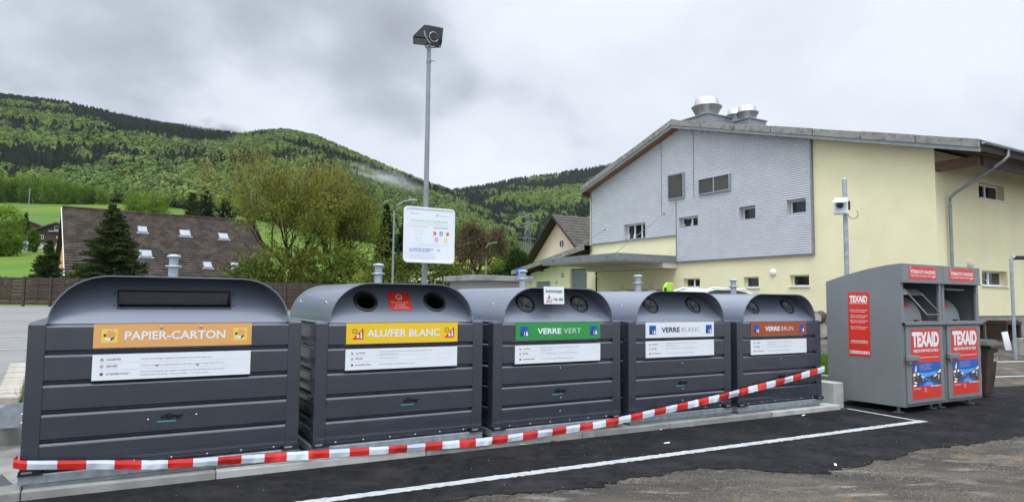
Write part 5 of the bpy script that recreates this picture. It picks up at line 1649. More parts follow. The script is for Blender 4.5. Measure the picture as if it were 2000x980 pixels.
# roof slabs with verge and tiles
XB = 24.6
for nm, (ya, za), (yb, zb_), soff in (('roof', EAVE_R, (RIDGE_Y, RIDGE_Z), 'wood_dark'), ('roof', EAVE_L, (RIDGE_Y, RIDGE_Z), 'wood_soffit')):
    mb = MB()
    ro = [(OV + .06, ya, za), (OV + .06, yb, zb_), (XB, yb, zb_), (XB, ya, za)]
    mb.face(ro if yb > ya else list(reversed(ro)), M['tile_dark'])
    under = [(x, y, z - 0.30) for x, y, z in ro]
    mb.face(list(reversed(under)) if yb > ya else under, M[soff])
    mb.face([(OV + .06, ya, za), (XB, ya, za), (XB, ya, za - .30), (OV + .06, ya, za - .30)], M['wood_dark'])
    # tile courses: raised lips along the slope
    n = 34
    for k in range(n):
        t0 = k / n
        y, z = ya + (yb - ya) * t0, za + (zb_ - za) * t0
        y2, z2 = ya + (yb - ya) * (t0 + 0.6 / n), za + (zb_ - za) * (t0 + 0.6 / n)
        mb.face([(OV + .10, y, z + .05), (XB, y, z + .05), (XB, y2, z2 + .012), (OV + .10, y2, z2 + .012)], M['tile_dark'])
        mb.face([(OV + .10, y, z + .001), (XB, y, z + .001), (XB, y, z + .05), (OV + .10, y, z + .05)], M['tile_dark'])
    rf = mb.build('roof', hall)
    # verge: fibre cement pieces above a zinc strip
    L = math.hypot(yb - ya, zb_ - za)
    n = int(round(L / 1.85))
    for k in range(n):
        t0, t1 = (k + 0.009) / n, (k + 0.991) / n
        a = (ya + (yb - ya) * t0, za + (zb_ - za) * t0); b = (ya + (yb - ya) * t1, za + (zb_ - za) * t1)
        mb = MB(); dz = 0.012 * (k % 2)
        mb.prism([(OV - .035, a[0], a[1] - .215), (OV - .035, b[0], b[1] - .215), (OV - .035, b[0], b[1] + .06 + dz), (OV - .035, a[0], a[1] + .06 + dz)], (0.24, 0, 0), M['fascia'])
        mb.build('verge_piece', rf, bevel=0.012)
    mb = MB()
    mb.prism([(OV, ya, za - .34), (OV, yb, zb_ - .34), (OV, yb, zb_ - .218), (OV, ya, za - .218)], (0.05, 0, 0), M['galv_dark'])
    mb.build('verge_flashing', rf)
mb = MB()
for k in range(40):
    x = OV + k * 0.64
    mb.prism([(x, RIDGE_Y - .16, RIDGE_Z - .02), (x, RIDGE_Y, RIDGE_Z + .11), (x, RIDGE_Y + .16, RIDGE_Z - .02)], (0.62, 0, 0), M['tile_dark'])
mb.build('ridge_tiles', hall)
for bx in ((0.004, 0.20, -1.30, -0.004, 6.02, 6.32, 'wood_red'), (-0.5, -0.1, 18.9, 19.1, roof_z(19) - .55, roof_z(19) - .31, 'wood_red'), (0.21, 24, -1.36, -1.28, 6.0, 6.33, 'wood_dark')):
    mb = MB(); mb.box(*bx[:6], M[bx[6]]); mb.build('eave_timber', hall)
mb = MB()
gy, gz = EAVE_R[0] - 0.06, EAVE_R[1] - 0.02
prf = [(gy - .075 * math.sin(a) - 0.0, gz - .075 * (math.cos(a)) + .0) for a in np.linspace(-math.pi / 2, math.pi / 2, 9)]
for (a, b) in zip(prf[:-1], prf[1:]): mb.face([(OV + .1, *a), (XB, *a), (XB, *b), (OV + .1, *b)], M['galv'])
mb.face([(OV + .1, y, z) for y, z in prf], M['galv'])
mb.build('gutter', hall)
mb = MB()
mb.tube([(1.06, gy, gz - .05), (1.04, gy, gz - .28), (0.95, gy + .08, gz - .42), (0.72, -0.22, 5.30), (0.66, -0.12, 5.15), (0.655, -0.11, 4.9), (0.655, -0.11, 1.0), (0.655, -0.11, 0.4)], 0.052, M['galv_dark'], 10)
for z in (4.95, 3.4, 1.9): mb.tube([(0.655, -0.11, z), (0.655, -0.11, z + .05)], 0.062, M['galv'], 10)
mb.build('downpipe', hall, smooth=True)
# wall lamps
for (d, z) in ((18.31, 2.83), (27.87, 2.30), (25.6, 2.36)):
    mb = MB(); mb.lathe([(0.15, 0), (0.145, 0.05), (0.10, 0.09), (0.03, 0.11)], M['frame_white' if d < 20 else 'soffit'], 18, c=(0, 0, 0), mtx=Matrix.Translation((0, d - HD, z)) @ Matrix.Rotation(-math.pi / 2, 4, 'Y')); mb.build('wall_lamp', hall, smooth=True)
mb = MB(); mb.lathe([(0.17, 0), (0.16, 0.05), (0.10, 0.1), (0.03, 0.12)], M['soffit'], 18, mtx=Matrix.Translation((2.0, 0, 2.98)) @ Matrix.Rotation(math.pi / 2, 4, 'X')); mb.build('wall_lamp', hall, smooth=True)
# entrance canopy on tie rods
mb = MB()
cs0, cd0, cd1 = 19.52 - HS, 23.80 - HD, 30.13 - HD
mb.box(cs0, -0.004, cd0, cd1, 3.48, 3.80, M['galv_dark']); cano = mb.build('canopy', hall, bevel=0.01)
mb = MB(); mb.box(cs0 + .05, -0.004, cd0 + .05, cd1 - .05, 3.44, 3.478, M['soffit']); mb.box(-0.9, -0.006, cd0 + .06, cd1 - .1, 3.20, 3.438, M['soffit']); mb.build('canopy_soffit', cano)
mb = MB()
for (y, z) in ((24.6, 5.95), (29.3, 5.55)):
    mb.tube([(cs0 + .5, y - HD, 3.80), (CX - .02, y - HD, z)], 0.014, M['galv_dark'], 6)
    mb.lathe([(0.05, 0), (0.03, .05)], M['galv_dark'], 10, mtx=Matrix.Translation((CX - .02, y - HD, z)) @ Matrix.Rotation(-math.pi / 2, 4, 'Y'))
for y in (24.7, 26.9, 29.2): mb.tube([(cs0 - .012, y - HD, 3.70), (cs0 - .012, y - HD - .35, 3.60)], 0.012, M['paint_dark'], 5)
mb.build('tie_rod', cano)
mb = MB(); mb.tube([(-0.08, 30.15 - HD, 3.42), (-0.08, 30.15 - HD, 3.1), (-0.14, 30.05 - HD, 2.9), (-0.14, 30.05 - HD, 0.4)], 0.05, M['wood_dark'], 8); mb.build('downpipe', cano)


def roof_fan(s, d, z0, R, hb, label):
    f = empty('roof_fan', P(s, d, 0), label, 'roof ventilator', 'roof ventilators on the hall')
    b = R * 1.12
    mb = MB(); mb.box(-b, b, -b, b, z0 - 1.3, z0 + hb, M['galv_dark']); bs = mb.build('base', f, bevel=0.01)
    mb = MB(); mb.box(-b - .05, b + .05, -b - .05, b + .05, z0 + hb + .001, z0 + hb + .06, M['galv_dark']); mb.build('cap', bs)
    mb = MB(); z = z0 + hb + 0.06
    mb.lathe([(R * .62, 0), (R * .62, R * .06), (R * .98, R * .74), (R * 1.0, R * .76), (R * .97, R * .78)], M['stainless'], 32, c=(0, 0, z)); mb.build('lower_cone', f, smooth=True)
    mb = MB()
    mb.lathe([(R * .86, R * .79), (R * .72, R * 1.30), (R * .70, R * 1.32), (R * .66, R * 1.26), (R * .5, R * 1.0)], M['stainless'], 32, c=(0, 0, z)); mb.build('hood', f, smooth=True)


roof_fan(25.2, 23.62, 10.32, 0.76, 0.44, 'largest stainless ventilator on the roof ridge, leftmost of the three')
roof_fan(26.4, 22.12, 10.02, 0.56, 0.42, 'right hand stainless roof ventilator, on the box at the front of the smaller pair')
roof_fan(28.6, 24.70, 10.30, 0.56, 0.95, 'small stainless roof ventilator partly hidden behind another, middle of the three')

# ------------------------------------------------------------------ low annex at the left end of the hall
an = empty('annex_building', P(HS + 0.1, 30.65, 0), 'low cream annex with a sloping verge and a garage door, left of the hall', 'building')
mb = MB()
AW = 7.6
az = lambda y: 4.45 - (4.45 - 3.30) * y / 7.75
ap = lambda y, z, b: Vector((b, y, z))
holes = [(0.62, 2.32, 0.0, 3.50), (4.45, 6.15, 0.0, 2.78)]
As = [0, 0.62, 2.32, 4.45, 6.15, AW]
for a, b in zip(As[:-1], As[1:]):
    zl = 0.2
    for h in holes:
        if h[0] <= a < h[1]: zl = h[3]
    mb.face([(0, a, zl), (0, b, zl), (0, b, az(b) - .1), (0, a, az(a) - .1)], M['plaster_pale'])
for h in holes:
    mb.face([(0, h[0], h[3]), (0, h[1], h[3]), (.25, h[1], h[3]), (.25, h[0], h[3])], M['plaster_pale'])
    for a in h[:2]: mb.face([(0, a, .2), (0, a, h[3]), (.25, a, h[3]), (.25, a, .2)], M['plaster_pale'])
mb.face([(0, AW, .2), (10, AW, .2), (10, AW, az(AW) - .1), (0, AW, az(AW) - .1)], M['plaster_pale'])
mb.build('wall', an)
mb = MB()
mb.face([(-.8, -.05, az(0) + .3), (-.8, AW + .4, az(AW) + .22), (10, AW + .4, az(AW) + .22), (10, -.05, az(0) + .3)], M['tile_dark'])
mb.prism([(-.8, -.05, az(0) + .02), (-.8, AW + .4, az(AW) - .06), (-.8, AW + .4, az(AW) + .215), (-.8, -.05, az(0) + .295)], (.12, 0, 0), M['fascia'])
mb.face([(-.68, -.05, az(0) + .03), (-.68, AW + .4, az(AW) - .05), (10, AW + .4, az(AW) - .05), (10, -.05, az(0) + .03)], M['wood_dark'])
for k in range(5):
    y = 0.5 + k * 1.6; mb.box(-.6, -.004, y - .09, y + .09, az(y) - .22, az(y) - .04, M['wood_dark'])
mb.build('roof', an)
for k, h in enumerate(holes):
    mb = MB(); mb.box(.16, .20, h[0], h[1], .2, h[3], M['galv_dark'] if k == 0 else M['galv'])
    for j in range(9): zz = .4 + j * (h[3] - .4) / 9; mb.box(.150, .1585, h[0] + .03, h[1] - .03, zz, zz + .04, M['galv_dark'])
    mb.build('garage_door', an)
for y in (3.75, 6.75):
    mb = MB(); mb.lathe([(0.11, 0), (0.11, .06), (.05, .11)], M['soffit'], 14, mtx=Matrix.Translation((0, y, 2.75)) @ Matrix.Rotation(-math.pi / 2, 4, 'Y')); mb.build('wall_lamp', an, smooth=True)
mb = MB(); mb.lathe([(0.15, 0), (0.15, .02)], M['green'], 16, mtx=Matrix.Translation((0, 3.1, 3.12)) @ Matrix.Rotation(-math.pi / 2, 4, 'Y')); mb.box(-.03, -.022, 3.03, 3.17, 3.07, 3.19, M['white']); mb.build('round_sign', an)


# ------------------------------------------------------------------ houses
def gable_house(name, loc, label, rz, wid, length, eave, ridge, mats, over=0.5, ov_front=0.5, roofm='roof_tile', under='wood_dark', thick=0.18, courses=0, group=None):
    """gable faces local -x; length along +x; y from 0 (front eave) to wid"""
    h = empty(name, loc, label, 'house', group, rz)
    mb = MB()
    mb.face([(0, 0, 0), (0, wid, 0), (0, wid, eave), (0, wid / 2, ridge - .15), (0, 0, eave)], M[mats[0]])
    mb.face([(length, 0, 0), (length, 0, eave), (length, wid / 2, ridge - .15), (length, wid, eave), (length, wid, 0)], M[mats[0]])
    mb.face([(0, 0, 0), (0, 0, eave), (length, 0, eave), (length, 0, 0)], M[mats[-1]])
    mb.face([(0, wid, 0), (length, wid, 0), (length, wid, eave), (0, wid, eave)], M[mats[-1]])
    mb.build('wall', h)
    sl = (ridge - eave) / (wid / 2)
    mb = MB()
    for sgn in (0, 1):
        Y = (lambda y: y) if sgn == 0 else (lambda y: wid - y)
        a, b = (-over, eave - sl * over), (wid / 2, ridge)
        x0, x1 = -ov_front, length + ov_front
        top = [(x0, Y(a[0]), a[1]), (x1, Y(a[0]), a[1]), (x1, Y(b[0]), b[1]), (x0, Y(b[0]), b[1])]
        bot = [(x, y, z - thick) for x, y, z in top]
        mb.face(top if sgn == 0 else list(reversed(top)), M[roofm])
        mb.face(list(reversed(bot)) if sgn == 0 else bot, M[under])
        mb.face([top[0], top[3], bot[3], bot[0]], M[under]); mb.face([top[1], top[2], bot[2], bot[1]], M[under]); mb.face([top[0], top[1], bot[1], bot[0]], M[under])
        if courses and sgn == 0:
            # curved clay tiles: rolls running up the slope, stepped at each course
            nx = int((x1 - x0) / 0.26)
            vs, fs = [], []
            for c in range(courses):
                t0, t1 = c / courses, (c + 1.06) / courses
                for (t, dz) in ((t0, 0.060), (t1, 0.014)):
                    y = a[0] + (b[0] - a[0]) * min(t, 1); z = a[1] + (b[1] - a[1]) * min(t, 1)
                    for i in range(nx * 3 + 1):
                        wv = (0.0, 0.042, 0.03)[i % 3]
                        vs.append((x0 + (x1 - x0) * i / (nx * 3), y - 0.3 * dz, z + dz + wv + 0.012 * noise.noise(Vector((i * .31, c * 1.7, 0)))))
            n = nx * 3 + 1
            for c in range(courses):
                for i in range(n - 1):
                    q = 2 * c * n + i
                    fs.append((q, q + 1, q + n + 1, q + n))
                    if c: fs.append((q - n + 0, q - n + 1, q + 1, q))
            mb.add(vs, fs, M[roofm])
    rf = mb.build('roof', h)
    return h, rf, sl


def facade_window(parent, x, y, z, w, hh, m='glass', ax='x', shutter=None):
    mb = MB()
    if ax == 'x':
        mb.box(x - .05, x - .005, y - w / 2, y + w / 2, z, z + hh, M['frame_white']); f = mb.build('window', parent)
        mb = MB(); mb.box(x - .06, x - .051, y - w / 2 + .07, y - .03, z + .07, z + hh - .07, M[m]); mb.box(x - .06, x - .051, y + .03, y + w / 2 - .07, z + .07, z + hh - .07, M[m]); mb.build('pane', f)
    else:
        mb.box(y - w / 2, y + w / 2, x - .05, x - .005, z, z + hh, M['frame_white']); f = mb.build('window', parent)
        mb = MB(); mb.box(y - w / 2 + .07, y - .03, x - .06, x - .051, z + .07, z + hh - .07, M[m]); mb.box(y + .03, y + w / 2 - .07, x - .06, x - .051, z + .07, z + hh - .07, M[m]); mb.build('pane', f)


# big tiled barn behind the fence
BZ, BROT = 0.4, 0.13
BARN0 = P(-3.0, 54.3, BZ)
barn, brf, bsl = gable_house('barn_house', BARN0, 'big house with a brown tiled roof full of skylights behind the wooden fence', RZ + BROT, 11.6, 13.5, 3.0, 7.75, ('barn_white',), over=0.6, ov_front=0.35, courses=26)
mb = MB(); mb.face([(-.01, .35, 3.25), (-.01, 11.25, 3.25), (-.01, 5.8, 7.55)], M['barn_yellow']); mb.box(-.06, -.011, 0, 11.6, 3.05, 3.25, M['wood_dark']); mb.build('gable_boards', barn)
mb = MB()
mb.prism([(-.36, -.62, 2.33), (-.36, 5.8, 7.62), (-.36, 5.8, 7.79), (-.36, -.62, 2.50)], (-.04, 0, 0), M['barn_white'])
mb.build('verge_board', brf)
mb = MB()
for k in range(34): mb.lathe([(0.13, 0), (0.11, .42)], M['roof_tile'], 8, mtx=Matrix.Translation((-.3 + k * .41, 5.8, 7.80)) @ Matrix.Rotation(math.pi / 2, 4, 'Y'))
mb.build('ridge_tiles', brf)


def on_barn_roof(px, py):
    """meets the sight line with the front roof slope of the barn"""
    inv = (Matrix.Translation(BARN0) @ Matrix.Rotation(RZ + BROT, 4, 'Z')).inverted()
    o, r = inv @ CAM, inv.to_3x3() @ ray(px, py)
    tt = (3.0 + bsl * o.y - o.z) / (r.z - bsl * r.y)
    return tuple(o + r * tt)


for (px, py, w, hh) in ((278, 451, .54, .66), (361, 458, .68, .72), (436, 464, .64, .7), (284, 498, .72, .68), (405, 520, .5, .62), (459, 521, .5, .6)):
    x, y, z = on_barn_roof(px, py)
    f = Matrix.Translation((x, y, z + .06)) @ Matrix.Rotation(math.atan(bsl), 4, 'X')
    mb = MB(); mb.box(-w / 2 - .05, w / 2 + .05, -hh / 2 - .06, hh / 2 + .05, -.02, .10, M['galv_dark'], f); mb.box(-w / 2 - .15, w / 2 + .15, -hh / 2 - .16, -hh / 2 - .06, 0, .05, M['galv'], f); sk = mb.build('skylight', brf)
    mb = MB(); mb.box(-w / 2, w / 2, -hh / 2, hh / 2, .101, .115, M['skyglass'], f); mb.build('pane', sk)

# pink gabled house behind the annex
c0 = P(33.0, 43.3, 0)
pk, prf_, psl = gable_house('gabled_house', c0, 'peach house with a small round gable window and dark tiled roof, behind the annex', RZ, 9.4, 14, 5.0, 9.0, ('peach',), over=1.0, ov_front=0.9, roofm='tile_dark', courses=18)
mb = MB(); mb.lathe([(0.42, 0), (0.42, .03)], M['frame_white'], 24, mtx=Matrix.Translation((0, 4.4, 6.5)) @ Matrix.Rotation(-math.pi / 2, 4, 'Y')); rw = mb.build('round_window', pk)
mb = MB()
for s1 in (-1, 1):
    mb.face([Vector((-.04, 4.4 + s1 * .04 + s1 * .28 * math.cos(a), 6.5 + .32 * math.sin(a))) for a in np.linspace(-math.pi / 2, math.pi / 2, 9)], M['glass'])
mb.build('pane', rw)


def chalet(name, apex_px, apex_py, Y, wid, hgt, label, wall, base_h, rz):
    q = at(apex_px, apex_py, Y)
    h = empty(name, (q.x, q.y, q.z - hgt), label, 'house', 'wooden chalets on the meadow', rz)
    # gable faces local -y here
    mb = MB(); e = hgt - wid * 0.20
    mb.face([(-wid / 2, 0, base_h), (wid / 2, 0, base_h), (wid / 2, 0, e), (0, 0, hgt - .1), (-wid / 2, 0, e)], M[wall])
    mb.face([(-wid / 2, 0, base_h), (-wid / 2, 0, e), (-wid / 2, 9, e), (-wid / 2, 9, base_h)], M[wall]); mb.face([(wid / 2, 0, base_h), (wid / 2, 9, base_h), (wid / 2, 9, e), (wid / 2, 0, e)], M[wall])
    mb.build('wall', h)
    mb = MB(); mb.box(-wid / 2 + .05, wid / 2 * .35, .05, 8.9, -1.5, base_h, M['barn_white']); mb.box(wid / 2 * .35, wid / 2 - .05, .06, 8.9, -1.5, base_h, M['wood_dark']); mb.build('base_wall', h)
    mb = MB(); sl = (hgt - e) / (wid / 2)
    for sg in (-1, 1):
        mb.prism([(0, -.9, hgt), (sg * (wid / 2 + .9), -.9, e - .9 * sl), (sg * (wid / 2 + .9), -.9, e - .9 * sl - .22), (0, -.9, hgt - .22)], (0, 10.5, 0), M['tile_dark'])
    mb.build('roof', h)
    return h, e


ch, e = chalet('chalet', 113, 434, 128, 8.2, 5.4, 'dark brown chalet on a white base with an orange door, left of the tiled barn', 'chalet', 1.3, 0.25)
facade_window(ch, 0, -2.6, 2.1, .75, .7, ax='y'); facade_window(ch, 0, 2.2, 1.9, .9, .8, ax='y'); facade_window(ch, 0, 0.3, 3.9, 1.6, .8, ax='y')
mb = MB(); mb.box(-.5, .75, -.06, -.005, 1.35, 3.3, M['wood_red']); mb.box(-.05, .3, -.09, -.061, 2.3, 2.7, M['paper']); mb.build('door', ch)
mb = MB(); mb.box(-1.2, 2.2, -.9, -.005, 3.55, 3.63, M['frame_white']); mb.box(1.0, 2.2, -.9, -.82, 3.63, 4.3, M['frame_white']); mb.build('balcony', ch)
ch, e = chalet('chalet', 50, 428, 150, 9.4, 4.8, 'red brown chalet half hidden by trees, the farther of the two', 'chalet_red', 1.0, 0.35)
facade_window(ch, 0, -.4, 1.9, 1.1, .9, ax='y'); facade_window(ch, 0, 2.6, 1.9, 1.8, .9, ax='y')
q = at(30, 466, 120)
h = empty('garden_shed', (q.x, q.y, q.z - 2.6), 'pale low building behind bushes left of the dark chalet', 'house', rz=0.3)
mb = MB(); mb.box(-3.5, 2.2, 0, 5, -1, 2.3, M['barn_white']); mb.build('wall', h)
mb = MB(); mb.prism([(-3.9, -.3, 2.3), (2.6, -.3, 2.3), (-.6, -.3, 3.6)], (0, 5.8, 0), M['tile_dark']); mb.build('roof', h)
q = at(905, 512, 70)
h, _, _ = gable_house('garage_house', (q.x - .4, q.y, q.z - 3.35), 'small pale house corner with a dark sloping roof right of the sign', RZ + 0.9, 6.0, 7, 2.0, 3.4, ('plaster_pale',), over=.5, roofm='tile_dark')

# ------------------------------------------------------------------ transformer house of concrete
q = at(931, 546, 20)
s_, d_ = q.dot(UU), q.dot(VV)
t = empty('utility_hut', P(s_, d_, 0.4), 'grey concrete hut with a thick flat roof slab behind the yellow and green containers', 'utility hut')
mb = MB(); mb.box(0, 1.75, 0, 1.9, -0.3, 1.76, M['pebble']); mb.build('wall', t)
mb = MB(); mb.box(-.16, 1.91, -.16, 2.06, 1.762, 1.93, M['concrete']); mb.build('roof_slab', t, bevel=0.015)

# ------------------------------------------------------------------ brown fence along the street
FA, FB = Vector((-31.0, 33.2, 0)), Vector((-7.8, 34.6, 0))
fdir = (FB - FA).normalized(); L = (FB - FA).length
t = empty('street_fence', FA, 'long brown slatted wooden fence on the far side of the street', 'fence', rz=math.atan2(fdir.y, fdir.x))


def fz(x):
    q = FA + fdir * x
    return ground_z(q.dot(UU), q.dot(VV))


npan = 18
pw = L / npan
for k in range(npan + 1):
    x = k * pw; z = fz(min(x, L))
    mb = MB(); mb.box(x - .05, x + .05, -.05, .05, z - .2, z + 1.50, M['fence']); mb.build('post', t)
for k in range(npan):
    x0, x1 = k * pw + .05, (k + 1) * pw - .05; z0, z1 = fz(x0), fz(x1)
    mb = MB()
    for j in range(8):
        zz = 0.08 + j * 0.172; o_ = 0.02 if j % 2 else -0.004
        mb.add([(x0, o_, z0 + zz), (x1, o_, z1 + zz), (x1, o_ + .02, z1 + zz), (x0, o_ + .02, z0 + zz), (x0, o_, z0 + zz + .155), (x1, o_, z1 + zz + .155), (x1, o_ + .02, z1 + zz + .155), (x0, o_ + .02, z0 + zz + .155)],
               [(3, 2, 1, 0), (4, 5, 6, 7), (0, 1, 5, 4), (1, 2, 6, 5), (2, 3, 7, 6), (3, 0, 4, 7)], M['fence'])
    mb.box((x0 + x1) / 2 - .03, (x0 + x1) / 2 + .03, -.025, -.005, (z0 + z1) / 2 + .08, (z0 + z1) / 2 + 1.42, M['fence'])
    mb.build('panel', t)


# ------------------------------------------------------------------ street lamps and poles
def street_lamp(px_base, px_top, py_top, Y, arm, label, r=0.05, gz=None, head=True):
    b = at(px_base, 540, Y); z = at(px_top, py_top, Y).z
    g = gz if gz is not None else 0.8
    t = empty('street_lamp', (b.x, b.y, g), label, 'street lamp', 'street lamps', 0)
    h = z - g
    mb = MB()
    mb.tube([(0, 0, -.2), (0, 0, h * .5), (0, 0, h - .55 * abs(arm)), (arm * .12, 0, h - .25 * abs(arm)), (arm * .45, 0, h - .04 * abs(arm)), (arm * .7, 0, h)], [r, r * .8, r * .62, r * .58, r * .55, r * .5], M['galv_dark'], 10); mb.build('pole', t, smooth=True)
    mb = MB(); s = 1 if arm > 0 else -1
    mb.box(min(arm * .68, arm * 1.1), max(arm * .68, arm * 1.1), -.09, .09, h - .03, h + .05, M['galv_dark']); mb.build('lamp_head', t, bevel=0.02)
    return t


street_lamp(767, 797, 392, 24, 0.75, 'curved grey street lamp just left of the information sign', 0.045, 0.7)
street_lamp(118, 113, 430, 75, -0.9, 'grey street lamp rising in front of the dark chalet', 0.09, 4.0)
street_lamp(949, 962, 474, 60, 0.9, 'thin grey street lamp in front of the bare brown tree', 0.06, 3.5)
b = at(1982, 672, 19)
t = empty('path_light', (b.x, b.y, ground_z(b.dot(UU), b.dot(VV))), 'low grey steel lamp post with a short side arm at the right edge', 'street lamp', 'street lamps', 0)
mb = MB(); h = at(1992, 503, 19).z - t.location.z
mb.tube([(0, 0, -.1), (0, 0, h - .03), (.03, 0, h), (.12, 0, h + .01)], 0.045, M['galv'], 12); mb.build('pole', t, smooth=True)
mb = MB(); mb.box(.10, .40, -.08, .08, h - .06, h + .05, M['paint_dark']); mb.build('lamp_head', t, bevel=0.02)
b = at(56, 405, 240)
t = empty('power_pole', (b.x, b.y, b.z - 4), 'thin wooden power pole standing on the upper meadow', 'power pole', rz=0)
mb = MB(); mb.tube([(0, 0, -2), (0, 0, 11)], 0.14, M['galv_dark'], 8); mb.box(-.7, .7, -.06, .06, 10.3, 10.42, M['galv_dark']); mb.build('pole', t)
b = at(1029, 520, 300)
t = empty('power_pylon', (b.x, b.y, b.z - 6), 'thin grey lattice power pylon against the forest left of the peach house', 'pylon', rz=0.4)
mb = MB(); hp = 30
for sx in (-1, 1):
    for sy in (-1, 1):
        mb.tube([(sx * 2.0, sy * 2.0, 0), (sx * .5, sy * .5, hp)], 0.06, M['galv_dark'], 4)
for k in range(10):
    z0, z1 = hp * k / 10, hp * (k + 1) / 10; w0, w1 = 2 - 1.5 * k / 10, 2 - 1.5 * (k + 1) / 10
    for sg in (-1, 1):
        mb.tube([(-w0 * sg, -w0, z0), (w1 * sg, -w1, z1)], 0.03, M['galv_dark'], 4); mb.tube([(-w0 * sg, w0, z0), (w1 * sg, w1, z1)], 0.03, M['galv_dark'], 4)
mb.build('mast', t)
for z in (hp * .62, hp * .78, hp * .94):
    mb = MB(); mb.tube([(-4.5, 0, z), (0, 0, z + .7), (4.5, 0, z)], 0.06, M['galv_dark'], 4); mb.tube([(-4.5, 0, z), (4.5, 0, z)], 0.06, M['galv_dark'], 4); mb.build('cross_arm', t)
b = at(1016, 536, 26)
t = empty('parking_sign', (b.x, b.y, 0.8), 'small blue traffic sign on a post left of the annex', 'road sign', rz=0.1)
mb = MB(); z = b.z - .8; mb.tube([(0, 0, 0), (0, 0, z + .25)], .03, M['galv'], 8); mb.build('post', t)
mb = MB(); mb.box(-.15, .15, -.045, -.033, z - .25, z + .25, M['blue']); mb.box(-.05, .06, -.048, -.0455, z - .08, z + .14, M['white']); mb.build('plate', t)

# ------------------------------------------------------------------ parked cars


def car(name, loc, rz, label, paint, roofbars=True, scale=1.0):
    c = empty(name, loc, label, 'car', None, rz)
    # side outline (x along the car, z up), body below the belt line and greenhouse above
    low = [(-2.15, .30), (2.10, .30), (2.18, .55), (2.12, .82), (1.45, .98), (0.95, 1.02), (-1.85, 1.06), (-2.16, .92), (-2.2, .5)]
    mb = MB()
    mb.prism([(x, -.86, z) for x, z in low], (0, 1.72, 0), M[paint]); body = mb.build('body', c, bevel=0.09, seg=3)
    mb = MB()
    xs = [(-1.95, 1.0, .78), (-1.55, 1.52, .66), (-.9, 1.64, .63), (0.0, 1.66, .63), (0.45, 1.58, .63), (1.25, 1.0, .76)]
    vs = []
    for x, z, w in xs: vs += [(x, -w, z), (x, -w * .55, z + .035 * (z > 1.2)), (x, w * .55, z + .035 * (z > 1.2)), (x, w, z)]
    fs = []
    for i in range(len(xs) - 1):
        for k in range(3): fs.append((i * 4 + k, i * 4 + 4 + k, i * 4 + 5 + k, i * 4 + 1 + k))
    mb.add(vs, fs, M[paint])
    mb.build('roof', c, smooth=True)
    mb = MB()
    for sg in (-1, 1):
        mb.face([(x, sg * (w - .004), z - .03) for x, z, w in xs] + [(1.25, sg * .755, .99), (-1.95, sg * .775, .99)], M['glass'])
    mb.build('side_window', c)
    mb = MB(); mb.face([(0.52, -.58, 1.55), (0.52, .58, 1.55), (1.22, .68, 1.045), (1.22, -.68, 1.045)], M['glass']); mb.build('windscreen', c)
    for x in (-1.35, 1.35):
        for y in (-.80, .80):
            mb = MB(); mb.lathe([(.25, -.10), (.32, -.09), (.32, .09), (.25, .10)], M['rubber'], 20, mtx=Matrix.Translation((x, y, .32)) @ Matrix.Rotation(math.pi / 2, 4, 'X')); wh = mb.build('wheel', c, smooth=True)
            mb = MB(); mb.lathe([(.20, -.105), (.20, .105)], M['galv'], 12, mtx=Matrix.Translation((x, y, .32)) @ Matrix.Rotation(math.pi / 2, 4, 'X')); mb.build('rim', wh)
    for y in (-.62, .62):
        mb = MB(); mb.box(2.06, 2.15, y - .18, y + .18, .66, .80, M['glass']); mb.build('headlight', c)
        if roofbars:
            mb = MB(); mb.tube([(-1.5, y * .94, 1.56), (-1.2, y * .94, 1.69), (0.1, y * .94, 1.72), (0.42, y * .94, 1.63)], .022, M['car_white'], 6); mb.build('roof_rail', c)
    mb = MB(); mb.tube([(-1.15, 0, 1.66), (-1.42, 0, 1.93)], .009, M['rubber'], 5); mb.box(-1.22, -1.08, -.03, .03, 1.66, 1.70, M['rubber']); mb.build('antenna', c)
    return c


b = at(1366, 566, 19)
car('parked_car', (b.x, b.y, b.z - 1.66), RZ + math.pi, 'white car with roof rails parked behind the white glass container', 'car_white')
b = at(38, 479, 118)
car('parked_car', (b.x, b.y, b.z - 1.0), 0.3, 'blue car parked beside the bushes at the dark chalet', 'car_blue', False)
b = at(1306, 555, 21)
t = empty('lime_marker', (b.x, b.y, 0.55), 'lime green rounded plastic panel showing above the white glass container', 'panel', rz=RZ)
z = b.z - .55
mb = MB(); z -= .13
mb.prism([(-.20, 0, 0), (.20, 0, 0), (.20, 0, z + .18), (-.02, 0, z + .19), (-.13, 0, z + .08), (-.19, 0, z - .2)], (0, .12, 0), M['lime']); mb.build('panel', t, bevel=.02)
mb = MB(); mb.box(-.2, -.1, -.02, -.004, z - .14, z + .02, M['rubber']); mb.build('grip', t)

# ------------------------------------------------------------------ odds and ends stored along the hall
for k, (px, py, r) in enumerate(((1617, 633, .24), (1604, 630, .20), (1596, 636, .24))):
    b = at(px, py, 20.5)
    mb = MB(); mb.tube([(0, 0, 0), (3.0, 0, 0)], r, M['bark'], 16, caps=False); lg = mb.build('log', smooth=True)
    lg.location = (b.x - .2, b.y, ground_z(b.dot(UU), b.dot(VV)) + r + (0.42 if k == 1 else 0)); lg.rotation_euler = (0, 0, math.radians(62))
    tag(lg, ('thick round log lying at the hall wall beside the clothing container', 'log resting on top of the other logs at the hall wall', 'log half hidden behind the brown glass container')[k], 'log', 'logs at the hall wall')
    mb = MB(); mb.disc((0.005, 0, 0), r - .02, M['cobble'], (0, 1, 0), (0, 0, 1), 16); mb.build('cut_end', lg)


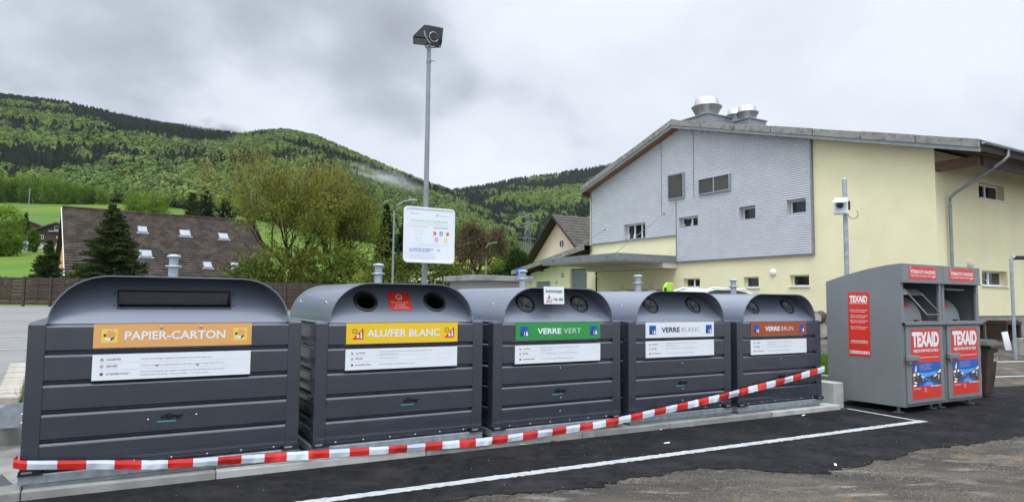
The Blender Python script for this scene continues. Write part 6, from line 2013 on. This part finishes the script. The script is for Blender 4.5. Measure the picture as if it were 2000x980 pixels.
def pallet_stack(px0, px1, Y, n, label):
    a, b = at(px0, 640, Y), at(px1, 640, Y)
    w = (b - a).length
    z = ground_z(a.dot(UU), a.dot(VV))
    t = empty('trestle', (a.x, a.y, z), label, 'timber rack', 'timber racks under the hall wall', RZ - .0)
    mb = MB(); mb.box(0, w, 0, .9, .56, .66, M['wood_dark']); mb.box(0.1, w - .1, .05, .85, .661, .70, M['wood_dark']); mb.build('top_board', t)
    for x in (0.02, w * .5, w - .14):
        mb = MB(); mb.box(x, x + .12, .02, .85, 0, .56, M['wood_dark']); mb.build('support', t)
    mb = MB(); mb.box(.3, w * .45, .3, .8, 0, .48, M['concrete']); mb.build('block', t)


pallet_stack(1893, 1958, 21.8, 3, 'dark timber rack with a concrete block below it, near the wheelie bin')
pallet_stack(1966, 2030, 23.0, 3, 'dark timber rack behind the low lamp post at the right edge')
b = at(1970, 652, 20.8)
mb = MB(); mb.box(-.13, .13, 0, .03, 0, .58, M['frame_white']); o = mb.build('white_board', bevel=.008); o.location = (b.x, b.y, ground_z(b.dot(UU), b.dot(VV))); o.rotation_euler = (-.15, -.06, RZ - .2)
tag(o, 'small white board leaning on the timber rack at the foot of the hall', 'board')
b = at(1999, 668, 20.0)
t = empty('concrete_trough', (b.x - .1, b.y, ground_z(b.dot(UU), b.dot(VV))), 'low grey concrete edging wall beside the low lamp post', 'low wall', rz=RZ)
mb = MB(); mb.box(0, 3, 0, .2, -.1, .5, M['concrete']); mb.build('wall', t, bevel=.01)


# ------------------------------------------------------------------ trees and plants
def grow_tree(seed, height, spread, trunk_h, r0, levels=4, up=0.25, n_main=5, lean=(0, 0)):
    """returns branch paths [(points, radii)] and twig points"""
    rd = random.Random(seed)
    paths, tips = [], []

    def rec(p, d, ln, r, lv):
        pts, rs = [p.copy()], [r]
        n = 4
        q = p.copy(); dd = d.copy()
        for i in range(n):
            dd = (dd + Vector((rd.uniform(-.22, .22), rd.uniform(-.22, .22), rd.uniform(-.12, .18) + up * .12))).normalized()
            q = q + dd * (ln / n)
            pts.append(q.copy()); rs.append(r * (1 - .55 * (i + 1) / n))
        paths.append((pts, rs, lv))
        if lv >= levels:
            tips.extend(pts[1:]); return
        if lv >= levels - 1: tips.append(pts[-1]); tips.append(pts[-2])
        k = rd.randint(3, 4) if lv > 0 else n_main
        for i in range(k):
            t = rd.uniform(.35, 1.0) if i else 1.0
            j = min(n, max(1, int(round(t * n))))
            b = pts[j]
            ang = rd.uniform(.35, .95); az = 2 * math.pi * (i / k) + rd.uniform(-.5, .5)
            base = (pts[j] - pts[j - 1]).normalized()
            side = base.cross(Vector((math.cos(az), math.sin(az), .3))).normalized()
            nd = (base * math.cos(ang) + side * math.sin(ang) + Vector((0, 0, up * .3))).normalized()
            rec(b, nd, ln * rd.uniform(.58, .8), rs[j] * .68, lv + 1)

    p0 = Vector((0, 0, 0))
    trunk = [p0, Vector((lean[0] * .3, lean[1] * .3, trunk_h * .5)), Vector((lean[0], lean[1], trunk_h))]
    paths.append((trunk, [r0 * 1.25, r0, r0 * .9], 0))
    for i in range(n_main):
        az = 2 * math.pi * i / n_main + rd.uniform(-.4, .4)
        el = rd.uniform(.45, 1.25)
        d = Vector((math.cos(az) * math.cos(el) * spread / height * 1.6, math.sin(az) * math.cos(el) * spread / height * 1.6, math.sin(el))).normalized()
        st = trunk[2] - Vector((0, 0, rd.uniform(0, trunk_h * .35)))
        rec(st, d, height * rd.uniform(.30, .40), r0 * rd.uniform(.45, .62), 1)
    return paths, tips


def fit_crown(paths, tips, height, spread):
    """scale the skeleton to the measured height and spread"""
    zs = [t.z for t in tips]; rr = [math.hypot(t.x, t.y) for t in tips]
    kz = height / (np.percentile(zs, 98)); kr = spread / 2 / np.percentile(rr, 95)
    f = lambda q: Vector((q.x * kr, q.y * kr, q.z * kz))
    return [([f(q) for q in ps], rs, lv) for ps, rs, lv in paths], [f(q) for q in tips]


def leaf_quads(centres, size, seed, flat=0.5, aspect=0.6):
    r = np.random.default_rng(seed)
    c = np.asarray(centres, dtype=np.float64); n = len(c)
    nrm = r.normal(size=(n, 3)); nrm[:, 2] = nrm[:, 2] + flat * 2
    nrm /= np.linalg.norm(nrm, axis=1)[:, None]
    a = np.cross(nrm, r.normal(size=(n, 3))); a /= np.linalg.norm(a, axis=1)[:, None] + 1e-9
    b = np.cross(nrm, a)
    s = (size * r.uniform(.6, 1.35, n))[:, None]
    v = np.stack([c - a * s, c + b * s * aspect, c + a * s, c - b * s * aspect], 1).reshape(-1, 3)
    f = np.arange(4 * n).reshape(n, 4)
    return v, f


def tree(name, loc, label, height, spread, seed, leafm, bark, n_leaf, leaf, trunk_h=None, r0=None, levels=4, group=None, jit=0.5, up=.25, cat='tree', droop=0.0, second=None, min_r=0.006, lean=(0, 0)):
    t = empty(name, loc, label, cat, group, random.Random(seed).uniform(0, 6))
    trunk_h = trunk_h or height * .22; r0 = r0 or height * .022
    paths, tips = grow_tree(seed, height, spread, trunk_h, r0, levels, up, lean=lean)
    paths, tips = fit_crown(paths, tips, height, spread)
    paths = [q for q in paths if q[2] < 3 or q[0][-1].z < height]
    mb = MB()
    for ps, rs, lv in paths:
        mb.tube(ps, [max(q, min_r) for q in rs], M[bark], 8 if lv < 2 else (5 if lv < 3 else 3), caps=False)
    mb.build('trunk', t, smooth=True)
    if n_leaf:
        r = np.random.default_rng(seed)
        tp = np.array([tuple(q) for q in tips]); tp = tp[tp[:, 2] < height * 1.0]
        c = tp[r.integers(0, len(tp), n_leaf)] + r.normal(size=(n_leaf, 3)) * jit * np.array([1, 1, .8])
        c[:, 2] = np.maximum(c[:, 2] - droop * r.random(n_leaf), 0.15)
        if second:
            top = c[:, 2] + r.normal(size=n_leaf) * height * .12 > height * second[1]
            v, f = leaf_quads(c[~top], leaf, seed); np_mesh('crown', v, f, M[leafm], t)
            v, f = leaf_quads(c[top], leaf * .75, seed + 1); np_mesh('crown', v, f, M[second[0]], t)
        else:
            v, f = leaf_quads(c, leaf, seed); np_mesh('crown', v, f, M[leafm], t)
    return t


def conifer(name, loc, label, height, spread, seed, leafm, n=5200, leaf=.16, group=None, top_w=.06):
    t = empty(name, loc, label, 'conifer', group, 0)
    r = np.random.default_rng(seed)
    mb = MB(); mb.tube([(0, 0, -.2), (0, 0, height * .5), (0, 0, height * .99)], [height * .022, height * .014, .015], M['bark_dark'], 8)
    nb = 0
    cs = []
    z = height * .03
    while z < height * .97:
        fr = z / height
        R = spread / 2 * (1 - fr) ** .85 + top_w
        k = int(5 + 4 * (1 - fr))
        for i in range(k):
            az = 2 * math.pi * i / k + r.uniform(0, 6)
            Rb = R * r.uniform(.62, 1.12)
            e = Vector((math.cos(az) * Rb, math.sin(az) * Rb, z - .10 * Rb + .25 * Rb * fr))
            mb.tube([(0, 0, z), (e.x * .5, e.y * .5, z + .04 * Rb), e], [.03 * (1 - fr) + .008, .014, .005], M['bark_dark'], 4, caps=False)
            m = max(5, int(n * Rb / (spread * 30)))
            for j in range(m):
                u = r.uniform(.12, 1.0)
                wd = .20 * Rb * (1.1 - u) + .05
                off = r.normal() * wd
                cs.append((e.x * u - math.sin(az) * off, e.y * u + math.cos(az) * off, z + (e.z - z) * u ** 1.5 - abs(off) * .25 + r.normal() * .035))
        z += height * (.026 if fr < .8 else .02)
    mb.build('trunk', t)
    v, f = leaf_quads(cs, leaf, seed, .6, .35)
    np_mesh('crown', v, f, M[leafm], t)
    return t


def bush(name, loc, label, w, dp, h, seed, leafm, n, leaf, group=None, cat='bush', rz=0, lump=.25):
    """leaf mass with an uneven outline on a few stems"""
    t = empty(name, loc, label, cat, group, rz)
    r = np.random.default_rng(seed)
    mb = MB()
    for k in range(7):
        a = r.uniform(0, 6.28); q = r.uniform(.1, .35)
        mb.tube([(math.cos(a) * .1 * w, math.sin(a) * .1 * dp, -.1), (math.cos(a) * q * w * .6, math.sin(a) * q * dp * .6, h * .4), (math.cos(a) * q * w, math.sin(a) * q * dp, h * .8)], [.04 * h / 2, .02 * h / 2, .008], M['bark_dark'], 5, caps=False)
    mb.build('stem', t)
    d = r.normal(size=(n, 3)); d /= np.linalg.norm(d, axis=1)[:, None]
    lum = np.array([noise.noise(Vector(tuple(q * 2.2)) + Vector((seed, 0, 0))) + .6 * noise.noise(Vector(tuple(q * 5)) + Vector((0, seed, 0))) for q in d])
    rad = (1 + lump * 1.6 * lum) * r.uniform(.55, 1.03, n) ** .5
    c = d * rad[:, None] * np.array([w / 2, dp / 2, h / 2]) + np.array([0, 0, h / 2])
    c[:, 2] = np.maximum(c[:, 2], .02)
    v, f = leaf_quads(c, leaf, seed, .4, .62)
    np_mesh('crown', v, f, M[leafm], t)
    return t


def gpt(px, py, Y, sink=0.0):
    """ground point under a sight line"""
    q = at(px, py, Y); s, d = q.dot(UU), q.dot(VV)
    z = ground_z(s, d) if Y < 34 else meadow_z(px, Y)
    return Vector((q.x, q.y, z - sink))


# the two spreading trees behind the fence
b = gpt(572, 545, 40)
H = at(540, 292, 40).z - b.z
tree('walnut_tree', b, 'large spreading tree with sparse olive leaves right of the tiled roof', H, 9.0, 21, 'leaf_olive', 'bark_dark', 24000, .070, 2.0, .22, 5, jit=.20, second=('leaf_rust', .78), droop=.9, min_r=.010)
b = gpt(652, 545, 42)
H = at(650, 322, 42).z - b.z
tree('walnut_tree', b, 'olive leaved tree reaching towards the curved street lamp', H, 6.0, 34, 'leaf_olive', 'bark_dark', 17000, .070, 1.8, .18, 5, jit=.22, second=('leaf_rust', .80), droop=1.3, min_r=.010)
# shrubs below the trees, in front of the fence line and right of it
for k, (px, py, Y, w, h, m, n, lb) in enumerate((
        (500, 560, 37.5, 3.4, 2.7, 'leaf_dark', 2600, 'dark shrub at the foot of the spreading tree, above the fence'),
        (548, 560, 38.2, 4.2, 3.6, 'leaf_olive', 4200, 'tall loose olive shrub hiding the trunk of the large spreading tree'),
        (640, 560, 39.5, 4.4, 3.9, 'leaf_olive', 4600, 'tall loose olive shrub below the tree nearer the street lamp'),
        (600, 560, 37.2, 3.0, 1.9, 'leaf_dark', 2200, 'low green shrub between the two tall olive shrubs'),
        (690, 550, 37.0, 3.4, 3.3, 'leaf_dark', 3000, 'tall green shrub left of the lifting post on the can container'),
        (728, 550, 34.5, 2.6, 2.2, 'leaf_olive', 2400, 'rounded shrub directly left of the curved street lamp'))):
    bush('shrub', gpt(px, py, Y), lb, w, w * .8, h, 50 + k, m, n, .085, 'shrubs by the street', lump=.38)
bush('hedge', gpt(815, 545, 29), 'dense clipped green hedge under the information sign', 4.3, 2.4, 2.95, 61, 'leaf_dark', 9000, .07, cat='hedge', lump=.13, rz=.2)
bush('hedge', gpt(895, 540, 31), 'lower end of the clipped hedge beside the concrete hut', 2.2, 1.8, 1.9, 62, 'leaf_dark', 3000, .07, cat='hedge', lump=.13)
# dark trees in the gap behind the lamp
b = gpt(752, 530, 75); conifer('pine_tree', b, 'tall dark brownish pine behind the curved street lamp', at(752, 395, 75).z - b.z, 4.6, 71, 'needle', 5000, .26)
b = gpt(790, 530, 88); conifer('pine_tree', b, 'dark pine partly hidden by the information sign', at(790, 415, 88).z - b.z, 4.8, 72, 'needle_blue', 4200, .28)
b = gpt(860, 530, 95); tree('leafy_tree', b, 'green tree standing behind the right half of the information sign', at(860, 440, 95).z - b.z, 8, 73, 'leaf_green', 'bark', 3000, .26, jit=.7)
# spruces in front of the tiled roof
b = gpt(214, 545, 39.5); conifer('spruce_tree', b, 'dark spruce in front of the tiled roof', at(226, 392, 39.5).z - b.z, 5.4, 81, 'needle', 20000, .085, 'spruces by the fence')
b = gpt(92, 545, 40.5); conifer('spruce_tree', b, 'shorter spruce in front of the dark chalet, left of the tiled roof', at(95, 474, 40.5).z - b.z + .3, 2.9, 82, 'needle', 9000, .07, 'spruces by the fence')
bush('shrub', gpt(2, 548, 40.0), 'small dark shrub at the left edge above the fence', 1.2, 1.0, 1.3, 83, 'leaf_dark', 600, .08, 'shrubs by the street')
b = gpt(150, 548, 39.0); bush('shrub', b, 'light green shrub at the foot of the dark spruce', 1.5, 1.2, 1.7, 84, 'leaf_green', 900, .08, 'shrubs by the street')
# trees round the chalets
b = gpt(2, 475, 105); bush('willow_bush', b, 'large feathery green willow bush at the left edge', 6.4, 6, at(15, 402, 105).z - b.z, 91, 'leaf_lime', 6500, .16, 'bushes by the chalets')
b = gpt(10, 480, 100); bush('willow_bush', b, 'lower bright green bush in front of the willow bush', 4.6, 4, at(25, 448, 100).z - b.z, 92, 'leaf_green', 3500, .16, 'bushes by the chalets')
b = gpt(66, 476, 112); bush('willow_bush', b, 'dark green bush directly left of the dark chalet', 1.7, 1.6, at(66, 448, 112).z - b.z, 93, 'leaf_green', 1500, .16, 'bushes by the chalets')
b = gpt(48, 470, 138); conifer('spruce_tree', b, 'slim dark spruce behind the red brown chalet', at(47, 412, 138).z - b.z, 3.2, 94, 'needle_blue', 1800, .2, 'spruces by the fence')
# wood edge across the top of the meadow
protos = [None] * 3
row = [(-34, 398, 336, 292), (-12, 398, 342, 288), (6, 396, 338, 284), (24, 396, 344, 286), (41, 397, 341, 290), (60, 396, 348, 283), (78, 395, 344, 287), (97, 395, 340, 285), (113, 396, 352, 288), (128, 396, 350, 284), (146, 396, 356, 290),
       (163, 397, 358, 285), (180, 397, 362, 288), (197, 398, 368, 286)]
spots = ('at the left edge', 'second from the left edge', 'with a broad low crown', 'with a narrow crown', 'above the willow bush', 'just right of the power pole', 'above the red brown chalet', 'tallest of the middle ones',
         'above the dark chalet', 'with a darker lower side', 'above the gable of the tiled house', 'left of the spruce top', 'near the right end of the row', 'last at the right end of the row')
for k, (px, pb, pt, Y) in enumerate(row):
    b = gpt(px, pb, Y); hh = at(px, pt, Y).z - b.z; i = k % 3
    lb = 'leafy tree of the meadow edge row, ' + spots[k]
    if protos[i] is None:
        protos[i] = (tree('edge_tree', b, lb, hh, 8.5, 101 + i, ('leaf_green', 'leaf_lime', 'leaf_green')[i], 'bark', 4200, .34, levels=3, trunk_h=hh * .10, group='trees along the meadow edge', jit=1.0, droop=hh * .55), hh)
    else:
        copy_tree(protos[i][0], b, k * 1.3, lb, scale=(hh / protos[i][1] * 1.05, hh / protos[i][1] * 1.05, hh / protos[i][1]))
b = gpt(284, 428, 190); hh = at(280, 372, 190).z - b.z
tree('leafy_tree', b, 'broad bright green tree above the ridge of the tiled roof', hh, 11.5, 111, 'leaf_lime', 'bark', 8000, .28, levels=4, trunk_h=hh * .12, jit=.85, droop=hh * .5)
b = gpt(250, 425, 185); bush('shrub', b, 'green bush at the left foot of the broad bright tree', 7, 5, 4.2, 112, 'leaf_green', 2200, .25)
b = gpt(374, 428, 180); conifer('pine_tree', b, 'dark spreading conifer at the right of the broad bright tree', at(376, 376, 180).z - b.z, 7.5, 113, 'needle', 3600, .34, top_w=.6)
b = gpt(402, 425, 210); conifer('pine_tree', b, 'dark conifer beside the spreading one, above the roof end', at(404, 372, 210).z - b.z, 6.5, 114, 'needle_blue', 3000, .38, top_w=.8)
b = gpt(440, 428, 200); conifer('pine_tree', b, 'dark conifer behind the left side of the large olive tree', at(440, 384, 200).z - b.z, 7, 115, 'needle_blue', 2600, .38, top_w=.8)
# bare brown tree and the thujas right of the sign
b = gpt(930, 540, 78); hh = at(935, 440, 78).z - b.z
tree('budding_tree', b, 'round brown tree still almost bare, behind the concrete hut', hh, 7.4, 121, 'twig', 'bark', 24000, .085, levels=5, trunk_h=hh * .2, jit=.42, min_r=.03, r0=.26)
for k, (px, pt, pb, Y, w, lb) in enumerate(((1010, 486, 560, 50, 1.9, 'tallest dark thuja left of the annex roof'), (1026, 497, 560, 52, 1.6, 'dark thuja between the tallest thuja and the peach house'), (997, 512, 560, 48, 1.3, 'lower dark thuja on the left side of the tallest thuja'))):
    b = gpt(px, pb, Y); bush('thuja', b, lb, w, w, at(px, pt, Y).z - b.z, 130 + k, 'thuja', 4200, .085, 'dark thujas', lump=.10)
for k, px in enumerate((962, 970, 978, 986)):
    b = gpt(px, 545, 56); bush('thuja', b, 'small thuja in the row above the concrete hut, ' + ('at its left end', 'second from its left end', 'third from its left end', 'at its right end')[k], .75, .75, at(px, 525 - (k % 2) * 2, 56).z - b.z, 140 + k, 'thuja', 900, .06, 'small thujas in a row', lump=.08)
b = gpt(1000, 515, 120); bush('shrub', b, 'rounded green bush on the slope right of the bare brown tree', 7, 6, 3.6, 151, 'leaf_green', 2200, .2)
b = gpt(1045, 515, 115); bush('shrub', b, 'green bush on the slope directly left of the peach house', 6, 5, 4.0, 152, 'leaf_green', 2000, .2)
b = gpt(985, 510, 150); bush('shrub', b, 'dark green bush at the foot of the forest behind the thujas', 11, 6, 5.5, 153, 'leaf_green', 2600, .25)


# ------------------------------------------------------------------ grass, loose stones and litter
def grass(name, region, n, h, seed):
    r = np.random.default_rng(seed)
    s0, s1, d0, d1 = region
    s = r.uniform(s0, s1, n); d = r.uniform(d0, d1, n)
    keep = np.array([noise.noise(Vector((a * 2, b * 2, seed))) > -.35 for a, b in zip(s, d)])
    s, d = s[keep], d[keep]; n = len(s)
    base = np.array([tuple(P(a, b, ground_z(a, b))) for a, b in zip(s, d)])
    hh = h * r.uniform(.45, 1.25, n)
    an = r.uniform(0, 6.28, n); w = .006 * r.uniform(.7, 1.6, n)
    sx, sy = np.cos(an) * w, np.sin(an) * w
    lx, ly = r.normal(size=n) * hh * .35, r.normal(size=n) * hh * .35
    z0 = np.zeros(n)
    v = np.stack([base + np.stack([-sx, -sy, z0 - .01], 1), base + np.stack([sx, sy, z0 - .01], 1), base + np.stack([lx + sx * .2, ly + sy * .2, hh], 1), base + np.stack([lx - sx * .2, ly - sy * .2, hh], 1)], 1).reshape(-1, 3)
    o = np_mesh(name, v, np.arange(4 * n).reshape(n, 4), M['grass'])
    return tag(o, kind='stuff')


tag(grass('grass', (9.2, 15.5, 8.78, 10.6), 15000, .09, 3), 'strip of green grass behind the concrete wing wall', 'grass')
tag(grass('grass', (-1.02, -.2, 9.6, 12.6), 2200, .12, 4), 'tuft of grass beside the granite setts left of the paper container', 'grass')
tag(grass('grass', (17.5, 21.5, 9.3, 10.4), 1500, .10, 5), 'sparse weeds at the foot of the low lamp post', 'grass')
mb = MB()
for i in range(40):
    for j in range(12):
        s, d = 9.2 + i * .16, 8.78 + j * .155
        mb.face([P(a, b_, ground_z(a, b_) + .006) for a, b_ in ((s, d), (s + .16, d), (s + .16, d + .155), (s, d + .155))], M['forest_floor'])
tag(mb.build('soil'), kind='structure')


def stones(name, n, seed, sampler, rmin, rmax, m):
    r = np.random.default_rng(seed)
    octv = np.array([(1, 0, 0), (-1, 0, 0), (0, 1, 0), (0, -1, 0), (0, 0, .7), (0, 0, -.5)])
    octf = np.array([(0, 2, 4), (2, 1, 4), (1, 3, 4), (3, 0, 4), (2, 0, 5), (1, 2, 5), (3, 1, 5), (0, 3, 5)])
    V, Fa = [], []
    i = 0
    while i < n:
        s, d = sampler(r)
        if s is None: continue
        rad = rmin + (rmax - rmin) * r.random() ** 3
        a = r.uniform(0, 6.28)
        o = octv * rad * r.uniform(.6, 1.2, (6, 3))
        x = o[:, 0] * math.cos(a) - o[:, 1] * math.sin(a); y = o[:, 0] * math.sin(a) + o[:, 1] * math.cos(a)
        c = P(s, d, tilt(s) + rad * .2 + (.0 if d < np.interp(s, [q[0] for q in edge], [q[1] for q in edge]) else .012))
        V.append(np.stack([x + c.x, y + c.y, o[:, 2] + c.z], 1)); Fa.append(octf + 6 * i); i += 1
    o = np_mesh(name, np.concatenate(V), np.concatenate(Fa), m)
    return tag(o, kind='stuff')


ex_, ey_ = [q[0] for q in edge], [q[1] for q in edge]


def samp_worn(r):
    s, d = r.uniform(1.5, 12), r.uniform(2.4, 5.0)
    if d > np.interp(s, ex_, ey_) + .02: return None, None
    if noise.noise(Vector((s * 1.3, d * 1.9, 4))) + r.uniform(-.35, .35) < -.02: return None, None
    return s, d


def samp_edge(r):
    s = r.uniform(1.5, 14); return s, float(np.interp(s, ex_, ey_)) + r.normal() * .13 - .05


def samp_new(r):
    s = r.uniform(-.6, 13); lo = float(np.interp(s, ex_, ey_)); return s, r.uniform(lo, 6.46)


tag(stones('gravel', 9000, 11, samp_worn, .003, .013, mat('pale_grit', (0.20, 0.175, 0.14), .9, 0, .3, 3)), 'loose pale grit on the worn asphalt', 'gravel')
tag(stones('gravel', 5200, 12, samp_edge, .003, .010, mat('dark_grit', (0.05, 0.045, 0.04), .9, 0, .4, 3)), 'dark crumbs along the edge of the new asphalt', 'gravel')
tag(stones('gravel', 90, 13, samp_new, .003, .007, mat('white_grit', (0.40, 0.39, 0.37), .8, 0, .2, 3)), 'scattered white specks on the new asphalt', 'gravel')
for k, (px, py, a, lb) in enumerate(((1302, 867, .2, 'white paper scrap on the new asphalt below the white glass container'), (1569, 810, .6, 'white scrap on the asphalt before the brown glass container'), (1632, 909, 1.2, 'pale scrap near the worn edge of the new asphalt'))):
    r = ray(px, py); tt = -(CAMH + .03) / r.z; q = CAM + r * tt
    mb = MB(); mb.face([(-.035, -.008, 0), (.035, -.012, .004), (.038, .010, .012), (-.03, .012, .002)], M['paper']); o = mb.build('paper_scrap'); o.location = (q.x, q.y, tilt(q.dot(UU)) + .016); o.rotation_euler = (0, 0, a)
    tag(o, lb, 'litter')
for k, s in enumerate((3.95, 4.35, 5.98, 6.12, 6.5)):
    mb = MB(); mb.face([(-.05, -.012, 0), (.03, -.02, .004), (.05, .008, .003), (-.02, .018, .006)], M['wood_red'] if k % 2 else M['cobble']); o = mb.build('dead_leaf'); o.location = P(s, 6.455 - .01 * k, tilt(s) + .017); o.rotation_euler = (0, 0, k * .7)
    tag(o, 'dry brown leaf scrap at the foot of the plinth', 'leaf', 'dead leaves along the plinth')


# ------------------------------------------------------------------ air: mist caught in the trees, thin haze over the valley
def volume(name, m_dens, col, noise_scale=None, aniso=0.0):
    m = bpy.data.materials.new(name); m.use_nodes = True
    n, l = m.node_tree.nodes, m.node_tree.links
    n.clear()
    o = n.new('ShaderNodeOutputMaterial'); v = n.new('ShaderNodeVolumePrincipled')
    v.inputs['Color'].default_value = (*col, 1); v.inputs['Density'].default_value = m_dens; v.inputs['Anisotropy'].default_value = aniso
    if noise_scale:
        tc = n.new('ShaderNodeTexCoord'); t = n.new('ShaderNodeTexNoise'); t.inputs['Scale'].default_value = noise_scale; t.inputs['Detail'].default_value = 4
        l.new(tc.outputs['Object'], t.inputs['Vector'])
        ln = n.new('ShaderNodeVectorMath'); ln.operation = 'LENGTH'; l.new(tc.outputs['Object'], ln.inputs[0])
        fall = n.new('ShaderNodeMapRange'); fall.inputs[1].default_value = 1.0; fall.inputs[2].default_value = 0.1; fall.inputs[4].default_value = 1.0; l.new(ln.outputs['Value'], fall.inputs[0])
        r = n.new('ShaderNodeMapRange'); r.inputs[1].default_value = .42; r.inputs[2].default_value = .75; r.inputs[4].default_value = m_dens * 2.4; l.new(t.outputs[0], r.inputs[0])
        x = n.new('ShaderNodeMath'); x.operation = 'MULTIPLY'; l.new(r.outputs[0], x.inputs[0]); l.new(fall.outputs[0], x.inputs[1]); l.new(x.outputs[0], v.inputs['Density'])
    l.new(v.outputs[0], o.inputs['Volume'])
    return m


mist_m = volume('mist_vapour', 0.16, (.95, .97, 1), 2.2)
for k, (px, py, Y, sx, sy, sz, lb) in enumerate(((436, 262, 800, 50, 30, 24, 'thin white mist rising where the two hill crests meet'), (745, 350, 465, 34, 22, 10, 'thin white mist drifting over the slope right of the olive trees'))):
    bm = bmesh.new(); bmesh.ops.create_icosphere(bm, subdivisions=3, radius=1); me = bpy.data.meshes.new('mist'); bm.to_mesh(me); bm.free()
    me.materials.append(mist_m if k == 0 else volume('mist_veil', 0.035, (.95, .97, 1), 2.0))
    o = bpy.data.objects.new('mist', me); COL.objects.link(o); o.location = at(px, py, Y); o.scale = (sx, sy, sz); o.rotation_euler = (0, .25, 0)
    tag(o, lb, 'mist', kind='stuff')
mb = MB()
mb.box(-1500, 2600, -60, 1650, -2.5, 345, volume('valley_haze', 0.00004, (.88, .93, 1.0)))
tag(mb.build('haze'), 'faint haze in the valley air', 'haze', kind='stuff')
